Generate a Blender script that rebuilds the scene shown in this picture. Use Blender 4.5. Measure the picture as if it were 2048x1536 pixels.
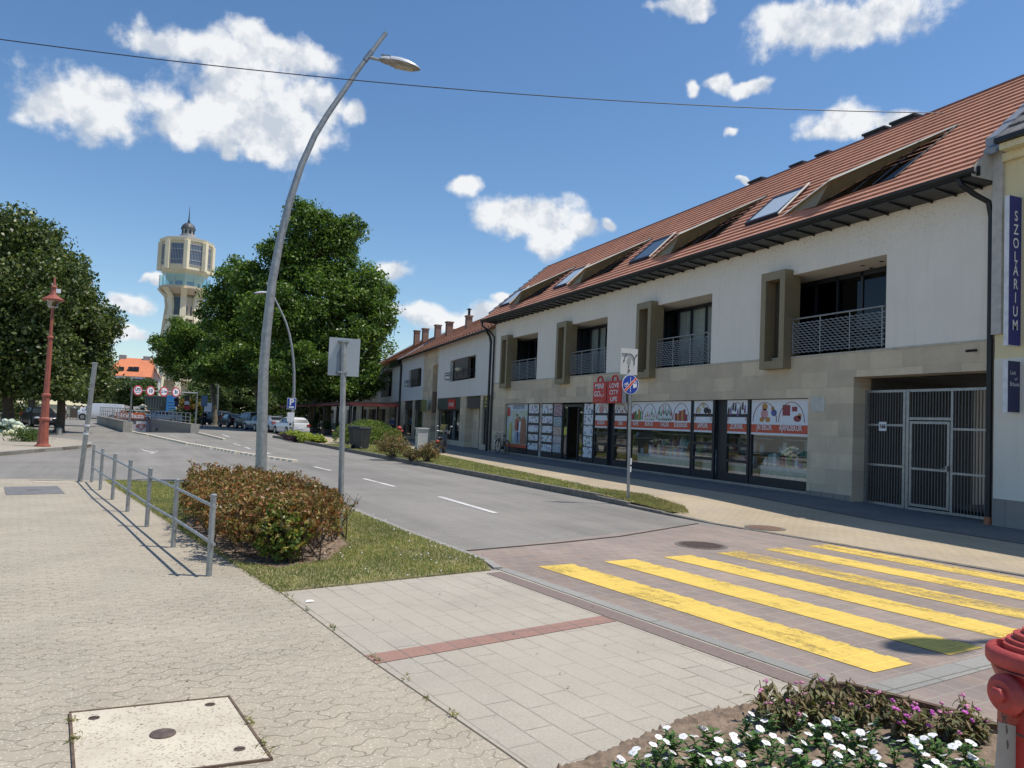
import bpy, math, random
import numpy as np
from mathutils import Vector, Matrix
R = math.radians
for o in list(bpy.data.objects): bpy.data.objects.remove(o)
S = bpy.context.scene
COL = S.collection
# ------------------------------------------------------------------ camera
FPX, EYE = 1550.0, 1.65
YAW, PITCH, ROLL = R(22.4476), R(2.9312), R(2.4366)
_f = Vector((math.sin(YAW)*math.cos(PITCH), math.cos(YAW)*math.cos(PITCH), math.sin(PITCH)))
_r0 = Vector((math.cos(YAW), -math.sin(YAW), 0)); _u0 = _r0.cross(_f)
_r = math.cos(ROLL)*_r0 + math.sin(ROLL)*_u0
_u = -math.sin(ROLL)*_r0 + math.cos(ROLL)*_u0
camd = bpy.data.cameras.new('camera'); camo = bpy.data.objects.new('camera', camd); COL.objects.link(camo)
camd.sensor_width = 36; camd.lens = 36*FPX/2048; camd.clip_end = 3000; camd.clip_start = 0.05
m = Matrix((( _r.x,_u.x,-_f.x,0),(_r.y,_u.y,-_f.y,0),(_r.z,_u.z,-_f.z,EYE),(0,0,0,1)))
camo.matrix_world = m
S.camera = camo
def ray(px, py): return _f + _r*((px-1024)/FPX) + _u*((768-py)/FPX)
def G(px, py, z=0.0):
    d = ray(px, py); t = (z-EYE)/d.z; return Vector((d.x*t, d.y*t, z))
def PY(px, py, Y):
    d = ray(px, py); t = Y/d.y; return Vector((d.x*t, Y, EYE+d.z*t))
def PX(px, py, X):
    d = ray(px, py); t = X/d.x; return Vector((X, d.y*t, EYE+d.z*t))
# ------------------------------------------------------------------ light
SUN_TO = Vector((0.387, -0.172, 0.906)).normalized()     # direction towards the sun
SUN_EL = math.asin(SUN_TO.z); SUN_AZ = math.atan2(SUN_TO.x, SUN_TO.y)
sd = bpy.data.lights.new('sun', 'SUN'); sd.energy = 4.4; sd.angle = R(0.53); sd.color = (1.0, 0.94, 0.86)
so = bpy.data.objects.new('sun', sd); COL.objects.link(so)
so.rotation_euler = SUN_TO.to_track_quat('Z', 'Y').to_euler(); so.location = (20, -10, 60)
S.view_settings.view_transform = 'Standard'; S.view_settings.look = 'None'
S.view_settings.exposure = 0.0; S.view_settings.gamma = 1.0
W = bpy.data.worlds.new('World'); S.world = W; W.use_nodes = True
def world():
    nt = W.node_tree; N = nt.nodes; L = nt.links; N.clear()
    out = N.new('ShaderNodeOutputWorld')
    sky = N.new('ShaderNodeTexSky'); sky.sky_type = 'NISHITA'; sky.sun_disc = False
    sky.sun_elevation = SUN_EL; sky.sun_rotation = SUN_AZ
    sky.air_density = 1.0; sky.dust_density = 0.35; sky.ozone_density = 2.2; sky.altitude = 100
    bg = N.new('ShaderNodeBackground'); bg.inputs[1].default_value = 0.138
    hs = N.new('ShaderNodeHueSaturation'); hs.inputs['Saturation'].default_value = 1.17; L.new(sky.outputs[0], hs.inputs['Color']); L.new(hs.outputs[0], bg.inputs[0])
    tc = N.new('ShaderNodeTexCoord'); sp = N.new('ShaderNodeSeparateXYZ'); L.new(tc.outputs['Generated'], sp.inputs[0])
    def mth(op, a, b=None, c=None):
        n = N.new('ShaderNodeMath'); n.operation = op
        for i, v in enumerate((a, b, c)):
            if v is None: continue
            if isinstance(v, (int, float)): n.inputs[i].default_value = v
            else: L.new(v, n.inputs[i])
        return n.outputs[0]
    az = mth('ARCTAN2', sp.outputs[0], sp.outputs[1]); el = mth('ARCSINE', sp.outputs[2])
    cb = N.new('ShaderNodeCombineXYZ'); L.new(az, cb.inputs[0]); L.new(el, cb.inputs[1])
    def noise(scale, det, rough, off=(0, 0, 0), src=None):
        mp = N.new('ShaderNodeVectorMath'); mp.operation = 'ADD'; L.new(src or cb.outputs[0], mp.inputs[0]); mp.inputs[1].default_value = off
        n = N.new('ShaderNodeTexNoise'); n.inputs['Scale'].default_value = scale; n.inputs['Detail'].default_value = det
        n.inputs['Roughness'].default_value = rough; L.new(mp.outputs[0], n.inputs['Vector']); return n
    w1 = noise(14, 3, 0.6)
    ws = N.new('ShaderNodeVectorMath'); ws.operation = 'SUBTRACT'; L.new(w1.outputs['Color'], ws.inputs[0]); ws.inputs[1].default_value = (0.5, 0.5, 0.5)
    wm = N.new('ShaderNodeVectorMath'); wm.operation = 'SCALE'; L.new(ws.outputs[0], wm.inputs[0]); wm.inputs['Scale'].default_value = 0.045
    wa = N.new('ShaderNodeVectorMath'); wa.operation = 'ADD'; L.new(cb.outputs[0], wa.inputs[0]); L.new(wm.outputs[0], wa.inputs[1])
    blobs = [(160,210,105,52),(205,180,60,45),(90,215,50,30),(200,240,55,26),
        (470,165,105,90),(400,245,135,52),(545,250,120,75),(560,110,105,38),(430,105,150,32),(500,75,40,28),(315,88,50,24),(640,195,60,38),(715,220,25,25),(345,247,52,30),(455,300,22,24),(530,300,50,32),
        (930,369,36,25),(1060,432,105,44),(1010,440,75,38),(1100,485,62,34),(1160,458,46,28),(1215,452,22,14),
        (1680,50,165,45),(1600,40,90,30),(1790,20,75,35),(1360,4,62,20),(1690,255,88,36),(1650,270,50,20),(1785,245,45,22),(1437,165,32,20),(1505,172,42,18),(1388,180,20,18),(1467,256,18,12),
        (785,545,36,28),(860,630,110,27),(965,618,60,26),(1010,592,30,14),(250,608,46,22),(240,672,60,16),(305,560,20,10),(1490,362,22,7)]
    acc = None; yy = None
    for (x, y, rx, ry) in blobs:
        d = ray(x, y).normalized(); a0 = math.atan2(d.x, d.y); e0 = math.asin(d.z); ce = math.cos(e0)
        s = N.new('ShaderNodeVectorMath'); s.operation = 'SUBTRACT'; L.new(wa.outputs[0], s.inputs[0]); s.inputs[1].default_value = (a0, e0, 0)
        q = N.new('ShaderNodeVectorMath'); q.operation = 'MULTIPLY'; L.new(s.outputs[0], q.inputs[0])
        q.inputs[1].default_value = (ce*FPX/rx, FPX/ry, 0)
        l = N.new('ShaderNodeVectorMath'); l.operation = 'LENGTH'; L.new(q.outputs[0], l.inputs[0])
        v = mth('SUBTRACT', 1.0, l.outputs['Value'])
        sy = N.new('ShaderNodeSeparateXYZ'); L.new(q.outputs[0], sy.inputs[0])
        if acc is None: acc, yy, best = v, sy.outputs[1], v
        else:
            gm = N.new('ShaderNodeMapRange'); gm.interpolation_type = 'SMOOTHSTEP'; L.new(mth('SUBTRACT', v, best), gm.inputs[0]); gm.inputs[1].default_value = -0.3; gm.inputs[2].default_value = 0.3; g = gm.outputs[0]; yy = mth('ADD', mth('MULTIPLY', g, sy.outputs[1]), mth('MULTIPLY', mth('SUBTRACT', 1.0, g), yy)); best = mth('MAXIMUM', best, v)
            acc = mth('SMOOTH_MAX', acc, v, 0.25)
    n1 = noise(22, 10, 0.59); n2 = noise(24, 6, 0.55, (-0.006, 0.014, 0))
    dens = mth('ADD', acc, mth('MULTIPLY', mth('SUBTRACT', n1.outputs[0], 0.5), 1.7))
    al = N.new('ShaderNodeMapRange'); al.interpolation_type = 'SMOOTHSTEP'; L.new(dens, al.inputs[0])
    al.inputs[1].default_value = -0.12; al.inputs[2].default_value = 0.48
    # light and grey lumps inside the clouds
    df = mth('SUBTRACT', n1.outputs[0], n2.outputs[0])
    n3 = noise(11, 4, 0.5, (3, 1, 0))
    sh = mth('ADD', mth('MULTIPLY', df, 2.4), mth('MULTIPLY', mth('SUBTRACT', 0.62, n3.outputs[0]), 0.55))
    sh = mth('ADD', sh, mth('MULTIPLY', mth('ADD', yy, 0.12), 0.30))
    rmp = N.new('ShaderNodeMapRange'); L.new(sh, rmp.inputs[0]); rmp.inputs[1].default_value = -0.25; rmp.inputs[2].default_value = 0.25
    mc = N.new('ShaderNodeMixRGB'); L.new(rmp.outputs[0], mc.inputs[0])
    mc.inputs[1].default_value = (0.60, 0.66, 0.75, 1); mc.inputs[2].default_value = (0.94, 0.955, 0.97, 1)
    cbg = N.new('ShaderNodeBackground'); L.new(mc.outputs[0], cbg.inputs[0]); cbg.inputs[1].default_value = 0.97
    mx = N.new('ShaderNodeMixShader'); L.new(mth('MULTIPLY', al.outputs[0], 0.97), mx.inputs[0]); L.new(bg.outputs[0], mx.inputs[1]); L.new(cbg.outputs[0], mx.inputs[2])
    L.new(mx.outputs[0], out.inputs[0])
world()
# ------------------------------------------------------------------ materials
_M = {}
def newmat(name):
    m = bpy.data.materials.new(name); m.use_nodes = True; nt = m.node_tree
    b = nt.nodes['Principled BSDF']; return m, nt, b
def nd(nt, t, **kw):
    n = nt.nodes.new(t)
    for k, v in kw.items(): setattr(n, k, v)
    return n
def rgb(c): return (c[0], c[1], c[2], 1)
def coord(nt, rot=0, scale=(1, 1, 1), kind='Object'):
    tc = nd(nt, 'ShaderNodeTexCoord'); mp = nd(nt, 'ShaderNodeMapping')
    mp.inputs['Rotation'].default_value = (0, 0, rot) if not isinstance(rot, tuple) else rot
    mp.inputs['Scale'].default_value = scale
    nt.links.new(tc.outputs[kind], mp.inputs[0]); return mp.outputs[0]
def noise_n(nt, vec, scale, detail=5, rough=0.6):
    n = nd(nt, 'ShaderNodeTexNoise'); n.inputs['Scale'].default_value = scale; n.inputs['Detail'].default_value = detail
    n.inputs['Roughness'].default_value = rough; nt.links.new(vec, n.inputs['Vector']); return n
def ramp(nt, fac, stops):
    r = nd(nt, 'ShaderNodeValToRGB'); e = r.color_ramp.elements
    while len(e) < len(stops): e.new(0.5)
    for i, (p, c) in enumerate(stops):
        e[i].position = p; e[i].color = rgb(c) if isinstance(c, tuple) else (c, c, c, 1)
    nt.links.new(fac, r.inputs[0]); return r.outputs[0]
def mixc(nt, fac, a, b, mode='MIX'):
    n = nd(nt, 'ShaderNodeMixRGB', blend_type=mode)
    for i, v in enumerate((fac, a, b)):
        if isinstance(v, (int, float)): n.inputs[i].default_value = v
        elif isinstance(v, tuple): n.inputs[i].default_value = rgb(v)
        else: nt.links.new(v, n.inputs[i])
    return n.outputs[0]
def bump(nt, b, h, strength=0.3, dist=0.01):
    n = nd(nt, 'ShaderNodeBump'); n.inputs['Strength'].default_value = strength; n.inputs['Distance'].default_value = dist
    nt.links.new(h, n.inputs['Height']); nt.links.new(n.outputs[0], b.inputs['Normal'])
def mat(name, col, rough=0.6, metal=0.0, var=0.15, scale=6.0, bmp=0.0, coat=0.0, bscale=None, spec=None):
    """plain surface with mottled tone"""
    if name in _M: return _M[name]
    m, nt, b = newmat(name); v = coord(nt)
    n = noise_n(nt, v, scale)
    lo = tuple(c*(1-var) for c in col); hi = tuple(min(1, c*(1+var)) for c in col)
    nt.links.new(ramp(nt, n.outputs[0], [(0.3, lo), (0.7, hi)]), b.inputs['Base Color'])
    b.inputs['Roughness'].default_value = rough; b.inputs['Metallic'].default_value = metal
    if coat: b.inputs['Coat Weight'].default_value = coat; b.inputs['Coat Roughness'].default_value = 0.06
    if spec is not None: b.inputs['Specular IOR Level'].default_value = spec
    if bmp:
        n2 = noise_n(nt, v, bscale or scale*6, 6); bump(nt, b, n2.outputs[0], bmp)
    _M[name] = m; return m
def glass_mat(name, tint, refl=0.35, through=1.0):
    if name in _M: return _M[name]
    m, nt, b = newmat(name); nt.nodes.remove(b); out = nt.nodes['Material Output']
    tr = nd(nt, 'ShaderNodeBsdfTransparent'); tr.inputs[0].default_value = rgb(tint)
    gl = nd(nt, 'ShaderNodeBsdfGlossy'); gl.inputs['Roughness'].default_value = 0.015; gl.inputs[0].default_value = (through*.92, through*.96, through, 1)
    ge = nd(nt, 'ShaderNodeNewGeometry'); dt = nd(nt, 'ShaderNodeVectorMath', operation='DOT_PRODUCT'); nt.links.new(ge.outputs['Normal'], dt.inputs[0]); nt.links.new(ge.outputs['Incoming'], dt.inputs[1])
    ab = nd(nt, 'ShaderNodeMath', operation='ABSOLUTE'); nt.links.new(dt.outputs['Value'], ab.inputs[0]); om = nd(nt, 'ShaderNodeMath', operation='SUBTRACT'); om.inputs[0].default_value = 1; nt.links.new(ab.outputs[0], om.inputs[1])
    pw = nd(nt, 'ShaderNodeMath', operation='POWER'); nt.links.new(om.outputs[0], pw.inputs[0]); pw.inputs[1].default_value = 4.0
    ad = nd(nt, 'ShaderNodeMath', operation='MULTIPLY_ADD', use_clamp=True); nt.links.new(pw.outputs[0], ad.inputs[0]); ad.inputs[1].default_value = 0.9; ad.inputs[2].default_value = refl+0.04
    mx = nd(nt, 'ShaderNodeMixShader'); nt.links.new(ad.outputs[0], mx.inputs[0]); nt.links.new(tr.outputs[0], mx.inputs[1]); nt.links.new(gl.outputs[0], mx.inputs[2])
    nt.links.new(mx.outputs[0], out.inputs[0]); _M[name] = m; return m
def brickmat(name, w, h, c1, c2, mortar, msize, rot=0, offs=0.5, rough=0.85, zig=0.0, speck=0.0, stain=0.25, bmp=0.35, axes=None, squash=1.0, msmooth=0.2, bias=0.0, stainscale=0.35, tint=None, fade=0.0, streak=0.0):
    """pavers, cladding, tiles: a brick texture in metres"""
    if name in _M: return _M[name]
    m, nt, b = newmat(name); L = nt.links
    tc = nd(nt, 'ShaderNodeTexCoord'); src = tc.outputs['Object']
    if axes:                                   # pick two axes as u, v
        sp = nd(nt, 'ShaderNodeSeparateXYZ'); L.new(src, sp.inputs[0]); cb = nd(nt, 'ShaderNodeCombineXYZ')
        L.new(sp.outputs[axes[0]], cb.inputs[0]); L.new(sp.outputs[axes[1]], cb.inputs[1]); src = cb.outputs[0]
    mp = nd(nt, 'ShaderNodeMapping'); mp.inputs['Rotation'].default_value = (0, 0, rot); L.new(src, mp.inputs[0]); v = mp.outputs[0]
    vv = v
    if zig:                                    # interlocking outline
        sp = nd(nt, 'ShaderNodeSeparateXYZ'); L.new(v, sp.inputs[0]); cb = nd(nt, 'ShaderNodeCombineXYZ')
        def tri(x, per):
            p = nd(nt, 'ShaderNodeMath', operation='PINGPONG'); L.new(x, p.inputs[0]); p.inputs[1].default_value = per/2
            s = nd(nt, 'ShaderNodeMath', operation='SUBTRACT'); L.new(p.outputs[0], s.inputs[0]); s.inputs[1].default_value = per/4
            c = nd(nt, 'ShaderNodeClamp'); L.new(s.outputs[0], c.inputs[0]); c.inputs[1].default_value = -zig; c.inputs[2].default_value = zig
            return c.outputs[0]
        a = nd(nt, 'ShaderNodeMath', operation='ADD'); L.new(sp.outputs[0], a.inputs[0]); L.new(tri(sp.outputs[1], h), a.inputs[1])
        d = nd(nt, 'ShaderNodeMath', operation='ADD'); L.new(sp.outputs[1], d.inputs[0]); L.new(tri(sp.outputs[0], w), d.inputs[1])
        L.new(a.outputs[0], cb.inputs[0]); L.new(d.outputs[0], cb.inputs[1]); vv = cb.outputs[0]
    wn = noise_n(nt, v, 9, 2); ws = nd(nt, 'ShaderNodeVectorMath', operation='SCALE'); L.new(wn.outputs['Color'], ws.inputs[0]); ws.inputs['Scale'].default_value = 0.012
    wa = nd(nt, 'ShaderNodeVectorMath', operation='ADD'); L.new(vv, wa.inputs[0]); L.new(ws.outputs[0], wa.inputs[1])
    br = nd(nt, 'ShaderNodeTexBrick'); L.new(wa.outputs[0], br.inputs['Vector']); br.offset = offs; br.squash = squash
    br.inputs['Scale'].default_value = 1; br.inputs['Brick Width'].default_value = w; br.inputs['Row Height'].default_value = h
    br.inputs['Mortar Size'].default_value = msize; br.inputs['Mortar Smooth'].default_value = msmooth; br.inputs['Bias'].default_value = bias
    br.inputs['Color1'].default_value = rgb(c1); br.inputs['Color2'].default_value = rgb(c2); br.inputs['Mortar'].default_value = rgb(mortar)
    n1 = noise_n(nt, v, stainscale, 6, 0.65); n2 = noise_n(nt, v, 60, 4, 0.7)
    bc = br.outputs[0]
    if fade:                                   # joints filled with sand here and there
        nf = noise_n(nt, v, 1.7, 5, .7); bc = mixc(nt, ramp(nt, nf.outputs[0], [(.38, fade), (.66, 0.0)]), bc, tuple((a+b_)/2 for a, b_ in zip(c1, c2)))
    c = mixc(nt, 1.0, bc, ramp(nt, n1.outputs[0], [(0.3, 1-stain), (0.68, 1.0+stain*0.35)]), 'MULTIPLY')
    c = mixc(nt, 1.0, c, ramp(nt, n2.outputs[0], [(0.3, 0.84), (0.7, 1.12)]), 'MULTIPLY')
    if streak:                                 # wheel tracks and grime along the lane
        ms = nd(nt, 'ShaderNodeMapping'); ms.inputs['Scale'].default_value = (1.1, .07, 1); L.new(v, ms.inputs[0]); n7 = noise_n(nt, ms.outputs[0], 1.6, 6, .62)
        c = mixc(nt, 1.0, c, ramp(nt, n7.outputs[0], [(.35, 1-streak), (.62, 1+streak*.4)]), 'MULTIPLY')
        n8 = noise_n(nt, v, 5, 8, .8); n9 = noise_n(nt, v, .22, 3); mm = nd(nt, 'ShaderNodeMath', operation='MULTIPLY'); L.new(ramp(nt, n8.outputs[0], [(.56, 0), (.64, .75)]), mm.inputs[0]); L.new(ramp(nt, n9.outputs[0], [(.52, 0), (.66, 1)]), mm.inputs[1])
        c = mixc(nt, mm.outputs[0], c, (.10, .095, .09))
    if tint:
        n5 = noise_n(nt, v, tint[1], 5, 0.6)
        c = mixc(nt, ramp(nt, n5.outputs[0], [(0.45, 0.0), (0.72, tint[2])]), c, tint[0])
    if speck:                                  # pale aggregate
        vo = nd(nt, 'ShaderNodeTexVoronoi'); vo.inputs['Scale'].default_value = 42; L.new(v, vo.inputs['Vector'])
        c = mixc(nt, ramp(nt, vo.outputs['Distance'], [(0.12, speck), (0.30, 0.0)]), c, (0.78, 0.72, 0.60))
    L.new(c, b.inputs['Base Color']); b.inputs['Roughness'].default_value = rough
    hh = mixc(nt, 0.12, br.outputs['Fac'], n2.outputs[0]); inv = nd(nt, 'ShaderNodeInvert'); L.new(hh, inv.inputs[1]); bump(nt, b, inv.outputs[0], bmp, 0.006)
    _M[name] = m; return m
def leafmat(name, cols, rough=0.55, trans=0.35, nscale=0.35):
    """foliage: leaf-to-leaf variation plus large patches of lighter growth"""
    if name in _M: return _M[name]
    m, nt, b = newmat(name); L = nt.links; ge = nd(nt, 'ShaderNodeNewGeometry')
    n = len(cols); c = ramp(nt, ge.outputs['Random Per Island'], [((i+0.5)/n, cols[i]) for i in range(n)])
    v = coord(nt); nn = noise_n(nt, v, nscale, 3)
    c = mixc(nt, 1.0, c, ramp(nt, nn.outputs[0], [(0.35, (0.78, 0.82, 0.8)), (0.65, (1.18, 1.16, 1.0))]), 'MULTIPLY')
    out = nt.nodes['Material Output']; L.new(c, b.inputs['Base Color']); b.inputs['Roughness'].default_value = rough
    b.inputs['Specular IOR Level'].default_value = 0.35
    tl = nd(nt, 'ShaderNodeBsdfTranslucent'); L.new(mixc(nt, 1.0, c, (1.25, 1.35, 0.7), 'MULTIPLY'), tl.inputs[0])
    mx = nd(nt, 'ShaderNodeMixShader'); mx.inputs[0].default_value = trans; L.new(b.outputs[0], mx.inputs[1]); L.new(tl.outputs[0], mx.inputs[2])
    L.new(mx.outputs[0], out.inputs[0]); _M[name] = m; return m
# ------------------------------------------------------------------ mesh helpers
class MB:
    def __init__(s): s.v = []; s.f = []
    def quad(s, *p):
        i = len(s.v); s.v += [tuple(q) for q in p]; s.f.append(tuple(range(i, i+len(p)))); return s
    def box(s, x0, x1, y0, y1, z0, z1):
        return s.hexa([(x0,y0,z0),(x1,y0,z0),(x1,y1,z0),(x0,y1,z0),(x0,y0,z1),(x1,y0,z1),(x1,y1,z1),(x0,y1,z1)])
    def hexa(s, p):
        i = len(s.v); s.v += [tuple(q) for q in p]
        for f in ((0,3,2,1),(4,5,6,7),(0,1,5,4),(1,2,6,5),(2,3,7,6),(3,0,4,7)): s.f.append(tuple(i+k for k in f))
        return s
    def tube(s, path, rad, n=8, cap=True):
        path = [Vector(p) for p in path]; k = len(path)
        if isinstance(rad, (int, float)): rad = [rad]*k
        i0 = len(s.v); prev = None
        for j, p in enumerate(path):
            t = (path[min(j+1, k-1)]-path[max(j-1, 0)])
            t = t.normalized() if t.length > 1e-9 else Vector((0, 0, 1))
            if prev is None: a = t.orthogonal().normalized()
            else:
                a = prev - t*prev.dot(t); a = a.normalized() if a.length > 1e-6 else t.orthogonal().normalized()
            prev = a; b = t.cross(a)
            for q in range(n):
                an = 2*math.pi*q/n; s.v.append(tuple(p + (a*math.cos(an)+b*math.sin(an))*rad[j]))
        for j in range(k-1):
            for q in range(n):
                q2 = (q+1) % n; s.f.append((i0+j*n+q, i0+j*n+q2, i0+(j+1)*n+q2, i0+(j+1)*n+q))
        if cap:
            s.f.append(tuple(i0+q for q in reversed(range(n)))); s.f.append(tuple(i0+(k-1)*n+q for q in range(n)))
        return s
    def lathe(s, prof, c=(0, 0, 0), n=16, M=None, ph=0.0):
        i0 = len(s.v); k = len(prof)
        for r, z in prof:
            for q in range(n):
                an = 2*math.pi*q/n+ph; p = Vector((r*math.cos(an), r*math.sin(an), z))
                p = (M @ p) if M else p; s.v.append((p.x+c[0], p.y+c[1], p.z+c[2]))
        for j in range(k-1):
            for q in range(n):
                q2 = (q+1) % n; s.f.append((i0+j*n+q, i0+j*n+q2, i0+(j+1)*n+q2, i0+(j+1)*n+q))
        s.f.append(tuple(i0+q for q in reversed(range(n)))); s.f.append(tuple(i0+(k-1)*n+q for q in range(n)))
        return s
    def ell(s, c, r, n=10, m=6, jit=0.0, rnd=None):
        prof = []
        i0 = len(s.v)
        for j in range(m+1):
            th = math.pi*j/m
            for q in range(n):
                an = 2*math.pi*q/n; g = 1+(rnd.uniform(-jit, jit) if rnd and 0 < j < m else 0)
                s.v.append((c[0]+r[0]*math.sin(th)*math.cos(an)*g, c[1]+r[1]*math.sin(th)*math.sin(an)*g, c[2]+r[2]*math.cos(th)*g))
        for j in range(m):
            for q in range(n):
                q2 = (q+1) % n; s.f.append((i0+j*n+q, i0+(j+1)*n+q, i0+(j+1)*n+q2, i0+j*n+q2))
        return s
    def prism(s, poly, fn, d0, d1):
        """poly of 2-D points, fn(u,v,d) -> 3-D"""
        i = len(s.v); n = len(poly)
        s.v += [tuple(fn(u, v, d0)) for u, v in poly] + [tuple(fn(u, v, d1)) for u, v in poly]
        s.f.append(tuple(i+k for k in range(n))); s.f.append(tuple(i+n+k for k in reversed(range(n))))
        for k in range(n): s.f.append((i+k, i+(k+1) % n, i+n+(k+1) % n, i+n+k))
        return s
    def build(s, name, mt, parent=None, world=True, smooth=False, bevel=0.0):
        me = bpy.data.meshes.new(name)
        V = s.v
        if parent is not None and world:
            inv = pm(parent).inverted(); V = [tuple(inv @ Vector(p)) for p in V]
        me.from_pydata(V, [], s.f); me.materials.append(mt)
        if smooth:
            me.polygons.foreach_set('use_smooth', [True]*len(me.polygons))
        o = bpy.data.objects.new(name, me); COL.objects.link(o)
        if parent is not None: o.parent = parent
        if bevel:
            b = o.modifiers.new('bevel', 'BEVEL'); b.width = bevel; b.segments = 2; b.limit_method = 'ANGLE'; b.angle_limit = R(40)
        if smooth:
            try: me.set_sharp_from_angle(angle=R(50))
            except Exception: pass
        me.update(); return o
_mats = {}
def pm(o): return _mats.get(o.name, Matrix.Identity(4))
def thing(name, label, cat, loc=(0, 0, 0), rz=0.0, group=None):
    o = bpy.data.objects.new(name, None); COL.objects.link(o); o.empty_display_size = 0.2
    o.location = loc; o.rotation_euler = (0, 0, rz); o['label'] = label; o['category'] = cat
    if group: o['group'] = group
    _mats[o.name] = Matrix.Translation(Vector(loc)) @ Matrix.Rotation(rz, 4, 'Z'); return o
def tag(o, label, cat, group=None, kind=None):
    o['label'] = label; o['category'] = cat
    if group: o['group'] = group
    if kind: o['kind'] = kind
    return o
def struct(o, label=None, cat=None):
    o['kind'] = 'structure'
    if label: o['label'] = label
    if cat: o['category'] = cat
    return o
def dup(root, loc, rz=0.0, label=None, group=None, scale=1.0):
    r = root.copy(); COL.objects.link(r); r.location = loc; r.rotation_euler = (0, 0, rz); r.scale = (scale,)*3
    if label: r['label'] = label
    if group: r['group'] = group
    _mats[r.name] = Matrix.Translation(Vector(loc)) @ Matrix.Rotation(rz, 4, 'Z') @ Matrix.Scale(scale, 4)
    kids = {}
    for ch in KIDS(root):
        c = ch.copy(); COL.objects.link(c); c.parent = r
        for g in KIDS(ch):
            d = g.copy(); COL.objects.link(d); d.parent = c
    return r
def KIDS(o): return [c for c in bpy.data.objects if c.parent == o]
def sub(mb, name, mt, part, thing_, **kw):
    """a sub-part: child of a part whose own transform is identity"""
    o = mb.build(name, mt, thing_, **kw); o.parent = part; return o
def text(s, size, org, xax, yax, mt, name, parent, sx=1.0, align='CENTER', depth=0.004, bold=0.0):
    cu = bpy.data.curves.new(name, 'FONT'); cu.body = s; cu.size = size; cu.align_x = align; cu.align_y = 'CENTER'
    cu.extrude = 0.0; cu.offset = bold; cu.resolution_u = 3
    to = bpy.data.objects.new('tmp', cu); COL.objects.link(to)
    me = bpy.data.meshes.new_from_object(to); bpy.data.objects.remove(to)
    me.name = name; xa = Vector(xax).normalized(); ya = Vector(yax).normalized(); za = xa.cross(ya)
    inv = pm(parent).inverted() if parent is not None else Matrix.Identity(4)
    for v in me.vertices:
        p = Vector(org)+xa*v.co.x*sx+ya*v.co.y+za*depth; v.co = inv @ p
    me.materials.clear(); me.materials.append(mt)
    o = bpy.data.objects.new(name, me); COL.objects.link(o); o.parent = parent; return o
# leaf clouds -------------------------------------------------------
def leaves(name, pts, nrm, size, mt, rng, parent=None, aspect=0.6, jitter=0.55, flat=0.0):
    """pts Nx3 centres (world), diamond leaves"""
    n = len(pts); a = rng.normal(size=(n, 3)); a /= np.linalg.norm(a, axis=1)[:, None]
    if nrm is not None:
        a = a*(1-flat) + nrm*flat; a /= np.linalg.norm(a, axis=1)[:, None]+1e-9
    t = np.cross(a, rng.normal(size=(n, 3))); t /= np.linalg.norm(t, axis=1)[:, None]+1e-9
    b = np.cross(a, t); s = size*(1+rng.uniform(-jitter, jitter, n))[:, None]
    fold = a*s*0.18
    V = np.empty((n, 4, 3)); V[:, 0] = pts-t*s*0.5; V[:, 1] = pts+b*s*aspect*0.5+fold; V[:, 2] = pts+t*s*0.5; V[:, 3] = pts-b*s*aspect*0.5+fold
    V = V.reshape(-1, 3)
    if parent is not None:
        inv = np.array(pm(parent).inverted()); V = V@inv[:3, :3].T+inv[:3, 3]
    me = bpy.data.meshes.new(name); me.vertices.add(n*4); me.vertices.foreach_set('co', V.astype(np.float32).ravel())
    me.loops.add(n*4); me.loops.foreach_set('vertex_index', np.arange(n*4, dtype=np.int32))
    me.polygons.add(n); me.polygons.foreach_set('loop_start', np.arange(0, n*4, 4, dtype=np.int32))
    try: me.polygons.foreach_set('loop_total', np.full(n, 4, dtype=np.int32))
    except Exception: pass
    me.update(calc_edges=True); me.validate(); me.materials.append(mt)
    o = bpy.data.objects.new(name, me); COL.objects.link(o)
    if parent is not None: o.parent = parent
    return o
def clumps(lobes, ncl, per, crad, rng, shell=0.62):
    """lobes: (centre, (rx,ry,rz)); leaf centres in clumps near the lobes' surfaces"""
    vol = np.array([l[1][0]*l[1][1]+l[1][0]*l[1][2] for l in lobes]); vol = vol/vol.sum()
    which = rng.choice(len(lobes), ncl, p=vol)
    C = np.array([list(l[0]) for l in lobes])[which]; RR = np.array([list(l[1]) for l in lobes])[which]
    d = rng.normal(size=(ncl, 3)); d /= np.linalg.norm(d, axis=1)[:, None]
    r = rng.uniform(shell, 1.0, ncl)[:, None]; r = np.where(rng.uniform(size=(ncl, 1)) < 0.18, r*0.6, r)
    cc = C+d*RR*r
    cr = crad*rng.uniform(0.55, 1.3, ncl)
    off = rng.normal(size=(ncl, per, 3)); off /= np.linalg.norm(off, axis=2)[:, :, None]
    off *= (rng.uniform(0.2, 1, (ncl, per, 1)))**0.6 * cr[:, None, None]; off[:, :, 2] *= 0.62
    P = (cc[:, None, :]+off).reshape(-1, 3)
    N = (off/(np.linalg.norm(off, axis=2)[:, :, None]+1e-9)).reshape(-1, 3)+np.array([0, 0, 0.6]); N /= np.linalg.norm(N, axis=1)[:, None]
    return P, N, cc
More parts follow.
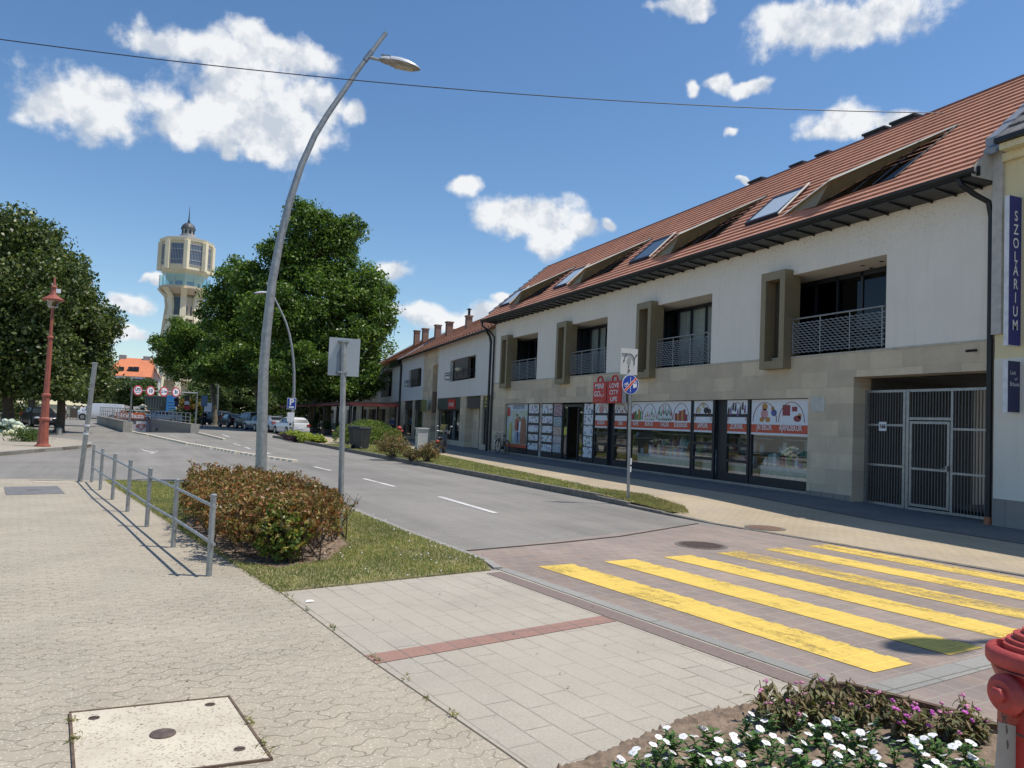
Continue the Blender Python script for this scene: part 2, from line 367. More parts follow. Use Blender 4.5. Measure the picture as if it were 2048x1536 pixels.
# ================================================================== GROUND
ROT = R(9.9)
cR, sR = math.cos(ROT), math.sin(ROT)
O = Vector((3.3, 8.05))
def X(u, v, z=0.0):                              # crossing frame: u across the street, v along it
    return (O.x+cR*u-sR*v, O.y+sR*u+cR*v, z)
def sheet(name, poly, z, mt, label=None, kind='structure', cat=None):
    mb = MB(); mb.quad(*[(p[0], p[1], z) for p in poly]); o = mb.build(name, mt); o['kind'] = kind
    if label: o['label'] = label
    if cat: o['category'] = cat
    return o
def slab(name, poly, z, mt, kerbmt=None, kw=0.14, skip=()):
    """raised paved area with a vertical edge"""
    mb = MB(); n = len(poly)
    mb.quad(*[(p[0], p[1], z) for p in poly])
    for i in range(n):
        a, b = poly[i], poly[(i+1) % n]; mb.quad((a[0], a[1], z), (a[0], a[1], -0.05), (b[0], b[1], -0.05), (b[0], b[1], z))
    o = mb.build(name, mt); o['kind'] = 'structure'; return o
def kerb(name, pts, z, mt, w=0.14, side=1):
    mb = MB(); pts = [Vector((p[0], p[1])) for p in pts]; L = []
    for i, p in enumerate(pts):
        t = (pts[min(i+1, len(pts)-1)]-pts[max(i-1, 0)]).normalized(); L.append(p+Vector((t.y, -t.x))*w*side)
    for i in range(len(pts)-1):
        seg = (pts[i+1]-pts[i]).length; k = max(1, int(seg/1.0))
        for j in range(k):
            a = pts[i].lerp(pts[i+1], j/k+0.004/seg); b = pts[i].lerp(pts[i+1], (j+1)/k-0.004/seg); c = L[i].lerp(L[i+1], (j+1)/k-0.004/seg); d = L[i].lerp(L[i+1], j/k+0.004/seg)
            mb.hexa([(a.x,a.y,-0.1),(b.x,b.y,-0.1),(c.x,c.y,-0.1),(d.x,d.y,-0.1),(a.x,a.y,z),(b.x,b.y,z),(c.x,c.y,z),(d.x,d.y,z)])
    o = mb.build(name, mt); o['kind'] = 'structure'; return o
m_ground = mat('ground soil', (0.20, 0.185, 0.15), 0.95, var=0.25, scale=0.5, bmp=0.3)
m_road = brickmat('road block paving', 0.2, 0.1, (0.27, 0.252, 0.222), (0.24, 0.226, 0.20), (0.18, 0.165, 0.14), 0.010, rot=-R(4), stain=0.14, bmp=0.15, fade=.9, streak=.16, stainscale=0.3, tint=((0.33, 0.305, 0.265), 0.25, 0.5))
m_tan = brickmat('interlocking tan pavers', 0.235, 0.13, (0.448, 0.388, 0.290), (0.398, 0.348, 0.265), (0.18, 0.15, 0.105), 0.006, rot=-ROT, zig=0.022, stain=0.2, fade=.6, bmp=0.35, speck=0.55, stainscale=0.9, tint=((0.41, 0.365, 0.28), 0.7, 0.5))
m_grey = brickmat('large grey paving blocks', 0.42, 0.2, (0.45, 0.405, 0.325), (0.41, 0.372, 0.305), (0.20, 0.175, 0.14), 0.006, rot=-ROT+R(90), offs=0.37, stain=0.14, fade=.7, bmp=0.3, stainscale=1.2, tint=((0.485, 0.42, 0.325), 0.5, 0.5))
m_redpav = brickmat('reddish crossing pavers', 0.19, 0.2, (0.35, 0.265, 0.215), (0.29, 0.235, 0.20), (0.42, 0.37, 0.31), 0.006, rot=-ROT, stain=0.2, bmp=0.3, stainscale=0.5, streak=.14, tint=((0.25, 0.22, 0.20), 0.45, 0.5), msmooth=0.5)
m_redblk = brickmat('red paving blocks', 0.2, 0.4, (0.37, 0.215, 0.165), (0.34, 0.20, 0.16), (0.22, 0.17, 0.14), 0.006, rot=-ROT, offs=0, stain=0.15)
m_brown = mat('brown edging blocks', (0.215, 0.165, 0.14), 0.85, var=0.12, scale=25, bmp=0.25)
m_kerbst = brickmat('grey kerb stone', 1.0, 0.5, (0.32, 0.31, 0.275), (0.29, 0.28, 0.255), (0.17, 0.16, 0.14), 0.008, rot=-ROT+R(90), offs=0, stain=0.2)
m_kerb = mat('kerb concrete', (0.32, 0.305, 0.27), 0.9, var=0.2, scale=9, bmp=0.3)
m_sand = brickmat('sandy pavement blocks', 0.2, 0.1, (0.49, 0.395, 0.265), (0.44, 0.36, 0.245), (0.30, 0.25, 0.17), 0.006, rot=R(90), stain=0.2, bmp=0.2, stainscale=0.6, tint=((0.40, 0.355, 0.29), 0.5, 0.5))
m_apron = brickmat('grey building apron blocks', 0.4, 0.2, (0.19, 0.185, 0.175), (0.17, 0.165, 0.16), (0.1, 0.095, 0.09), 0.007, rot=R(90), stain=0.2, bmp=0.2, stainscale=0.8)
m_steelplate = mat('steel cover plate', (0.19, 0.185, 0.18), 0.6, var=0.15, scale=4)
m_iron = mat('cast iron', (0.15, 0.11, 0.09), 0.65, 0.3, var=0.4, scale=30, bmp=0.5)
m_soil = mat('bed soil', (0.225, 0.165, 0.115), 0.97, var=0.4, scale=16, bmp=0.9, bscale=45)
# ground and road around the ramp opening
FRX = PY(300, 840, 81).x
HOLE = [(-3.5, 57.5), (0.12, 60.7), (FRX, 81.0), (-7.3, 80.2)]
def frame_sheet(name, outer, hole, z, mt):
    mb = MB()
    for i in range(4):
        a, b, c, d = outer[i], outer[(i+1) % 4], hole[(i+1) % 4], hole[i]
        mb.quad((a[0],a[1],z), (b[0],b[1],z), (c[0],c[1],z), (d[0],d[1],z))
    o = mb.build(name, mt); o['kind'] = 'structure'; return o
frame_sheet('ground', [(-900, -300), (900, -300), (900, 1500), (-900, 1500)], HOLE, -0.012, m_ground)
frame_sheet('road', [(-60, -6), (15.3, -6), (40, 190), (-60, 190)], HOLE, 0.0, m_road)
mb = MB(); mb.quad((-3.5,57.5,0), (0.12,60.7,0), (FRX,81,-2.6), (-7.3,80.2,-2.6)); struct(mb.build('ramp_road', m_road), 'sloping ramp road going down', 'ramp')
# foreground pavements
P_line = [(0.87, 7.5), (1.23, 5.31), (1.55, 3.7), (1.95, 1.5), (2.5, -1.5), (3.2, -6)]
sheet('pavement_tan', [(-60, 21.5), (-3.6, 19.7), (-2.2, 19.6), (-1.63, 19.4), (-0.5, 13.95), (0.25, 10.3)]+P_line+[(-60, -6)], 0.004, m_tan)
sheet('pavement_grey', [(0.87, 7.5), (3.05, 8.1), X(0.03, 0.10)[:2], X(0.03, -4.2)[:2], X(0.03, -9)[:2], (2.4, -1.0)]+P_line[::-1][2:-1], 0.004, m_grey)
sheet('paving_stripe_red', [(1.21, 5.40), (3.43, 6.02), (3.47, 5.83), (1.25, 5.20)], 0.008, m_redblk)
sheet('paving_stripe_brown', [X(-0.21, -0.02)[:2], X(-0.02, 0.0)[:2], X(0.0, -4.15)[:2], X(-0.20, -4.15)[:2]], 0.008, m_brown)
sheet('kerb_strip', [X(0.03, 0.15)[:2], X(0.16, 0.15)[:2], X(0.16, -4.2)[:2], X(0.03, -4.2)[:2]], 0.009, m_kerbst)
sheet('crossing_paving', [X(0.165, 1.3)[:2], (8.5, 11.6), (9.02, 10.7), (9.72, 6.9), (12.0, -6), X(0.04, -14)[:2], X(0.04, -4.2)[:2], X(0.04, 1.2)[:2]], 0.0045, m_redpav)
sheet('crossing_border', [X(0.165, -4.22)[:2], X(7.0, -4.12)[:2], X(7.0, -4.32)[:2], X(0.165, -4.42)[:2]], 0.008, m_kerbst)
# dark joint between the road and the crossing
mb = MB(); mb.tube([X(0.25, 1.32, 0.002), X(1.8, 1.5, 0.002), X(3.2, 1.75, 0.002), (8.5, 11.6, 0.002)], 0.02, 5); struct(mb.build('road_joint', mat('joint tar', (0.05, 0.045, 0.04), 0.9)))
mb = MB(); mb.tube([(p[0], p[1], 0.002) for p in P_line], 0.007, 5); struct(mb.build('paving_joint', mat('joint soil', (0.13, 0.11, 0.08), 0.95)))
# painted stripes: worn yellow paint
def paintmat(name, col, wear, seed, edge=0.0):
    m, nt, b = newmat(name); L = nt.links; v = coord(nt, rot=-ROT)
    mp = nd(nt, 'ShaderNodeMapping'); L.new(v, mp.inputs[0]); mp.inputs['Location'].default_value = (seed, seed*0.7, 0); mp.inputs['Scale'].default_value = (1.6, 0.55, 1)
    n = noise_n(nt, mp.outputs[0], 2.2, 6, 0.7); n2 = noise_n(nt, v, 22, 5, 0.75)
    br = nd(nt, 'ShaderNodeTexBrick'); L.new(v, br.inputs['Vector']); br.inputs['Scale'].default_value = 1; br.inputs['Brick Width'].default_value = 0.19; br.inputs['Row Height'].default_value = 0.2; br.inputs['Mortar Size'].default_value = 0.006
    s = mixc(nt, 0.42, n.outputs[0], n2.outputs[0])
    a = ramp(nt, s, [(wear-0.07, 0.0), (wear+0.10, 1.0)])
    c = mixc(nt, ramp(nt, n.outputs[0], [(0.35, 0.0), (0.75, 1.0)]), tuple(c*0.82 for c in col), col)
    c = mixc(nt, br.outputs['Fac'], c, tuple(min(1, k*1.12) for k in col))
    n4 = noise_n(nt, v, 3.0, 4); c = mixc(nt, ramp(nt, n4.outputs[0], [(0.62, 0.0), (0.75, 0.4)]), c, (0.25, 0.2, 0.1))
    L.new(c, b.inputs['Base Color']); b.inputs['Roughness'].default_value = 0.7; L.new(a, b.inputs['Alpha']); return m
wears = [0.385, 0.36, 0.38, 0.46, 0.40, 0.43]
for i in range(6):
    u0 = 0.57+0.98*i; mt = paintmat('yellow road paint %d' % i, (0.79, 0.555, 0.115), wears[i], 3.1*i+1)
    mb = MB(); nn = 40; rng = random.Random(i)
    eL = [0]*nn; eR = [0]*nn
    for k in range(nn):
        v0 = 0.12-4.2*k/nn; v1 = 0.12-4.2*(k+1)/nn; jag = rng.uniform(0, 0.035) if k % 2 else 0
        mb.quad(X(u0, v1, 0.009), X(u0+0.5-jag, v1, 0.009), X(u0+0.5-jag, v0, 0.009), X(u0, v0, 0.009))
    struct(mb.build('crosswalk_stripe', mt), 'worn yellow crosswalk stripe number %d' % (i+1), 'road marking')
m_white = paintmat('white road paint', (0.74, 0.72, 0.68), 0.40, 5)
def dash(p, q, w=0.12):
    a, b = Vector(p), Vector(q); t = (b-a).normalized(); n = Vector((-t.y, t.x, 0))*w/2
    mb = MB(); mb.quad(a-n, b-n, b+n, a+n); struct(mb.build('road_marking', m_white))
for a, b in (((878,993),(992,1026)), ((727,957),(790,973)), ((628,933),(662,941)), ((445,869),(458,874)), ((467,887),(480,891)), ((490,894),(501,898)), ((528,904),(540,908)), ((497,880),(515,881))):
    dash(G(*a, z=0.006), G(*b, z=0.006))
def arrow(px, py, s=1.0, bend=0):
    p = G(px, py, 0.006); mb = MB(); w = 0.09
    mb.quad((p.x-w, p.y-1.6*s, .006), (p.x+w, p.y-1.6*s, .006), (p.x+w, p.y+0.5*s, .006), (p.x-w, p.y+0.5*s, .006))
    mb.quad((p.x-0.34, p.y+0.5*s, .006), (p.x+0.34, p.y+0.5*s, .006), (p.x, p.y+1.7*s, .006))
    if bend: mb.quad((p.x+bend*.1, p.y-0.9*s, .006), (p.x+bend*1.0, p.y-0.1*s, .006), (p.x+bend*1.15, p.y-0.5*s, .006), (p.x+bend*.1, p.y-1.4*s, .006))
    struct(mb.build('road_arrow', m_white))
def stroke(pts, w):
    mb = MB(); q = [G(x, y, .006) for x, y in pts]
    for a, b in zip(q[:-1], q[1:]): n = Vector((0, w, 0)); mb.quad(a-n, b-n, b+n, a+n)
    struct(mb.build('road_arrow', m_white))
stroke([(283,898),(289,901),(297,903),(306,904),(313,904.5)], .18); stroke([(300,906),(308,905.5),(316,902)], .3); stroke([(341,871),(350,873),(357,876)], .25); stroke([(159,848.5),(165,848.5)], .5); stroke([(173,859),(181,859.5)], .3)
# toothed block divider between the lanes
m_cream = mat('pale divider blocks', (0.62, 0.56, 0.43), 0.85, var=0.12, scale=12)
pts = [G(x, y) for x, y in ((590,925),(530,916),(480,908),(430,899),(380,890),(340,881),(300,872),(270,866),(252,862))]
mb = MB(); rest = 0.0
for i in range(len(pts)-1):
    a, b = pts[i], pts[i+1]; seg = (b-a).length; t = (b-a).normalized(); n = Vector((-t.y, t.x, 0))
    d = rest
    while d < seg:
        far = a.y > 38
        Lb = 0.5 if not far else 0.97; hw = 0.14
        p = a+t*d; q = a+t*min(seg, d+Lb*0.72 if not far else d+0.95)
        mb.hexa([p-n*hw-Vector((0,0,.03)), q-n*hw-Vector((0,0,.03)), q+n*hw-Vector((0,0,.03)), p+n*hw-Vector((0,0,.03)), p-n*(hw-.05)+Vector((0,0,.09)), q-n*(hw-.05)+Vector((0,0,.09)), q+n*(hw-.05)+Vector((0,0,.09)), p+n*(hw-.05)+Vector((0,0,.09))])
        d += Lb
    rest = d-seg
struct(mb.build('lane_divider', m_cream, bevel=0.02))
mb = MB(); a = G(395, 867); b = G(450, 881)
for k in range(8):
    p = a.lerp(b, k/8); q = a.lerp(b, (k+.93)/8); n = Vector((.12, .03, 0)); u = Vector((0, 0, .1))
    mb.hexa([p-n, q-n, q+n, p+n, p-n*.7+u, q-n*.7+u, q+n*.7+u, p+n*.7+u])
struct(mb.build('lane_divider', m_cream))
# right kerb, grass strip and pavement
def sz(y):                                       # right pavement height
    return 0.006+0.094*max(0.0, min(1.0, (y-12.0)/3.5))
kerbline = [(8.78, 11.6), (8.66, 13.0), (8.61, 15.6), (8.2, 20.8), (7.6, 28.5), (6.95, 36.6), (6.52, 42.3), (6.0, 48.5), (5.36, 55.8)]
stripR = [(9.05, 13.2), (9.55, 16.5), (9.75, 20), (10.0, 26), (10.35, 32), (10.6, 38), (10.9, 43.0)]
def interp(pl, y):
    for i in range(len(pl)-1):
        if pl[i][1] <= y <= pl[i+1][1]:
            t = (y-pl[i][1])/(pl[i+1][1]-pl[i][1]); return pl[i][0]+t*(pl[i+1][0]-pl[i][0])
    return pl[0][0] if y < pl[0][1] else pl[-1][0]
rkerb = [(12.2, -6), (9.75, 6.9), (8.95, 10.8), (8.78, 11.6)]+kerbline[1:]
def facade_x(y): return 15.3 if y < 39.7 else 15.3+0.063*(y-39.7)
ys = [-6, 0, 4, 6.9, 9, 10.8, 11.6, 12, 12.6, 13.2, 13.8, 14.4, 15, 15.6, 16.5, 20, 26, 32, 38, 43, 46, 50, 55.8, 60, 64, 80, 110, 150]
def rk(y):
    if y > 55.8: return 9.6 if y < 110 else 9.6+(y-110)*0.1
    return interp(rkerb, y)
mb = MB()
for a, b in zip(ys[:-1], ys[1:]):
    mb.quad((rk(a)+.13, a, sz(a)), (facade_x(a)-2.3, a, sz(a)), (facade_x(b)-2.3, b, sz(b)), (rk(b)+.13, b, sz(b)))
struct(mb.build('pavement_sandy', m_sand))
mb = MB(); mj = MB()
for a, b in zip(ys[:-1], ys[1:]):
    mb.quad((facade_x(a)-2.3, a, sz(a)), (facade_x(a)+.6, a, sz(a)), (facade_x(b)+.6, b, sz(b)), (facade_x(b)-2.3, b, sz(b)))
    mj.quad((facade_x(a)-2.36, a, sz(a)+.004), (facade_x(a)-2.27, a, sz(a)+.004), (facade_x(b)-2.27, b, sz(b)+.004), (facade_x(b)-2.36, b, sz(b)+.004))
struct(mb.build('pavement_apron', m_apron)); struct(mj.build('drain_channel', mat('drain slot', (0.07, 0.065, 0.06), 0.9)))
mb = MB()
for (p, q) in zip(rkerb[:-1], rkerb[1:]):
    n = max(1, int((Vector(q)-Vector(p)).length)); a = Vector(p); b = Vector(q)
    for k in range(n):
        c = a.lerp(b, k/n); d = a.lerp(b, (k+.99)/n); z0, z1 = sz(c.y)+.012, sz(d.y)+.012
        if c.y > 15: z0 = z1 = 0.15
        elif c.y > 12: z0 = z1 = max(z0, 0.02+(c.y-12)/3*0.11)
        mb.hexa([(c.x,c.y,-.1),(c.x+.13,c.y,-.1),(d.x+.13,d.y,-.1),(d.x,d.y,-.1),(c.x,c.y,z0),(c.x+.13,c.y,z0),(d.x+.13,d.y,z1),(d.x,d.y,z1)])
struct(mb.build('kerb_right', mat('shade darkened kerb', (0.17, 0.155, 0.13), 0.9, var=0.3, scale=7, bmp=0.3), bevel=0.012))  # kerb colour darkened to stand for its shaded face and soil-covered top
kerb('kerb_far', [(5.36, 55.8), (7.2, 58.0), (8.9, 59.6), (9.6, 61), (9.6, 110)], 0.13, m_kerb, side=1)
# grass strip base
m_turf = mat('turf', (0.29, 0.25, 0.13), 0.95, var=0.45, scale=2.2, bmp=0.8, bscale=40)
m_dryturf = mat('dry turf', (0.26, 0.22, 0.11), 0.95, var=0.35, scale=3, bmp=0.8, bscale=40)
mb = MB()
sy = [12.9, 13.3, 13.8, 14.5, 15.6, 17, 20, 24, 28, 32, 36, 40, 43]
for a, b in zip(sy[:-1], sy[1:]):
    za, zb = min(.125, sz(a)+.03), min(.125, sz(b)+.03)
    mb.quad((interp(kerbline, a)+.14, a, za), (max(interp(kerbline, a)+.2, interp(stripR, a)), a, za), (interp(stripR, b), b, zb), (interp(kerbline, b)+.14, b, zb))
struct(mb.build('grass_strip_ground', m_turf))
# island at the white car, planted with yellow leaves
# grass island behind the fence
ISL = [(-1.63, 19.4), (-0.11, 19.05), (1.9, 18.7), (2.35, 16.4), (2.72, 13.87), (3.0, 11.0), (3.32, 8.7), (3.21, 8.16), (0.87, 7.5), (0.25, 10.3), (-0.5, 13.95)]
slab('grass_island_ground', ISL, 0.02, m_turf)
kerb('kerb_island', [ISL[1], ISL[2], ISL[3], ISL[4], ISL[5], ISL[6], (3.27, 8.22)], 0.022, m_kerb, w=0.1, side=-1)
sheet('bush_bed_soil', [(0.55, 9.1), (0.95, 8.55), (1.6, 9.0), (2.0, 10.0), (2.1, 12), (1.6, 14.5), (0.0, 14.2), (0.05, 12)], 0.024, m_soil)
# left far pavement with kerb
LP = [(-60, 19.5), (-9, 24.2), (-5.28, 27.95), (-4.51, 30.79), (-3.8, 33.4), (-3.55, 35.2), (-3.75, 37.2), (-4.6, 39.6), (-6.2, 42.0), (-8.5, 43.2), (-60, 44)]
slab('pavement_left', LP, 0.12, brickmat('left tan pavers', 0.4, 0.2, (0.45, 0.40, 0.31), (0.41, 0.36, 0.28), (0.28, 0.24, 0.19), 0.012, rot=R(60), stain=0.15, bmp=0.2))
kerb('kerb_left', LP[1:-1], 0.125, m_kerb, w=0.16, side=-1)
slab('park_ground', [(-60, 44.1), (-9.2, 44.1), (-10.5, 52), (-15, 120), (-60, 120)], 0.10, m_ground)
# covers, plates
def disc(name, c, r, z, mt, label, n=32, group=None):
    t = thing(name, label, 'manhole cover', c, 0, group)
    mb = MB(); mb.lathe([(r+.05, z-.01), (r+.05, z+.004), (r, z+.004)], c, n); mb.build('frame', mat('cover frame', (0.17, 0.15, 0.13), .7), t)
    mb = MB(); mb.lathe([(r, z-.01), (r, z+.007), (r*.97, z+.008), (.001, z+.008)], c, n)
    mb2 = MB()
    for k in range(-6, 7):
        for j in range(-6, 7):
            x, y = k*r/6.5, j*r/6.5
            if x*x+y*y < (r*.88)**2: mb.box(c[0]+x-.018, c[0]+x+.018, c[1]+y-.018, c[1]+y+.018, c[2]+z+.006, c[2]+z+.013)
    mb.build('lid', mt, t); return t
disc('manhole_cover', (6.96, 9.4, 0), 0.33, 0.006, m_iron, 'dark round iron manhole cover set in the reddish crossing paving')
disc('manhole_cover', (9.45, 10.95, 0.0), 0.30, 0.012, mat('rusty iron', (0.27, 0.17, 0.12), .8, .1, .35, 30, .5), 'rust brown round cover in the sandy pavement by the kerb')
t = thing('utility_slab', 'pale speckled concrete access slab with iron disc in tan paving', 'manhole cover', (-0.03, 4.34, 0), -R(2))
def concrete_speck():
    m, nt, b = newmat('speckled concrete'); v = coord(nt); L = nt.links
    vo = nd(nt, 'ShaderNodeTexVoronoi'); vo.inputs['Scale'].default_value = 100; L.new(v, vo.inputs['Vector'])
    n = noise_n(nt, v, 2.5, 5); c = ramp(nt, n.outputs[0], [(0.3, (0.50, 0.44, 0.34)), (0.7, (0.68, 0.61, 0.47))])
    c = mixc(nt, ramp(nt, vo.outputs['Color'], [(0.0, 0.9), (0.34, 0.0)]), c, (0.22, 0.17, 0.12))
    L.new(c, b.inputs['Base Color']); b.inputs['Roughness'].default_value = 0.9; n3 = noise_n(nt, v, 90, 3); bump(nt, b, n3.outputs[0], 0.35, .004); return m
SL = [(-0.49, 4.77), (0.30, 4.80), (0.45, 3.90), (-0.36, 3.88)]
mb = MB(); mb.quad(*[(x, y, 0.012) for x, y in SL][::-1]); mb.build('slab', concrete_speck(), t)
mb = MB()
for i in range(4):
    a = Vector((*SL[i], 0.0)); b = Vector((*SL[(i+1) % 4], 0.0)); d = (b-a).normalized(); n = Vector((-d.y, d.x, 0))*.011
    mb.hexa([a-d*.01-n*.2-Vector((0,0,.02)), b+d*.01-n*.2-Vector((0,0,.02)), b+d*.01+n-Vector((0,0,.02)), a-d*.01+n-Vector((0,0,.02)), a-d*.01-n*.2+Vector((0,0,.016)), b+d*.01-n*.2+Vector((0,0,.016)), b+d*.01+n+Vector((0,0,.016)), a-d*.01+n+Vector((0,0,.016))])
mb.build('frame', mat('rusted frame', (0.14, 0.095, 0.065), .9, .1, .4, 20), t)
mb = MB(); mb.lathe([(.062, .0), (.062, .018), (.05, .02), (.0, .019)], (-.03, 4.34, 0), 24); mb.build('disc', m_iron, t)
for x, y in ((-.37, 4.66), (.2, 4.7), (.32, 4.05)):
    mb = MB(); mb.lathe([(.028, .0), (.028, .0145), (.02, .0145), (.019, .0135), (.0, .0135)], (x, y, 0), 16)
    mb.tube([(x-.022, y, .017), (x, y-.004, .022), (x+.022, y, .017)], .0035, 5); mb.build('lifting_hook', m_iron, t)
t = thing('cover_plate', 'flat grey metal plate set in the tan pavement', 'cover plate', (-2.6, 17.1, 0))
mb = MB(); q = [G(8, 975), G(115, 973), G(130, 988), G(12, 991)]; mb.prism([(p.x, p.y) for p in q], lambda u, v, d: (u, v, d), 0.0, 0.012); mb.build('plate', m_steelplate, t)
mb = MB(); c = sum(q, Vector())/4; mb.box(c.x-.12, c.x+.12, c.y-.02, c.y+.02, .011, .017); mb.build('handle', m_iron, t)
# patch of newer slab by the leaning post
sheet('paving_patch', [(-2.9, 18.7), (-2.15, 18.7), (-2.2, 19.2), (-3.0, 19.2)], 0.008, mat('pale patch', (0.45, .39, .29), .9))
# litter
mb = MB(); mb.quad((1.03, 7.03, .010), (1.10, 7.04, .012), (1.115, 7.055, .014), (1.095, 7.065, .022), (1.05, 7.06, .024)); tag(mb.build('litter', mat('paper', (.75, .74, .7), .7)), 'small curled white scrap of paper on the grey paving', 'litter')
# ================================================================== BUILDINGS
class Fr:
    """facade frame: u along the wall, z up, d inwards"""
    def __init__(s, o, d):
        s.o = Vector((o[0], o[1], 0)); s.t = Vector((d[0], d[1], 0)).normalized(); s.n = Vector((s.t.y, -s.t.x, 0))
    def P(s, u, z, d=0.0): return s.o+s.t*u+s.n*d+Vector((0, 0, z))
    def hit(s, px, py, d=0.0):
        r = ray(px, py); c = (s.o+s.n*d-Vector((0, 0, EYE))).dot(s.n)/r.dot(s.n); p = Vector((0, 0, EYE))+r*c
        return ((p-s.o).dot(s.t), p.z)
    def box(s, mb, u0, u1, z0, z1, d0, d1):
        P = s.P; return mb.hexa([P(u0,z0,d0),P(u1,z0,d0),P(u1,z0,d1),P(u0,z0,d1),P(u0,z1,d0),P(u1,z1,d0),P(u1,z1,d1),P(u0,z1,d1)])
    def wall(s, mb, u0, u1, z0, z1, holes, depth, d=0.0):
        us = sorted({u0, u1} | {h[i] for h in holes for i in (0, 1) if u0 < h[i] < u1}); zs = sorted({z0, z1} | {h[i] for h in holes for i in (2, 3) if z0 < h[i] < z1})
        for a, b in zip(us[:-1], us[1:]):
            for c, e in zip(zs[:-1], zs[1:]):
                um, zm = (a+b)/2, (c+e)/2
                if any(h[0] < um < h[1] and h[2] < zm < h[3] for h in holes): continue
                mb.quad(s.P(a, c, d), s.P(b, c, d), s.P(b, e, d), s.P(a, e, d))
        for h in holes:
            a, b, c, e = max(h[0], u0), min(h[1], u1), max(h[2], z0), min(h[3], z1); dd = d+(h[4] if len(h) > 4 else depth)
            if a >= b or c >= e: continue
            P = s.P
            mb.quad(P(a,c,d), P(a,e,d), P(a,e,dd), P(a,c,dd)); mb.quad(P(b,c,d), P(b,c,dd), P(b,e,dd), P(b,e,d))
            if h[3] <= z1: mb.quad(P(a,e,d), P(b,e,d), P(b,e,dd), P(a,e,dd))
            if h[2] >= z0 and h[2] > 0.05: mb.quad(P(a,c,d), P(a,c,dd), P(b,c,dd), P(b,c,d))
        return mb
def stucco(name, col, stain=0.0, zstain=6.9):
    if name in _M: return _M[name]
    m, nt, b = newmat(name); L = nt.links; v = coord(nt); n = noise_n(nt, v, 0.8, 6, .6); n2 = noise_n(nt, v, 5, 5)
    c = ramp(nt, n.outputs[0], [(0.3, tuple(k*0.93 for k in col)), (0.7, col)])
    if stain:                                     # dirt run-off and mud specks under the eaves
        sp = nd(nt, 'ShaderNodeSeparateXYZ'); tc = nd(nt, 'ShaderNodeTexCoord'); L.new(tc.outputs['Object'], sp.inputs[0])
        mr = nd(nt, 'ShaderNodeMapRange'); L.new(sp.outputs[2], mr.inputs[0]); mr.inputs[1].default_value = zstain-1.1; mr.inputs[2].default_value = zstain
        n3 = noise_n(nt, v, 16, 8, .8); a = nd(nt, 'ShaderNodeMath', operation='MULTIPLY'); L.new(mr.outputs[0], a.inputs[0])
        L.new(ramp(nt, n3.outputs[0], [(.55, 0), (.60, 1)]), a.inputs[1])
        n4 = noise_n(nt, v, 1.3, 3); a2 = nd(nt, 'ShaderNodeMath', operation='MULTIPLY'); L.new(a.outputs[0], a2.inputs[0]); L.new(ramp(nt, n4.outputs[0], [(.4, 0.25), (.6, min(1, stain*1.6))]), a2.inputs[1])
        c = mixc(nt, a2.outputs[0], c, (0.24, 0.17, 0.10))
        mp = nd(nt, 'ShaderNodeMapping'); mp.inputs['Scale'].default_value = (3, 3, .25); L.new(tc.outputs['Object'], mp.inputs[0]); n6 = noise_n(nt, mp.outputs[0], 2, 4)
        c = mixc(nt, ramp(nt, n6.outputs[0], [(.5, 0), (.78, .13)]), c, (0.35, 0.32, 0.28))
    L.new(c, b.inputs['Base Color']); b.inputs['Roughness'].default_value = 0.92; bump(nt, b, n2.outputs[0], .12); _M[name] = m; return m
m_stucco = stucco('white render', (0.85, 0.785, 0.69), 0.55, 7.0)
m_stucco2 = stucco('grey white render', (0.74, 0.72, 0.68), 0.35, 6.6)
m_stone = brickmat('travertine cladding', 0.95, 0.42, (0.80, 0.66, 0.46), (0.56, 0.46, 0.33), (0.50, 0.42, 0.31), 0.004, offs=0.43, axes=(1, 2), stain=0.16, bmp=0.06, rough=.75, stainscale=1.6, tint=((0.57, 0.435, 0.32), 0.9, 0.45))
m_anth = mat('anthracite frames', (0.018, 0.022, 0.032), 0.35, var=0.1)
m_gutter = mat('black gutter metal', (0.022, 0.024, 0.027), 0.42, 0.3, var=.2)
m_bronze = mat('olive bronze panels', (0.27, 0.215, 0.125), 0.5, 0.15, var=.1, scale=2)
m_bronzeL = mat('champagne metal edge', (0.74, 0.69, 0.56), 0.5, 0.0, var=.08, scale=2)
m_bronzeD = mat('dark bronze slot', (0.07, 0.06, 0.042), 0.5, 0.2)
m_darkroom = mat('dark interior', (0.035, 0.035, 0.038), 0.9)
m_room = mat('shop interior walls', (0.50, 0.47, 0.42), 0.9)
m_pane = glass_mat('window glass', (0.80, 0.86, 0.86), 0.16, 0.8)
m_pane2 = glass_mat('dark window glass', (0.10, 0.115, 0.125), 0.03, 0.5)
m_steel = mat('galvanised steel', (0.33, 0.34, 0.345), 0.42, 0.75, var=.2, scale=14, bmp=.1)
m_steelD = mat('weathered galvanised steel', (0.33, 0.345, 0.345), 0.55, 0.55, var=.22, scale=9)
m_paper = mat('white print', (0.78, 0.79, 0.82), 0.5, var=.03)
m_redprint = mat('red print', (0.62, 0.10, 0.05), 0.5, var=.08)
m_redsign = mat('red sign', (0.60, 0.02, 0.018), 0.35, var=.06, coat=.3)
m_blackink = mat('black ink', (0.02, 0.02, 0.025), 0.6)
m_whiteink = mat('white letters', (0.82, 0.82, 0.82), 0.5, var=.02)
def tilemat(name, c1, c2, cd):
    return brickmat(name, 0.30, 0.171, c1, c2, cd, 0.004, offs=0.5, axes=(1, 2), stain=0.2, bmp=.15, rough=.8, stainscale=.5)
m_tile = tilemat('red brown roof tiles', (0.64, 0.30, 0.19), (0.55, 0.255, 0.165), (0.30, 0.14, 0.09))
m_tile2 = tilemat('orange brown roof tiles', (0.56, 0.27, 0.165), (0.42, 0.20, 0.13), (0.22, 0.11, 0.075))
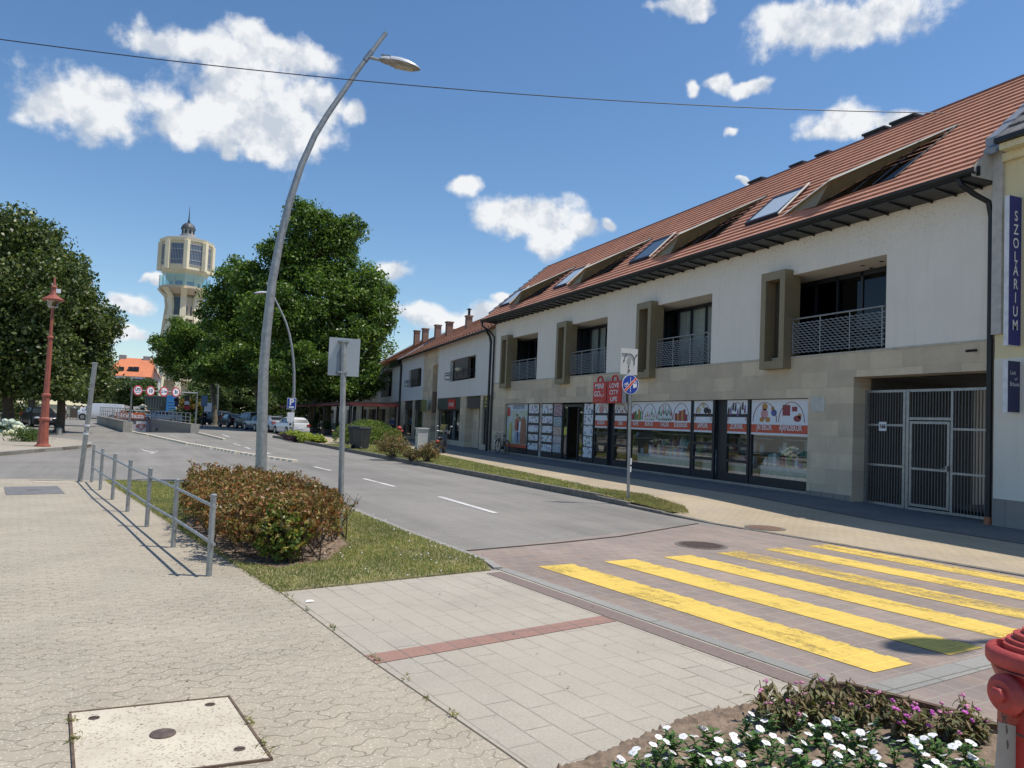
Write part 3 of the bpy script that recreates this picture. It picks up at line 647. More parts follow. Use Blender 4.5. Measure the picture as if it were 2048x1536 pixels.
m_lead = mat('grey flashing', (0.30, 0.31, 0.32), 0.5, .4, var=.15)
# ---------------------------------------------------------------- main building
F1 = Fr((15.3, 0), (0, 1))
B = thing('apartment_building', 'long white and stone clad apartment building with red tiled roof and shop windows', 'building', (15.3, 25, 0))
U0, U1 = 10.95, 39.72
LOG = [(13.70+6.77*i, 17.80+6.77*i) for i in range(4)]
holes = [(a, b, 3.84, 6.12, 1.9) for a, b in LOG]
mb = MB(); F1.wall(mb, U0, U1, 3.82, 7.25, holes, 1.9)
mb.quad((15.3,U1,0),(22,U1,0),(22,U1,3.82),(15.3,U1,3.82)); mb.quad((22,14.62,0),(22,U1,0),(22,U1,7.2),(22,14.62,7.2)); mb.quad((19.6,14.62,0),(22,14.62,0),(22,14.62,7.2),(19.6,14.62,7.2)); mb.quad((22,U0,3.2),(22,14.62,3.2),(22,14.62,7.2),(22,U0,7.2)); mb.quad((19.6,U0,3.2),(22,U0,3.2),(22,14.62,3.2),(19.6,14.62,3.2)); mb.quad((19.6,U0,0),(22,U0,0),(22,U0,3.2),(19.6,U0,3.2))
mb.build('wall', m_stucco, B)
SH = (16.15, 37.85, 0.16, 2.68)                  # shop opening
GT = (11.12, 14.62, -0.1, 3.18)                  # gate opening
mb = MB(); F1.wall(mb, U0, U1, -0.1, 3.82, [(SH[0], SH[1], SH[2], SH[3], .17), (GT[0], GT[1], GT[2], GT[3], 4.3)], .17, d=-0.018)
mb.quad(F1.P(U0, 3.82, -.018), F1.P(U0, 3.82, .01), F1.P(U1, 3.82, .01), F1.P(U1, 3.82, -.018)); mb.build('stone_cladding', m_stone, B)
mb = MB(); mb.quad((15.85,14.6,0),(19.58,14.6,0),(19.58,14.6,3.17),(15.85,14.6,3.17)); mb.quad((15.85,11.14,0),(19.58,11.14,0),(19.58,11.14,3.17),(15.85,11.14,3.17)); mb.quad((15.85,11.14,3.16),(19.58,11.14,3.16),(19.58,14.6,3.16),(15.85,14.6,3.16)); mb.build('passage_shade_lining', mat('passage shade tone', (.10,.095,.085), .9), B)  # added lining, its dark colour stands for the shade inside the passage
mb = MB(); F1.box(mb, 14.65, SH[0], -.1, .22, -.04, -.02); F1.box(mb, SH[0], SH[1], -.1, .15, -.05, .1); F1.box(mb, SH[1], U1, -.1, .22, -.04, -.02)
mb.build('plinth', brickmat('plinth blocks', .4, .3, (.34, .30, .26), (.30, .27, .23), (.15, .13, .11), .01, axes=(1, 2)), B)
mb = MB(); F1.box(mb, U0, U1, 3.79, 3.835, -.03, -.005); mb.build('ledge', mat('stone ledge', (.5, .45, .36), .8), B)
# carriage passage behind the gate
mb = MB(); mb.quad((15.3, 11.12, .0), (15.3, 14.62, .0), (19.6, 14.62, .0), (19.6, 11.12, .0)); mb.build('passage_floor', m_apron, B)
# eaves
mb = MB(); mb.hexa([(14.6,U0,7.14),(15.3,U0,7.1),(15.3,U1,7.1),(14.6,U1,7.14),(14.6,U0,7.2),(15.3,U0,7.2),(15.3,U1,7.2),(14.6,U1,7.2)])
for k in range(48):
    y = U0+.3+k*.6
    if y < U1: mb.hexa([(14.62,y,7.11),(15.29,y,7.05),(15.29,y+.03,7.05),(14.62,y+.03,7.11),(14.62,y,7.15),(15.29,y,7.11),(15.29,y+.03,7.11),(14.62,y+.03,7.15)])
mb.build('soffit', m_gutter, B)
mb = MB(); n = 8
prof = [(14.62+.10*math.cos(a)-.06, 7.27+.10*math.sin(a)) for a in [math.pi+math.pi*k/n for k in range(n+1)]]
for (x0, z0), (x1, z1) in zip(prof[:-1], prof[1:]): mb.quad((x0, U0-.1, z0), (x1, U0-.1, z1), (x1, U1+.3, z1), (x0, U1+.3, z0))
mb.box(14.645, 14.67, U0-.1, U1+.3, 7.14, 7.34); mb.box(14.47, 14.485, U0-.1, U1+.3, 7.24, 7.29); mb.build('gutter', m_gutter, B)
# roof: stepped tile courses
RX0, RZ0, RX1, RZ1 = 14.55, 7.28, 18.42, 10.70
SL1 = (RZ1-RZ0)/(RX1-RX0)
def courses(mb, P0, P1, Q0, Q1, n, t=0.03):
    """P0-P1 eave line, Q0-Q1 ridge line, n courses with a small step each"""
    P0, P1, Q0, Q1 = map(Vector, (P0, P1, Q0, Q1)); up = (P1-P0).cross(Q0-P0).normalized()
    if up.z < 0: up = -up
    for k in range(n):
        a, b = k/n, (k+1)/n
        A0, A1, B0, B1 = P0.lerp(Q0, a), P1.lerp(Q1, a), P0.lerp(Q0, b), P1.lerp(Q1, b)
        mb.quad(A0+up*t, A1+up*t, B1, B0); mb.quad(A0, A1, A1+up*t, A0+up*t); mb.quad(A0, A0+up*t, B0); mb.quad(A1, A1+up*t, B1)
mb = MB(); courses(mb, (RX0, U0, RZ0), (RX0, U1+.2, RZ0), (RX1, U0, RZ1), (RX1, U1+.2, RZ1), 20, .042)
mb.quad((RX1, U0, RZ1), (RX1, U1+.2, RZ1), (22.3, U1+.2, RZ1-SL1*(22.3-RX1)), (22.3, U0, RZ1-SL1*(22.3-RX1)))
roof = mb.build('roof', m_tile, B)
mb = MB(); mb.tube([(RX1, U0, RZ1-.02), (RX1, U1+.2, RZ1-.02)], .075, 8); sub(mb, 'ridge', mat('ridge tiles', (.30, .12, .08), .8, var=.25, scale=8), roof, B)
for yy in (U1+.03, U0-.22):                       # stepped grey flashing on both gable ends
    mb = MB()
    for k in range(12):
        a, b = k/12, (k+1)/12; x0, x1 = RX0+.4+(RX1-RX0-.4)*a, RX0+.4+(RX1-RX0-.4)*b; z0 = RZ0+SL1*(x0-RX0); z1 = RZ0+SL1*(x1-RX0)
        mb.hexa([(x0, yy, z0+.0), (x1, yy, z1), (x1, yy+.27, z1), (x0, yy+.27, z0), (x0, yy, z0+.13), (x1, yy, z1+.08), (x1, yy+.27, z1+.08), (x0, yy+.27, z0+.13)])
    sub(mb, 'flashing', m_lead, roof, B)
mb = MB()
mb.quad((15.3, U0, 3.82), (15.3, U0, 7.3), (RX1, U0, RZ1-.05), (22, U0, 7.2), (22, U0, 3.82)); mb.quad((15.3, U1, 7.2), (RX1, U1, RZ1-.05), (22, U1, 7.2), (22, U1, 3.8), (15.3, U1, 3.8)); mb.build('gable', m_stucco, B)
def rp(y, x, off=0.0):                           # a point on the front roof plane
    n = Vector((-SL1, 0, 1)).normalized(); return Vector((x, y, RZ0+SL1*(x-RX0)))+n*off
m_glz = glass_mat('dormer glass', (.05, .055, .065), .0, .35)
for i in range(4):
    dy = 6.77*i
    A, Bp, C = rp(17.15+dy, 15.22, .03), rp(13.10+dy, 16.92, .04), rp(13.42+dy, 15.22, .05)
    E = PX(1663, 357, 15.10)+Vector((0, dy, 0)); Ai = rp(15.75+dy, 15.05, .05); Ei = PX(1672, 388, 15.45)+Vector((0, dy, 0))
    mb = MB(); mb.quad(A, E, Ei, Ai); mb.quad(E, Bp, Ei)
    mb.quad(A, rp(17.0+dy, 15.9), E); mb.quad(rp(17.0+dy, 15.9), Bp, E)
    dm = mb.build('dormer', m_bronze, B)
    mb = MB(); v_ = Vector((-.10, 0, -.085)); w_ = Vector((0, 0, .02)); mb.quad(A+w_, E+w_, E+v_, A+v_); mb.quad(E+w_, Bp+w_, Bp+v_*.3, E+v_); mb.quad(A+v_, E+v_, E+Vector((0, 0, -.05)), A+Vector((0, 0, -.05))); mb.quad(E+v_, Bp+v_*.3, Bp, E+Vector((0, 0, -.05))); mb.tube([A, A+Vector((0, 0, -.08))], .05, 6); sub(mb, 'edge_trim', m_bronzeL, dm, B)
    mb = MB(); mb.tube([C, Bp], .018, 6); sub(mb, 'verge', m_gutter, dm, B)
    mb = MB(); mb.quad(Ai, Ei+Vector((0, 0, -.01)), Bp+Vector((0, 0, -.02)), C); sub(mb, 'glazing', m_glz, dm, B)
    mb = MB()
    for f in (.25, .5, .75):
        a = Ai.lerp(C, f)+Vector((-.02, 0, 0)); b = (Ei.lerp(Bp, max(0, f-.15)/.85))+Vector((-.02, 0, -.03)); mb.tube([a, b], .022, 4)
    sub(mb, 'mullions', m_anth, dm, B)
    y0, y1 = 17.5+dy, 18.95+dy
    mb = MB()
    for (a, b, c, d) in ((y0, y1, 15.32, 15.39), (y0, y1, 16.36, 16.44), (y0, y0+.09, 15.39, 16.36), (y1-.09, y1, 15.39, 16.36)):
        mb.hexa([rp(a, c, .0), rp(b, c, 0), rp(b, d, 0), rp(a, d, 0), rp(a, c, .11), rp(b, c, .11), rp(b, d, .11), rp(a, d, .11)])
    sk = mb.build('skylight', m_anth, B)
    mb = MB(); mb.quad(rp(y0+.09, 15.39, .09), rp(y1-.09, 15.39, .09), rp(y1-.09, 16.36, .09), rp(y0+.09, 16.36, .09))
    sub(mb, 'pane', mat('skylight blind', (.52, .58, .62), .2, 0, .05) if i != 1 else mat('dark skylight', (.06, .07, .08), .15), sk, B)
    mb = MB(); mb.tube([rp(y0-.05, 15.3, .07), rp(y0-.05, 16.45, .13)], .035, 6); sub(mb, 'rail', m_bronzeL, sk, B)
for xa_, xb_, yt_ in ((1735, 1776, 262), (1790, 1836, 238), (1640, 1663, 304), (1588, 1612, 325), (1505, 1530, 357)):
    p_ = PX((xa_+xb_)/2, yt_ + (3 if xa_ < 1700 else 0), 18.75); y0_, y1_ = PX(xb_, yt_, 18.75).y, PX(xa_, yt_, 18.75).y; mb = MB(); mb.box(18.6, 19.0, y0_, y1_, 10.0, p_.z-.06); mb.box(18.55, 19.05, y0_-.04, y1_+.04, p_.z-.06, p_.z)
    mb.build('roof_vent', mat('dark vent', (.03, .032, .036), .6), B)
# loggias with projecting bronze frames and woven railings
m_mesh = mat('woven steel', (0.30, 0.29, 0.27), 0.5, 0.2, var=.12, scale=3)
m_curtain = mat('pale curtain', (0.62, 0.64, 0.62), 0.9, var=.06)
for i, (a, b) in enumerate(LOG):
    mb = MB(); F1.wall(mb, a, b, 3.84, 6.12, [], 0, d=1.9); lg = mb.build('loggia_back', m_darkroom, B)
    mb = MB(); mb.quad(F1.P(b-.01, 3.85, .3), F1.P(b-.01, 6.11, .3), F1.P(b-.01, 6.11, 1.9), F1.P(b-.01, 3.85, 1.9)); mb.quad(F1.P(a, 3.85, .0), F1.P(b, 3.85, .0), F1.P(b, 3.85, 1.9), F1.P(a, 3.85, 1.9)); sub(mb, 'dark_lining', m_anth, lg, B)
    mb = MB()                                    # glazing frames in the recess
    for u in (a+.03, a+.85, a+1.65, a+2.5, a+3.3, b-.1): F1.box(mb, u, u+.07, 3.84, 6.10, 1.0, 1.06)
    F1.box(mb, a, b, 5.98, 6.10, 1.0, 1.06); F1.box(mb, a, b, 3.84, 3.95, 1.0, 1.06)
    sub(mb, 'glazing_frame', m_anth, lg, B)
    mb = MB(); mb.quad(F1.P(a, 3.84, 1.03), F1.P(b, 3.84, 1.03), F1.P(b, 6.1, 1.03), F1.P(a, 6.1, 1.03)); sub(mb, 'pane', m_pane if i in (1, 2) else m_pane2, lg, B)
    if i in (1, 2):                              # curtains
        mb = MB(); n = 60; w = 2.6
        for k in range(n):
            u = a+.9+w*k/n; d = 1.12+.035*math.sin(k*1.3); d2 = 1.12+.035*math.sin((k+1)*1.3)
            if i == 2 and .36 < k/n < .5: continue
            mb.quad(F1.P(u, 3.95, d), F1.P(u+w/n, 3.95, d2), F1.P(u+w/n, 5.98, d2), F1.P(u, 5.98, d))
        sub(mb, 'curtain', m_curtain, lg, B)
    if i == 0:
        mb = MB()
        for (u, d) in ((14.3, .5), (14.9, .5), (14.4, .9), (15.0, .9)): mb.lathe([(.05, 6.1), (.05, 6.112), (0, 6.112)], (15.3+d, u, 0), 10)
        sub(mb, 'ceiling_lamps', m_anth, lg, B)
    # projecting frame
    u0, u1 = b-.97, b+.0; d0 = -.30
    mb = MB()
    for (p, q, r, s) in ((u0, u1, 3.50, 3.72), (u0, u1, 6.02, 6.26), (u0, u0+.2, 3.72, 6.02), (u1-.2, u1, 3.72, 6.02)): F1.box(mb, p, q, r, s, d0, .25 if p > u0 or True else 0)
    bx = mb.build('window_box', m_bronze, B)
    mb = MB(); F1.box(mb, u0+.2, u1-.2, 3.72, 6.02, .05, .2); sub(mb, 'slot', m_bronzeD, bx, B)
    # railing
    ra, rb = a+.02, u0-.0
    mb = MB(); P = F1.P
    mb.tube([P(ra, 4.86, -.03), P(rb, 4.86, -.03)], .024, 8)
    rl = mb.build('railing', m_steel, B)
    for k in range(4): mb = MB(); u = ra+.06+(rb-ra-.12)*k/3; mb.tube([P(u, 3.88, -.02), P(u, 4.86, -.03)], .016, 6); sub(mb, 'post', m_steel, rl, B)
    mb = MB(); rows = 13; N = 64
    for r in range(rows):
        z = 3.93+r*.066
        for k in range(N):
            ua, ub = ra+(rb-ra)*k/N, ra+(rb-ra)*(k+1)/N
            ph = math.pi*(r % 2); za = z+.016*math.sin(ua*38+ph); zb = z+.016*math.sin(ub*38+ph); da = -.02+.014*math.cos(ua*38+ph); db = -.02+.014*math.cos(ub*38+ph)
            mb.quad(P(ua, za-.019, da-.014), P(ub, zb-.019, db-.014), P(ub, zb+.019, db+.014), P(ua, za+.019, da+.014))
    sub(mb, 'woven_mesh', m_mesh, rl, B)
# downpipes
def downpipe(pts, name, par, r=.055):
    mb = MB(); mb.tube(pts, r, 8); mb.build(name, m_gutter, par)
downpipe([(14.6, 11.3, 7.2), (14.62, 11.25, 7.05), (14.9, 11.15, 6.86), (15.15, 11.02, 6.7), (15.21, 11.0, 6.4), (15.21, 11.0, .05)], 'downpipe', B, .06)
downpipe([(14.55, 39.95, 7.2), (14.6, 39.95, 6.95), (15.0, 39.75, 6.65), (15.2, 39.62, 6.35), (15.21, 39.62, .15)], 'downpipe', B)
mb = MB(); mb.tube([(15.21, 11.0, 0), (15.21, 11.0, .16)], .075, 8); mb.build('pipe_foot', mat('orange pipe foot', (.45, .17, .08), .7), B)
mb = MB(); mb.tube([(15.28, 11.35, 3.62), (14.98, 11.35, 3.58)], .03, 8); mb.build('spout', m_gutter, B)
mb = MB(); mb.hexa([(15.14,10.72,3.9),(15.6,10.72,3.9),(15.6,10.93,3.9),(15.14,10.93,3.9),(15.14,10.72,7.75),(15.6,10.72,8.2),(15.6,10.93,8.2),(15.14,10.93,7.75)]); mb.quad((14.5,U0-.03,7.12),(15.16,U0-.03,7.12),(15.16,U0-.03,7.9),(14.5,U0-.03,7.3)); mb.build('fire_wall', mat('grey fire wall', (.50,.48,.45), .9), B)
mb = MB(); F1.box(mb, 14.64, 14.68, 1.22, 1.5, .05, .16); mb.build('intercom', m_anth, B)
mb = MB(); F1.box(mb, 15.55, 16.05, 2.30, 2.70, -.035, -.019); mb.build('wall_plate', mat('pale plate', (.55, .53, .46), .6), B)
# ---------------------------------------------------------------- shop front
def sx(px): return F1.hit(px, 870, .15)[0]
mb = MB(); mb.box(15.48, 20.5, 16.15, 37.85, .10, .15); mb.quad((20.5,16.15,.1),(20.5,37.85,.1),(20.5,37.85,2.9),(20.5,16.15,2.9)); mb.quad((15.5,16.15,.1),(20.5,16.15,.1),(20.5,16.15,2.9),(15.5,16.15,2.9)); mb.quad((15.5,37.85,.1),(20.5,37.85,.1),(20.5,37.85,2.9),(15.5,37.85,2.9)); mb.quad((15.5,16.15,2.72),(20.5,16.15,2.72),(20.5,37.85,2.72),(15.5,37.85,2.72))
mb.build('shop_interior', m_room, B)
D0 = .10
def fbar(mb, u0, u1, z0, z1, d0=D0, d1=D0+.08): F1.box(mb, u0, u1, z0, z1, d0, d1)
def dispframe(name, a, b, bars, zb=.16, zt=2.68, fw=.055):
    mb = MB(); fbar(mb, a, a+fw, zb, zt); fbar(mb, b-fw, b, zb, zt); fbar(mb, a+fw, b-fw, zt-.03, zt); fbar(mb, a+fw, b-fw, zb, zb+.26)
    for z in bars: fbar(mb, a+fw, b-fw, z-.045, z+.045)
    return mb.build(name, m_anth, B)
def pane(a, b, z0, z1, par, d=D0+.045):
    mb = MB(); mb.quad(F1.P(a, z0, d), F1.P(b, z0, d), F1.P(b, z1, d), F1.P(a, z1, d)); return sub(mb, 'pane', m_pane, par, B)
def flat(mb, poly, d): mb.quad(*[F1.P(u, z, d) for u, z in poly])
mb = MB(); fbar(mb, 16.15, 37.85, 2.682, 2.72, -.01, .2); mb.build('head_frame', m_anth, B)
def goodsmat():
    m, nt, b = newmat('printed goods'); v = coord(nt); L = nt.links
    vo = nd(nt, 'ShaderNodeTexVoronoi'); vo.inputs['Scale'].default_value = 9; L.new(v, vo.inputs['Vector'])
    hs = nd(nt, 'ShaderNodeHueSaturation'); hs.inputs['Saturation'].default_value = .75; hs.inputs['Value'].default_value = .5; L.new(vo.outputs['Color'], hs.inputs['Color'])
    n = noise_n(nt, v, 5, 3); vo2 = nd(nt, 'ShaderNodeTexVoronoi'); vo2.inputs['Scale'].default_value = 5.2; L.new(v, vo2.inputs['Vector'])
    f = ramp(nt, vo2.outputs['Distance'], [(.34, 1.0), (.40, 0.0)])
    c = mixc(nt, f, (.74, .75, .78), hs.outputs[0]); L.new(c, b.inputs['Base Color']); b.inputs['Roughness'].default_value = .5; return m
m_goods = goodsmat()
def collage(name, s, a, b_):
    m, nt, b = newmat(name); v = coord(nt); vo = nd(nt, 'ShaderNodeTexVoronoi'); vo.inputs['Scale'].default_value = s; nt.links.new(v, vo.inputs['Vector'])
    c = mixc(nt, ramp(nt, vo.outputs['Color'], [(.35, 0), (.6, 1)]), a, b_); n = noise_n(nt, v, 12, 4); c = mixc(nt, ramp(nt, n.outputs[0], [(.45, 0), (.6, .7)]), c, (.75, .7, .65))
    nt.links.new(c, b.inputs['Base Color']); b.inputs['Roughness'].default_value = .5; return m
# 1 the big poster with the couple
a, b = sx(1056), sx(1012.5)
f = dispframe('shop_window', a, b, [])
mb = MB(); flat(mb, [(a+.05, .45), (b-.05, .45), (b-.05, 2.66), (a+.05, 2.66)], D0+.03)
po = sub(mb, 'poster', collage('poster meadow', 2.5, (.42, .50, .30), (.50, .58, .60)), f, B)
mb = MB(); flat(mb, [(a+.05, 2.33), (b-.05, 2.33), (b-.05, 2.66), (a+.05, 2.66)], D0+.02); sub(mb, 'poster_header', mat('pale print', (.6, .66, .74), .5), f, B)
mb = MB(); flat(mb, [(b-.15, 2.05), (b-.5, 2.05), (b-.5, 2.50), (b-.15, 2.50)], D0+.014); sub(mb, 'poster_logo', m_redsign, f, B)
mb = MB(); flat(mb, [(a+.05, .45), (b-.05, .45), (b-.05, .62), (a+.05, .62)], D0+.02); sub(mb, 'poster_foot', m_redprint, f, B)
def person2d(uc, h, colr, legs, tag_):
    mb = MB(); z0 = .70
    flat(mb, [(uc-.22, z0), (uc+.2, z0), (uc+.24, z0+h*.45), (uc-.22, z0+h*.45)], D0+.015); sub(mb, 'poster_figure', legs, f, B)
    mb = MB(); flat(mb, [(uc-.24, z0+h*.42), (uc+.26, z0+h*.42), (uc+.24, z0+h*.8), (uc+.08, z0+h*.85), (uc-.08, z0+h*.85), (uc-.24, z0+h*.8)], D0+.012); sub(mb, 'poster_figure', colr, f, B)
    mb = MB(); flat(mb, [(uc+.10*math.cos(t), z0+h*.91+.13*math.sin(t)) for t in [k*math.pi/6 for k in range(12)]], D0+.010); sub(mb, 'poster_figure', mat('printed skin', (.55, .33, .22), .6), f, B)
    mb = MB(); flat(mb, [(uc+.11*math.cos(t), z0+h*.945+.10*math.sin(t)) for t in [k*math.pi/6 for k in range(7)]], D0+.008); sub(mb, 'poster_figure', mat('printed hair', (.10, .06, .04), .6), f, B)
m_brownpr = mat('printed brown', (.38, .17, .10), .6, var=.4, scale=9)
person2d(b-1.45, 1.45, mat('printed red', (.5, .16, .12), .6), mat('printed jeans', (.35, .42, .52), .6), '')
person2d(b-1.78, 1.3, m_paper, mat('printed jeans', (.35, .42, .52), .6), '')
mb = MB(); flat(mb, [(a+.15, .65), (a+.95, .65), (a+.85, 1.9), (a+.5, 2.05), (a+.25, 1.8)], D0+.011); sub(mb, 'poster_bags', m_brownpr, f, B)
mb = MB(); flat(mb, [(b-.8, .65), (b-.45, .65), (b-.5, 1.7), (b-.75, 1.75)], D0+.011); sub(mb, 'poster_bags', mat('printed yellow', (.6, .55, .12), .6), f, B)
text('LOVE CITY LIFE', .27, F1.P((a+b)/2-.2, 2.50, D0+.012), (0, -1, 0), (0, 0, 1), m_blackink, 'lettering', B, .78).parent = f
# 2 narrow windows with five prints each
for (p0, p1) in ((1057, 1079), (1084, 1107)):
    a, b = sx(p1), sx(p0); f = dispframe('shop_window', a, b, [2.13, 1.68, 1.24, .82])
    for z0, z1 in ((2.2, 2.64), (1.74, 2.07), (1.30, 1.62), (.88, 1.18), (.44, .76)):
        mb = MB(); flat(mb, [(a+.07, z0), (b-.07, z0), (b-.07, z1), (a+.07, z1)], D0-.006); sub(mb, 'poster', m_goods, f, B)
a, b = sx(1084), sx(1079); mb = MB(); F1.box(mb, a, b, .16, 2.68, .12, .16); mb.build('narrow_panel', collage('colour strip', 4, (.3, .3, .28), (.4, .25, .2)), B)
a, b = sx(1125), sx(1107.5); f = dispframe('shop_window', a, b, [])
for z0, z1, c1, c2 in ((2.08, 2.64, (.30, .10, .14), (.22, .09, .16)), (1.62, 2.05, (.10, .22, .38), (.30, .38, .32)), (1.20, 1.60, (.45, .20, .14), (.42, .36, .26)), (.85, 1.18, (.55, .52, .5), (.35, .25, .3)), (.44, .83, (.2, .3, .42), (.4, .42, .4))):
    mb = MB(); flat(mb, [(a+.03, z0), (b-.03, z0), (b-.03, z1), (a+.03, z1)], D0-.006); sub(mb, 'poster', collage('collage %.2f' % z0, 14, c1, c2), f, B)
# 3 open sliding door
a, b = sx(1167), sx(1126); mb = MB(); fbar(mb, b-.5, b-.44, .15, 2.55); fbar(mb, a+.44, a+.5, .15, 2.55); fbar(mb, a, b, 2.5, 2.6); fbar(mb, a, a+.05, .15, 2.6); fbar(mb, b-.05, b, .15, 2.6)
dr = mb.build('shop_door', m_anth, B); pane(a+.05, a+.44, .2, 2.5, dr); pane(b-.44, b-.05, .2, 2.5, dr)
mb = MB(); flat(mb, [(b-.40, 1.25), (b-.12, 1.25), (b-.12, 1.6), (b-.40, 1.6)], D0+.03); sub(mb, 'sticker', mat('yellow sticker', (.6, .55, .08), .5), dr, B)
mb = MB(); F1.box(mb, a+.5, b-.5, .15, 1.15, 2.4, 2.9); mb.build('shop_counter', mat('wood counter', (.28, .15, .07), .6, var=.2), B)
# 4 window with five stacked prints
a, b = sx(1188.5), sx(1167.5); f = dispframe('shop_window', a, b, [])
for k in range(5):
    z1 = 2.62-k*.455; mb = MB(); flat(mb, [(a+.06, z1-.42), (b-.06, z1-.42), (b-.06, z1), (a+.06, z1)], D0-.006); sub(mb, 'poster', m_goods, f, B)
def header(a, b, f, arches, words, split=False):
    """white printed header, red band and words"""
    zt = 2.66
    if split:
        mb = MB(); flat(mb, [(a, 2.24), (b, 2.24), (b, zt), (a, zt)], D0-.006); flat(mb, [(a+.02, 1.93), (b-.02, 1.93), (b-.02, 2.14), (a+.02, 2.14)], D0-.006); flat(mb, [(a+.02, 1.64), (b-.02, 1.64), (b-.02, 1.70), (a+.02, 1.70)], D0-.006)
    else: mb = MB(); flat(mb, [(a, 1.94), (b, 1.94), (b, zt), (a, zt)], D0-.006); flat(mb, [(a, 1.64), (b, 1.64), (b, 1.70), (a, 1.70)], D0-.006)
    sub(mb, 'header_print', m_paper, f, B)
    mb = MB(); flat(mb, [(a+(.02 if split else 0), 1.70), (b-(.02 if split else 0), 1.70), (b-(.02 if split else 0), 1.94), (a+(.02 if split else 0), 1.94)], D0-.006); sub(mb, 'red_band', m_redprint, f, B)
    mb = MB()
    for (u, w) in arches:
        pth = [F1.P(u+w*math.cos(t), 2.02+.56*math.sin(t), D0-.012) for t in [math.pi*k/14 for k in range(15)]]; mb.tube(pth, .010, 4)
    if arches: sub(mb, 'arches', mat('brown arch line', (.28, .13, .09), .6), f, B)
    for (u, s) in words:
        text(s, .25, F1.P(u, 1.86, D0-.012), (0, -1, 0), (0, 0, 1), m_whiteink, 'lettering', B, .62, bold=.004).parent = f
PC = [mat('print ' + n, c, .5, var=.15, scale=20) for n, c in (('dark', (.03, .03, .04)), ('wine', (.30, .05, .06)), ('green', (.10, .28, .08)), ('amber', (.50, .25, .06)), ('pink', (.6, .3, .3)), ('blue', (.08, .12, .35)), ('straw', (.60, .48, .28)), ('purple', (.25, .15, .35)))]
def bottle2d(u, h, w, mt, f):
    z = 1.99; mb = MB(); flat(mb, [(u-w, z), (u+w, z), (u+w, z+h*.6), (u+w*.35, z+h*.72), (u+w*.35, z+h), (u-w*.35, z+h), (u-w*.35, z+h*.72), (u-w, z+h*.6)], D0-.010); sub(mb, 'printed_bottle', mt, f, B)
    mb = MB(); flat(mb, [(u-w*.8, z+h*.15), (u+w*.8, z+h*.15), (u+w*.8, z+h*.42), (u-w*.8, z+h*.42)], D0-.013); sub(mb, 'printed_label', m_paper, f, B)
def blob2d(u, z, r, mt, f, rr=1.0):
    mb = MB(); flat(mb, [(u+r*math.cos(t), z+r*rr*math.sin(t)) for t in [k*math.pi/6 for k in range(12)]], D0-.010); sub(mb, 'printed_item', mt, f, B)
rg = random.Random(4)
# 5 panes left of the pole
a, b = sx(1218), sx(1190); f = dispframe('shop_window', a, b, [2.18, 1.42, .98]); header(a+.05, b-.05, f, [((a+b)/2, .5)], [((a+b)/2, 'ÉDESSÉG')], True); pane(a+.05, b-.05, .4, 1.64, f)
blob2d((a+b)/2, 2.38, .2, PC[4], f, .75)
mb = MB(); fbar(mb, sx(1229), a, .16, 2.68, .2, .3); mb.build('dark_panel', m_anth, B)
a, b = sx(1257), sx(1229); f = dispframe('shop_window', a, b, [2.18, 1.42, .98]); header(a+.05, b-.05, f, [((a+b)/2, .5)], [((a+b)/2, 'TEÁK')], True); pane(a+.05, b-.05, .4, 1.64, f)
for k in range(6): blob2d(a+.15+k*.13, 2.35+rg.uniform(-.06, .1), .05, rg.choice(PC), f)
mb = MB(); F1.box(mb, a+.15, b-.4, .4, 1.6, .5, .6); mb.build('yellow_display', mat('yellow display', (.4, .36, .05), .7), B)
mb = MB(); fbar(mb, sx(1263), sx(1257), .16, 2.68); mb.build('dark_panel', m_anth, B)
# 6 big window
a, b = sx(1385), sx(1263); f = dispframe('shop_window', a, b, []); w = b-a
us = [b-.38, b-1.28, b-2.28, b-3.25]
header(a+.05, b-.05, f, [(u, .47) for u in us], [(us[0], 'KÁVÉ'), (us[1], 'BOROK'), (us[2], 'ITALOK'), (us[3], 'ÉDESSÉGEK')]); pane(a+.05, b-.05, .4, 1.64, f)
for k in range(7): bottle2d(us[2]-.36+k*.12, rg.uniform(.34, .58), .045, rg.choice(PC[:4]), f)
for k in range(5): bottle2d(us[1]-.3+k*.14, rg.uniform(.24, .52), .05, rg.choice(PC[1:5]), f)
for k in range(6):
    u = us[0]-.3+k*.11; h = rg.uniform(.15, .45); mb = MB(); flat(mb, [(u-.06, 1.99), (u+.06, 1.99), (u+.06, 1.99+h), (u-.06, 1.99+h)], D0-.010-k*.0004); sub(mb, 'printed_item', rg.choice(PC[1:4]), f, B)
for k in range(6):
    u = us[3]-.3+k*.12; h = rg.uniform(.2, .5); mb = MB(); flat(mb, [(u-.07, 1.99), (u+.07, 1.99), (u+.07, 1.99+h), (u-.07, 1.99+h)], D0-.010-k*.0004); sub(mb, 'printed_item', rg.choice(PC[:2]+[PC[3]]), f, B)
# 7 two doors
a, b = sx(1431), sx(1386); f = dispframe('shop_window', a, b, [2.19, 1.28, .80], fw=.1); header(a+.1, b-.1, f, [((a+b)/2, .42)], [((a+b)/2, 'SAPKÁK')], True); pane(a+.1, b-.1, .4, 1.64, f)
blob2d((a+b)/2+.25, 2.36, .13, PC[6], f, .8); blob2d((a+b)/2-.0, 2.52, .1, PC[6], f, .9); blob2d((a+b)/2-.15, 2.35, .13, PC[0], f, .8); blob2d((a+b)/2-.32, 2.32, .10, PC[0], f, .8)
mb = MB(); fbar(mb, sx(1452), a, .16, 2.68, .2, .28); mb.build('dark_panel', m_anth, B)
a, b = sx(1501), sx(1452); f = dispframe('shop_window', a, b, [2.19, 1.28, .80], fw=.1); header(a+.1, b-.1, f, [((a+b)/2, .42)], [((a+b)/2, 'ZOKNIK')], True); pane(a+.1, b-.1, .4, 1.64, f)
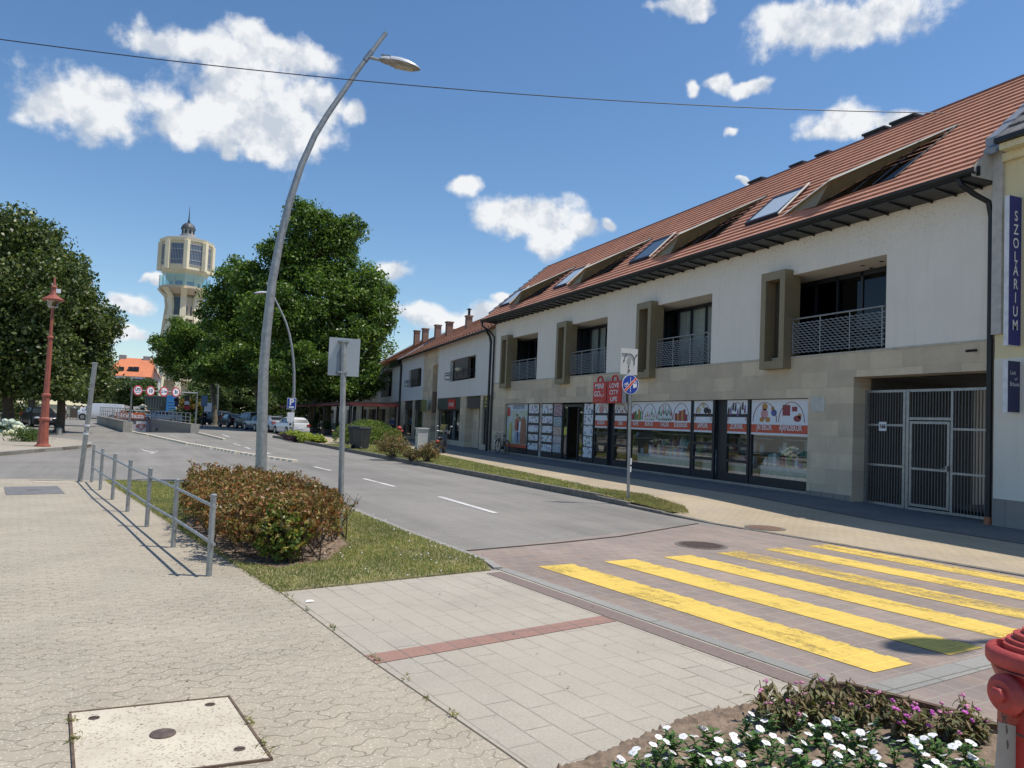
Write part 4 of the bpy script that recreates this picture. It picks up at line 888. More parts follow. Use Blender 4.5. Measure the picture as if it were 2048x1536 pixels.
for k in range(8):
    u = a+.2+k*.11; z = 2.38+.10*math.sin(k*1.7); mb = MB(); flat(mb, [(u-.035, z-.10), (u+.05, z-.12), (u+.05, z-.05), (u+.02, z+.12), (u-.03, z+.12)], D0-.010); sub(mb, 'printed_item', PC[0] if k % 3 else PC[7], f, B)
# 8 big right window
a, b = 16.17, sx(1503); f = dispframe('shop_window', a, b, []); header(a+.03, b-.05, f, [(b-.62, .5), (b-1.70, .5)], [(b-.62, 'JÁTÉKOK'), (b-1.68, 'AJÁNDÉKOK')]); pane(a+.03, b-.05, .4, 1.64, f)
for (u, z, r, k, q) in ((b-.62, 2.45, .12, 3, .9), (b-.60, 2.25, .15, 4, 1), (b-.50, 2.08, .1, 3, .7), (b-.75, 2.08, .11, 3, .7), (b-1.0, 2.28, .12, 5, .8), (b-.95, 2.40, .07, 3, .8), (b-1.93, 2.12, .15, 1, .6), (b-2.02, 2.2, .07, 3, 1)): blob2d(u, z, r, PC[k], f, q)
mb = MB(); flat(mb, [(b-1.65, 2.2), (b-1.35, 2.2), (b-1.35, 2.5), (b-1.65, 2.5)], D0-.010); flat(mb, [(b-1.92, 2.32), (b-1.72, 2.32), (b-1.72, 2.45), (b-1.92, 2.45)], D0-.010); sub(mb, 'printed_item', PC[1], f, B)
# display goods behind the glass
def goods(u0, u1, name, lab, seed):
    t = thing(name, lab, 'shelf', (16.0, (u0+u1)/2, .15)); rn = random.Random(seed)
    mb = MB(); F1.box(mb, u0, u1, .15, .75, .35, .75); F1.box(mb, u0, u1, 1.05, 1.08, .8, 1.2); F1.box(mb, u0, u1, 1.5, 1.53, 1.2, 1.6); mb.build('shelf_boards', mat('white shelf', (.80, .80, .74), .5), t)
    NJ = int((u1-u0)*11)
    for j in range(NJ):
        u = u0+(u1-u0)*(j+.5)/NJ; h = rn.uniform(.15, .42); w = rn.uniform(.05, .11); z, d = ((.76, .5), (1.09, .95))[j % 2]
        mb = MB()
        if rn.random() < .5: F1.box(mb, u-w, u+w, z, z+h, d, d+.12)
        else: mb.lathe([(w*.8, z), (w, z+h*.3), (w*.8, z+h*.7), (w*.3, z+h*.8), (w*.3, z+h)], (15.3+d, u, 0), 10)
        mb.build('merchandise', rn.choice(PC[1:]+[m_paper, mat('teal goods', (.30, .55, .55), .6), m_paper, mat('pale pink goods', (.75, .45, .45), .6)]), t)
goods(16.3, 18.4, 'display_shelf', 'display shelf with boxes inside the shop window nearest the gate', 1)
goods(21.6, 25.2, 'display_shelf', 'long display shelf inside the window under the bottles print', 2)
goods(18.9, 21.2, 'display_shelf', 'display shelf behind the two narrow glazed doors of the shop', 3)
mb = MB(); F1.box(mb, 16.3, 18.2, .5, 1.25, 1.4, 1.45); mb.build('display_backboard', mat('pale board', (.5, .51, .48), .7), B)
# vase of white flowers in the window
t = thing('flower_vase', 'green vase with white flowers standing in the right shop window', 'vase', (15.75, 17.3, .76))
mb = MB(); mb.lathe([(.06, .76), (.09, .9), (.07, 1.05), (.08, 1.08)], (15.75, 17.3, 0), 10); mb.build('vase', PC[2], t)
mb = MB(); rn = random.Random(3)
for k in range(12): mb.ell((15.75+rn.uniform(-.1, .1), 17.3+rn.uniform(-.28, .28), 1.2+rn.uniform(-.1, .12)), (.04, .05, .035), 7, 4)
mb.build('flowers', m_whiteink, t)
# ---------------------------------------------------------------- gate
t = thing('metal_gate', 'grey barred metal gate with a small door in the passage opening', 'gate', (15.5, 12.9, 0))
GD = .40
def gbar(mb, u0, u1, z0, z1, th=.04): F1.box(mb, u0, u1, z0, z1, GD-th/2, GD+th/2)
mb = MB(); gbar(mb, 14.55, 14.61, .04, 2.86, .06); gbar(mb, 13.32, 13.40, .04, 2.86, .06); gbar(mb, 13.42, 13.49, .04, 2.86, .06); gbar(mb, 11.14, 11.20, .04, 2.86, .06)
gbar(mb, 13.40, 14.55, 2.80, 2.86); gbar(mb, 11.20, 13.32, 2.80, 2.86); gbar(mb, 13.49, 14.55, .04, .12); gbar(mb, 11.20, 13.32, .04, .10)
for z in (1.0, 1.98): gbar(mb, 13.49, 14.55, z, z+.05); gbar(mb, 11.20, 12.18, z-.06, z-.01)
gbar(mb, 12.18, 12.24, .10, 2.80); gbar(mb, 12.24, 13.32, 2.14, 2.20); mb.build('frame', m_steel, t)
m_bars = mat('grey gate bars', (.12, .125, .13), .5, .5, var=.1)
mb = MB(); u = 13.55
while u < 14.53: gbar(mb, u, u+.022, .12, 2.80, .022); u += .078
u = 11.26
while u < 12.15: gbar(mb, u, u+.022, .10, 2.80, .022); u += .078
u = 12.30
while u < 13.30: gbar(mb, u, u+.022, 2.20, 2.80, .022); u += .078
bo = mb.build('bars', m_bars, t)
mb = MB(); gbar(mb, 12.26, 12.32, .13, 2.11, .05); gbar(mb, 13.24, 13.30, .13, 2.11, .05); gbar(mb, 12.32, 13.24, 2.05, 2.11, .05); gbar(mb, 12.32, 13.24, .13, .19, .05); gbar(mb, 12.32, 13.24, .98, 1.03, .05)
dg = mb.build('gate_door', m_steel, t)
mb = MB(); u = 12.38
while u < 13.22: gbar(mb, u, u+.022, .19, 2.05, .022); u += .078
sub(mb, 'bars', m_bars, dg, t)
mb = MB(); F1.box(mb, 12.27, 12.31, 1.0, 1.12, .32, .36); mb.tube([F1.P(12.29, 1.06, .33), F1.P(12.42, 1.06, .31)], .012, 6); sub(mb, 'handle', m_steel, dg, t)
t = thing('house_number_plate', 'white plate with black number 166 on the barred gate', 'number plate', (15.66, 14.05, 1.95))
mb = MB(); F1.box(mb, 13.95, 14.17, 1.86, 2.08, GD-.04, GD-.03); mb.build('plate', m_paper, t)
text('166', .15, F1.P(14.06, 1.97, GD-.045), (0, -1, 0), (0, 0, 1), m_blackink, 'number', t, .85, bold=.004)
# green yard seen through the gate
# ---------------------------------------------------------------- hanging red bag-shaped signs
def bagsign(y0, y1, lines, lab, smile=False):
    t = thing('bag_sign', lab, 'sign', (15.0, (y0+y1)/2, 2.6))
    x0, x1 = 14.93, 15.17; z0, z1 = 2.60, 3.46; ym = (y0+y1)/2
    mb = MB(); mb.box(x0, x0+.05, y0, y1, z0, z1); mb.build('sign_face', m_redsign, t, bevel=.012)
    mb = MB(); mb.box(x0+.052, x1, y0+.02, y1-.02, z0+.01, z1-.01); mb.build('sign_case', mat('sign side', (.55, .56, .6), .5), t)
    mb = MB(); mb.tube([(x0+.03, ym+.2, z1-.01), (x0+.03, ym+.18, z1+.13), (x0+.03, ym+.10, z1+.19), (x0+.03, ym-.10, z1+.19), (x0+.03, ym-.18, z1+.13), (x0+.03, ym-.2, z1-.01)], .04, 6); mb.build('handle', m_redsign, t)
    mb = MB(); mb.tube([(x1-.01, ym, z0+.15), (15.3, ym, z0+.15)], .02, 6); mb.tube([(x1-.01, ym, z1-.15), (15.3, ym, z1-.15)], .02, 6); mb.build('bracket', m_steel, t)
    for s, z, size, sx_, off, mt in lines: text(s, size, (x0-.004, ym+off, z), (0, -1, 0), (0, 0, 1), mt, 'lettering', t, sx_, bold=.005)
    if smile:
        mb = MB(); c = ym-.24; mb.tube([(x0-.004, c+.13*math.cos(a), 2.97+.10*math.sin(a)) for a in [math.pi+math.pi*k/8 for k in range(9)]], .016, 5)
        for q in (-.09, .09): mb.ell((x0-.004, c+q, 3.08), (.006, .018, .018), 8, 5)
        mb.build('smile', m_whiteink, t)
    return t
m_pinkink = mat('pale red letters', (.70, .2, .15), .5)
bagsign(26.52, 27.56, [('MINI', 3.27, .30, 1.15, 0, m_whiteink), ('GO', 2.97, .30, 1.1, .17, m_whiteink), ('ÁRUHÁZ', 2.71, .13, 1.3, 0, m_pinkink)], 'red bag shaped sign with MINI GO lettering and a smile', True)
bagsign(25.36, 26.42, [('LOVE', 3.27, .24, 1.25, 0, m_whiteink), ('CITY', 3.01, .24, 1.3, 0, m_whiteink), ('LIFE', 2.75, .24, 1.3, 0, m_whiteink)], 'red bag shaped sign reading LOVE CITY LIFE')
# ---------------------------------------------------------------- neighbour on the right
N = thing('corner_building', 'cream neighbouring building with grey stone plinth at the right edge', 'building', (15.22, 4, 0))
m_cream2 = stucco('cream render', (0.78, 0.68, 0.42), 0.3, 7.4)
m_white3 = stucco('off white render', (0.80, 0.755, 0.65), 0.2, 4)
FN = Fr((15.22, 0), (0, 1))
mb = MB(); FN.wall(mb, -8, 10.9, 3.4, 7.7, [], 0); mb.quad((15.22,10.9,3.4),(15.22,10.9,7.7),(24,10.9,7.7),(24,10.9,3.4)); mb.build('upper_wall', m_cream2, N)
mb = MB(); FN.wall(mb, -8, 10.9, .55, 3.4, [], 0, d=-.012); mb.quad((15.208,10.9,0),(15.208,10.9,3.4),(24,10.9,3.4),(24,10.9,0)); mb.build('lower_wall', m_white3, N)
mb = MB(); FN.box(mb, -8, 10.88, -.1, .55, -.06, .1); mb.build('plinth', brickmat('grey plinth stone', 1.2, .6, (.36, .33, .29), (.31, .29, .26), (.2, .18, .16), .006, axes=(1, 2)), N)
mb = MB(); FN.box(mb, -8, 10.6, 7.62, 7.75, -.35, .2); FN.box(mb, -8, 10.7, 7.45, 7.62, -.12, .2); mb.build('cornice', m_cream2, N)
mb = MB(); FN.box(mb, -8, 10.65, 7.76, 7.86, -.45, -.2); mb.build('gutter', m_gutter, N)
mb = MB(); courses(mb, (14.85, -8, 7.85), (14.85, 10.65, 7.85), (19.5, -8, 11.9), (19.5, 10.65, 11.9), 12, .04); mb.build('roof', brickmat('grey roof tiles', .3, .36, (.22, .21, .2), (.16, .155, .15), (.05, .05, .05), .012, axes=(1, 2), bmp=.5), N)
mb = MB()
for k in range(9): z = 7.9+k*.45; x = 14.9+k*.52; mb.hexa([(x,10.66,z-.1),(x+.55,10.66,z+.38),(x+.55,10.92,z+.38),(x,10.92,z-.1),(x,10.66,z+.06),(x+.55,10.66,z+.5),(x+.55,10.92,z+.5),(x,10.92,z+.06)])
mb.build('flashing', m_lead, N)
mb = MB(); FN.box(mb, 9.8, 10.25, 1.45, 1.75, -.016, -.013); mb.build('torn_poster_trace', collage('torn traces', 25, (.62, .6, .56), (.3, .28, .26)), N)
def flagsign(y0, y1, z0, z1, name, lab, blue):
    t = thing(name, lab, 'sign', (15.0, y0, z0))
    mb = MB(); mb.box(14.865, 15.215, y0+.012, y1-.07, z0, z1); mb.build('sign_case', mat('white sign case', (.72, .73, .76), .5), t)
    mb = MB(); mb.box(14.87, 15.21, y0, y0+.012, z0+.01, z1-.01); mb.build('sign_face', blue, t); return t
m_blue = mat('deep blue sign', (0.025, 0.03, 0.20), .4, var=.05)
m_navy = mat('navy sign', (0.02, 0.025, 0.09), .4, var=.05)
t = flagsign(10.36, 10.54, 3.62, 6.64, 'light_box_sign', 'tall blue flag sign with white letters reading SZOLÁRIUM', m_blue)
for k, ch in enumerate('SZOLÁRIUM'): text(ch, .29, (15.04, 10.355, 6.22-k*.275), (1, 0, 0), (0, 0, 1), m_whiteink, 'lettering', t, .75, bold=.004)
t = flagsign(10.36, 10.54, 2.29, 3.32, 'light_box_sign', 'small navy flag sign reading Lust auf Bräune', m_navy)
for s, z, x in (('Lust', 3.08, 14.99), ('auf', 2.96, 15.08), ('Bräune', 2.85, 15.04)): text(s, .12 if s != 'auf' else .08, (x, 10.355, z), (1, 0, 0), (0, 0, 1), m_whiteink, 'lettering', t, .8)
# ---------------------------------------------------------------- second building
F2 = Fr((15.3, 39.72), (0.063, 0.998)); P2 = F2.P
B2 = thing('terraced_building', 'lower white building with dark green shop front and chimneys beyond the main block', 'building', P2(13, 0, 0))
L2 = 27.0
mb = MB(); F2.wall(mb, 0.05, 13.0, 3.2, 6.85, [(3.52, 9.6, 4.26, 5.66, .5)], .5, d=-.05); F2.wall(mb, 17.9, L2, 3.2, 6.85, [(18.6, 23.5, 4.28, 5.72, .5)], .5, d=-.05)
for u in (.05, 13.0, 17.9): mb.quad(P2(u, 3.2, -.05), P2(u, 6.85, -.05), P2(u, 6.85, .05), P2(u, 3.2, .05))
mb.quad(P2(.05,3.2,-.05), P2(13,3.2,-.05), P2(13,3.2,.1), P2(.05,3.2,.1)); mb.quad(P2(17.9,3.2,-.05), P2(L2,3.2,-.05), P2(L2,3.2,.1), P2(17.9,3.2,.1)); mb.build('wall', m_stucco2, B2)
H2 = [(6.75, 12.9, .42, 3.2, .6), (2.3, 5.45, -.1, 3.2, .9), (.78, 1.85, .4, 3.15, .3), (13.3, 14.8, .2, 5.65, .8), (17.5, 20.85, .3, 3.2, .5), (21.6, 24.9, .3, 3.2, .5)]
mb = MB(); F2.wall(mb, 0, 13.0, -.1, 3.2, H2, .6); F2.wall(mb, 13.0, 17.9, -.1, 6.85, H2, .6); F2.wall(mb, 17.9, L2, -.1, 3.2, H2, .6); mb.quad(P2(0,0,0),P2(0,6.85,0),P2(0,6.85,10),P2(0,0,10)); mb.build('stone_cladding', m_stone, B2)
mb = MB(); mb.quad(P2(.0,.1,.9), P2(L2,.1,.9), P2(L2,6.8,.9), P2(0,6.8,.9)); mb.build('dark_interior', m_darkroom, B2)
m_green = mat('dark green shop panel', (.025, .045, .04), .45, var=.1)
mb = MB(); F2.box(mb, 6.75, 12.9, 2.42, 3.2, .0, .1); mb.build('shop_fascia', m_green, B2)
mb = MB(); F2.box(mb, 7.95, 9.7, 2.47, 3.08, -.05, .0); pn = mb.build('shop_sign', m_redsign, B2)
sg = text('mozi', .5, P2(8.82, 2.78, -.06), (-F2.t.x, -F2.t.y, 0), (0, 0, 1), m_whiteink, 'lettering', B2, 1.3); sg.parent = pn
mb = MB(); F2.box(mb, 2.3, 5.45, 2.49, 3.18, .1, .2); mb.build('door_canopy', mat('brown panel', (.06, .05, .045), .6), B2)
mb = MB(); F2.box(mb, 2.45, 4.0, .1, 2.46, .55, .62); dd = mb.build('door', mat('brown wooden door', (.11, .06, .045), .6, var=.2), B2)
mb = MB(); F2.box(mb, 2.6, 2.66, 1.0, 1.3, .5, .55); sub(mb, 'handle', m_steel, dd, B2)
mb = MB(); F2.box(mb, 4.0, 5.45, .1, 2.49, .45, .5); mb.build('entrance_side_wall', m_stone, B2)
for (u0, u1, z0, z1, k) in ((6.8, 9.3, .45, 2.42, 1), (9.5, 12.8, .45, 2.42, 2), (.82, 1.8, .45, 3.1, 3), (17.6, 20.8, .35, 2.45, 4), (21.65, 24.85, .35, 2.45, 5)):
    mb = MB(); F2.box(mb, u0, u0+.08, z0, z1, .12, .18); F2.box(mb, u1-.08, u1, z0, z1, .12, .18); F2.box(mb, u0, u1, z0-.03, z0+.05, .12, .18); F2.box(mb, u0, u1, z1-.05, z1, .12, .18)
    w = mb.build('shop_window', m_anth, B2)
    mb = MB(); mb.quad(P2(u0, z0, .15), P2(u1, z0, .15), P2(u1, z1, .15), P2(u0, z1, .15)); sub(mb, 'pane', m_pane, w, B2)
for (u0, u1) in ((17.6, 20.8), (21.65, 24.85)):
    mb = MB(); F2.box(mb, u0, u1, 2.5, 3.15, .05, .12); mb.build('shop_fascia', m_anth, B2)
for (u0, u1, z0, z1, mt) in ((7.0, 8.2, 1.9, 2.3, PC[4]), (7.2, 7.9, .6, 1.7, m_paper), (9.3, 9.6, .5, 2.4, m_paper), (10.5, 11.3, .6, 2.3, PC[0]), (22.5, 24.0, 1.2, 1.8, mat('teal screen', (.12, .38, .45), .4)), (18.6, 20.0, .8, 2.2, mat('green display', (.14, .22, .07), .7)), (.95, 1.6, .5, 1.1, mat('yellow stickers', (.4, .36, .06), .6))):
    mb = MB(); F2.box(mb, u0, u1, z0, z1, .3, .4); mb.build('window_display', mt, B2)
mb = MB(); F2.box(mb, .85, 1.9, 2.4, 3.15, .05, .1); yy = mb.build('dark_sign_panel', m_anth, B2)
mb = MB(); F2.box(mb, 1.0, 1.7, 2.75, 2.82, .03, .05); F2.box(mb, 1.1, 1.6, 2.55, 2.62, .03, .05); F2.box(mb, 1.2, 1.5, 2.9, 3.1, .03, .05); sub(mb, 'sign_marks', mat('yellow marks', (.5, .42, .06), .5), yy, B2)
mb = MB(); F2.box(mb, 13.2, 14.1, 2.2, 3.7, -.12, .02); mb.build('corten_panel', mat('rust panel', (.10, .055, .035), .7, var=.2), B2)
mb = MB(); F2.box(mb, 14.5, 16.1, 2.25, 3.1, -.5, -.44); t = mb.build('green_sign', mat('green yellow sign', (.16, .18, .05), .5), B2)
for (u0, u1, z0, z1) in ((3.52, 9.6, 4.26, 5.66), (18.6, 23.5, 4.28, 5.72)):
    mb = MB(); F2.box(mb, u0, u1, z0, z0+.07, .15, .22); F2.box(mb, u0, u0+.3, z0, z1, .15, .22); F2.box(mb, u1-.1, u1, z0, z1, .15, .22); F2.box(mb, u0, u1, z1-.08, z1, .15, .22); w = mb.build('window', m_anth, B2)
    mb = MB(); F2.box(mb, u0+(u1-u0)*.28, u0+(u1-u0)*.80, z0+.1, z1, -.06, .14); sub(mb, 'sliding_shutter', mat('brown grey shutter', (.12, .10, .085), .6), w, B2)
    mb = MB(); mb.quad(P2(u0, z0, .2), P2(u1, z0, .2), P2(u1, z1, .2), P2(u0, z1, .2)); sub(mb, 'pane', m_pane2, w, B2)
    mb = MB()
    for z in (z0+.12, z0+.40, z0+.55): mb.tube([P2(u0-.1, z, -.04), P2(u0-.1, z, -.35), P2(u1+.1, z, -.35), P2(u1+.1, z, -.04)], .02, 5)
    for k in range(5): u = u0-.1+(u1-u0+.2)*k/4; mb.tube([P2(u, z0+.12, -.35), P2(u, z0+.55, -.35)], .015, 5)
    mb.build('balcony_rail', m_gutter, B2)
mb = MB(); mb.ell(P2(6.2, 4.9, -.35), (.25, .35, .12), 8, 5); mb.build('flower_box', mat('pale flowers', (.6, .55, .4), .9), B2)
def gable_roof(fr, u0, u1, ze, zr, depth, mt, name, par, back=9, over=.45, n=14):
    mb = MB(); courses(mb, fr.P(u0, ze, -over), fr.P(u1, ze, -over), fr.P(u0, zr, depth), fr.P(u1, zr, depth), n, .045)
    mb.quad(fr.P(u0, zr, depth), fr.P(u1, zr, depth), fr.P(u1, ze, depth+back-4), fr.P(u0, ze, depth+back-4))
    mb.quad(fr.P(u0, ze, 0), fr.P(u0, zr, depth), fr.P(u0, ze, depth+back-4)); mb.quad(fr.P(u1, ze, 0), fr.P(u1, zr, depth), fr.P(u1, ze, depth+back-4))
    return mb.build(name, mt, par)
r2 = gable_roof(F2, .1, L2, 6.75, 9.75, 4.2, m_tile2, 'roof', B2)
mb = MB(); mb.tube([P2(.0, 6.75, -.5), P2(L2, 6.75, -.5)], .08, 8); mb.build('gutter', m_gutter, B2)
mb = MB(); mb.tube([P2(L2, 6.78, -.45), P2(L2, 9.8, 4.2)], .09, 6); sub(mb, 'verge', m_lead, r2, B2)
mb = MB()
for k in range(40): u = .6+k*.65; mb.tube([P2(u, 7.02, -.05), P2(u, 7.14, -.07)], .03, 4)
sub(mb, 'snow_guards', m_gutter, r2, B2)
m_brick = brickmat('chimney brick', .25, .08, (.30, .17, .12), (.24, .14, .10), (.3, .27, .23), .01, axes=(1, 2))
def chimney(px, py, Y, w, h, par, pot=False):
    w *= .5; c = PY(px, py, Y); mb = MB(); mb.box(c.x-w/2, c.x+w/2, c.y-w/2, c.y+w/2, c.z-h-1.2, c.z); mb.box(c.x-w*.62, c.x+w*.62, c.y-w*.62, c.y+w*.62, c.z, c.z+.10)
    ch = mb.build('chimney', m_brick, par)
    if pot: mb = MB(); mb.tube([(c.x, c.y, c.z+.1), (c.x, c.y, c.z+.55)], .1, 8); mb.lathe([(.22, c.z+.55), (.0, c.z+.68)], (c.x, c.y, 0), 8); sub(mb, 'cowl', m_gutter, ch, par)
chimney(938, 634, 54, .85, .9, B2, True); chimney(899, 646, 60, 1.0, .9, B2); chimney(876, 652, 66, 1.0, .8, B2)
downpipe([P2(.2, 6.7, -.45), P2(.4, 6.45, -.2), P2(.45, 6.1, -.1), P2(.45, .1, -.1)], 'downpipe', B2, .07)
downpipe([P2(26.9, 6.7, -.45), P2(26.6, 6.4, -.15), P2(26.6, .1, -.12)], 'downpipe', B2, .09)
# ---------------------------------------------------------------- third and further buildings
B3 = thing('terraced_building', 'white building with a boxed upper storey partly behind the plane tree', 'building', P2(33, 0, 0))
mb = MB(); F2.wall(mb, L2, 40, 3.2, 7.0, [(32.2, 38.2, 3.75, 6.35, .8)], .8, d=.1); mb.quad(P2(L2,3.2,.1), P2(40,3.2,.1), P2(40,3.2,.9), P2(L2,3.2,.9)); mb.build('wall', m_stucco2, B3)
mb = MB(); F2.wall(mb, L2, 60, -.1, 3.2, [(31.8, 36, .1, 3.0, 2.5), (38, 42, .4, 2.6, .6), (44, 49, .3, 2.6, .6), (51, 55, .3, 2.6, .6)], .6, d=.6); mb.build('ground_floor', m_stone, B3)
mb = MB(); mb.quad(P2(L2, 0, 1.3), P2(60, 0, 1.3), P2(60, 6.8, 1.3), P2(L2, 6.8, 1.3)); mb.build('dark_interior', m_darkroom, B3)
mb = MB(); F2.box(mb, 27.3, 32, 6.4, 6.95, -.25, .1); mb.build('fascia_board', m_gutter, B3)
r3 = gable_roof(F2, L2, 40.5, 7.0, 10.0, 4.6, m_tile2, 'roof', B3)
mb = MB(); mb.tube([P2(40.6, 7.0, -.45), P2(40.6, 10.1, 4.6)], .14, 6); sub(mb, 'verge', m_lead, r3, B3)
mb = MB(); F2.box(mb, 28.0, 30.6, 2.75, 3.1, -.6, -.1); mb.build('small_red_sign', m_redsign, B3)
chimney(851, 659, 73, 1.1, .8, B3); chimney(834, 663, 78, 1.1, .8, B3)
B4 = thing('terraced_building', 'cream building with orange roof showing above the canopy under the trees', 'building', P2(55, 0, 0))
mb = MB(); F2.wall(mb, 40.5, 105, 3.0, 6.6, [(44+6*k, 46+6*k, 3.9, 5.6, .3) for k in range(9)], .3, d=.2); F2.wall(mb, 60, 105, 0, 3.0, [(62+7*k, 66+7*k, .3, 2.6, .4) for k in range(6)], .4, d=.2); mb.build('wall', stucco('cream render far', (.66, .60, .46)), B4)
mb = MB(); mb.quad(P2(40.5, 0, 1.0), P2(105, 0, 1.0), P2(105, 6.5, 1.0), P2(40.5, 6.5, 1.0)); mb.build('dark_interior', m_darkroom, B4)
gable_roof(F2, 41, 105, 6.8, 9.6, 4.5, tilemat('orange roof tiles', (.48, .18, .08), (.42, .16, .08), (.15, .06, .04)), 'roof', B4, n=10)
mb = MB(); c = PY(788, 672, 85); mb.tube([c, c+Vector((0, 0, 2.0))], .03, 5); mb.build('mast', m_gutter, B4)
# ---------------------------------------------------------------- canopy of the restaurant terrace
t = thing('terrace_canopy', 'long dark pergola with red valance under the plane trees', 'canopy', (11.5, 75, 0))
cx = lambda y: 10.9+(y-60)*.02
mb = MB(); mb.hexa([(10.6, 56, 2.62), (14.2, 56, 2.75), (15.5, 104, 2.75), (10.6, 104, 2.62), (10.6, 56, 2.74), (14.2, 56, 2.87), (15.5, 104, 2.87), (10.6, 104, 2.74)]); mb.build('roof', mat('dark canopy cloth', (.05, .03, .03), .9), t)
mb = MB()
for k in range(96): y = 56+k*.5; mb.quad((10.57, y, 2.66), (10.57, y+.5, 2.66), (10.57, y+.5, 2.50+.03*(k % 2)), (10.57, y, 2.53-.03*(k % 2)))
for k in range(8): x = 10.6+k*.45; mb.quad((x, 55.97, 2.68), (x+.45, 55.97, 2.68), (x+.45, 55.97, 2.50), (x, 55.97, 2.50))
mb.build('valance', mat('red valance', (.15, .025, .025), .8, var=.5, scale=1.2), t)
for y in (56.2, 62, 68, 74, 80, 86, 92, 98):
    for x in (10.75, 14.0): mb = MB(); mb.box(x-.06, x+.06, y-.06, y+.06, 0, 2.65); mb.build('post', m_gutter, t)
m_hedge = leafmat('hedge leaves', [(.03, .05, .02), (.05, .08, .025), (.04, .065, .02)])
NPR = np.random.default_rng(11)
for k, y in enumerate((57.5, 63.5, 70, 77, 84)):
    t = thing('planter', 'dark planter box with leafy shrub at the terrace edge, %s from the near end' % ('first', 'second', 'third', 'fourth', 'fifth')[k], 'planter', (10.2, y, .13), 0, 'planter boxes along the terrace')
    mb = MB(); mb.box(9.95, 10.5, y-.8, y+.8, .12, .6); mb.build('box', mat('planter dark', (.05, .04, .035), .8), t)
    P, Nn, _ = clumps([((10.22, y, .85), (.35, .85, .4))], 60, 14, .16, NPR); leaves('foliage', P, Nn, .11, m_hedge, NPR, t)
def cafe_table(x, y, lab):
    t = thing('cafe_table', lab, 'table', (x, y, .1), 0, 'tables under the terrace canopy')
    mb = MB(); mb.lathe([(.38, .82), (.38, .85), (0, .85)], (x, y, 0), 14); mb.build('table_top', mat('table top', (.3, .2, .14), .6), t)
    mb = MB(); mb.tube([(x, y, .1), (x, y, .82)], .03, 6); mb.lathe([(.22, .1), (.2, .13), (0, .14)], (x, y, 0), 10); mb.build('pedestal', m_gutter, t)
def cafe_chair(x, y, rz, lab):
    t = thing('cafe_chair', lab, 'chair', (x, y, .1), rz, 'dark chairs under the terrace canopy'); mb = MB()
    mb.box(-.2, .2, -.2, .2, .42, .45); mb.build('seat', mat('dark wicker', (.06, .045, .035), .8), t, world=False)
    mb = MB(); mb.box(-.2, .2, .17, .2, .5, .9); mb.build('backrest', mat('dark wicker', (.06, .045, .035), .8), t, world=False)
    for a in (-.18, .18):
        for b in (-.18, .18): mb = MB(); mb.tube([(a, b, 0), (a, b, .43)], .015, 5); mb.build('leg', m_gutter, t, world=False)
words = ['nearest', 'second', 'third', 'fourth', 'farthest']
for k, y in enumerate((59, 64, 69.5, 76, 82)):
    cafe_table(12.0, y, 'small round cafe table under the canopy, %s from the white hatchback end' % words[k])
    cafe_chair(11.3, y, R(90), 'dark chair on the road side of the %s cafe table' % words[k]); cafe_chair(12.7, y, R(-90), 'dark chair on the wall side of the %s cafe table' % words[k])
# ---------------------------------------------------------------- water tower
TY = 165.0; tc = PY(371.5, 540, TY); TX = tc.x
def tz(py, px=372): return PY(px, py, TY).z
T = thing('water_tower', 'tall cream octagonal water tower with glazed top and lantern dome', 'water tower', (TX, TY, 0))
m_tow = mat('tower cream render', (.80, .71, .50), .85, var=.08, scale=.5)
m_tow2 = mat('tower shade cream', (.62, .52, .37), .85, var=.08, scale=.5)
RH = 47.5/1550*154; OC = [(-math.pi/2+k*math.pi/4) for k in range(8)]
def octa(mb, r0, z0, r1, z1, cap=False):
    for k in range(8):
        a, b = OC[k], OC[(k+1) % 8]
        mb.quad((TX+r0*math.cos(a), TY+r0*math.sin(a), z0), (TX+r0*math.cos(b), TY+r0*math.sin(b), z0), (TX+r1*math.cos(b), TY+r1*math.sin(b), z1), (TX+r1*math.cos(a), TY+r1*math.sin(a), z1))
zroof, zcorn, zhb, zbt, zbs, zfl = tz(484), tz(490), tz(545), tz(555), tz(577), tz(592)
mb = MB(); octa(mb, RH*.97, zhb, RH*.97, zcorn); octa(mb, RH*.62, zhb-2.2, RH*.97, zhb); octa(mb, RH*1.04, zcorn, RH*1.07, zroof); octa(mb, RH*.97, zcorn, RH*1.04, zcorn)
for a in OC:                                      # corner piers
    x, y = TX+RH*.985*math.cos(a), TY+RH*.985*math.sin(a); mb.tube([(x, y, zhb-.1), (x, y, zcorn)], .62, 6)
hd = mb.build('head', m_tow, T)
mb = MB(); octa(mb, RH*1.07, zroof, RH*.25, tz(473)); mb.build('roof', mat('tower roof grey', (.24, .24, .25), .6), T)
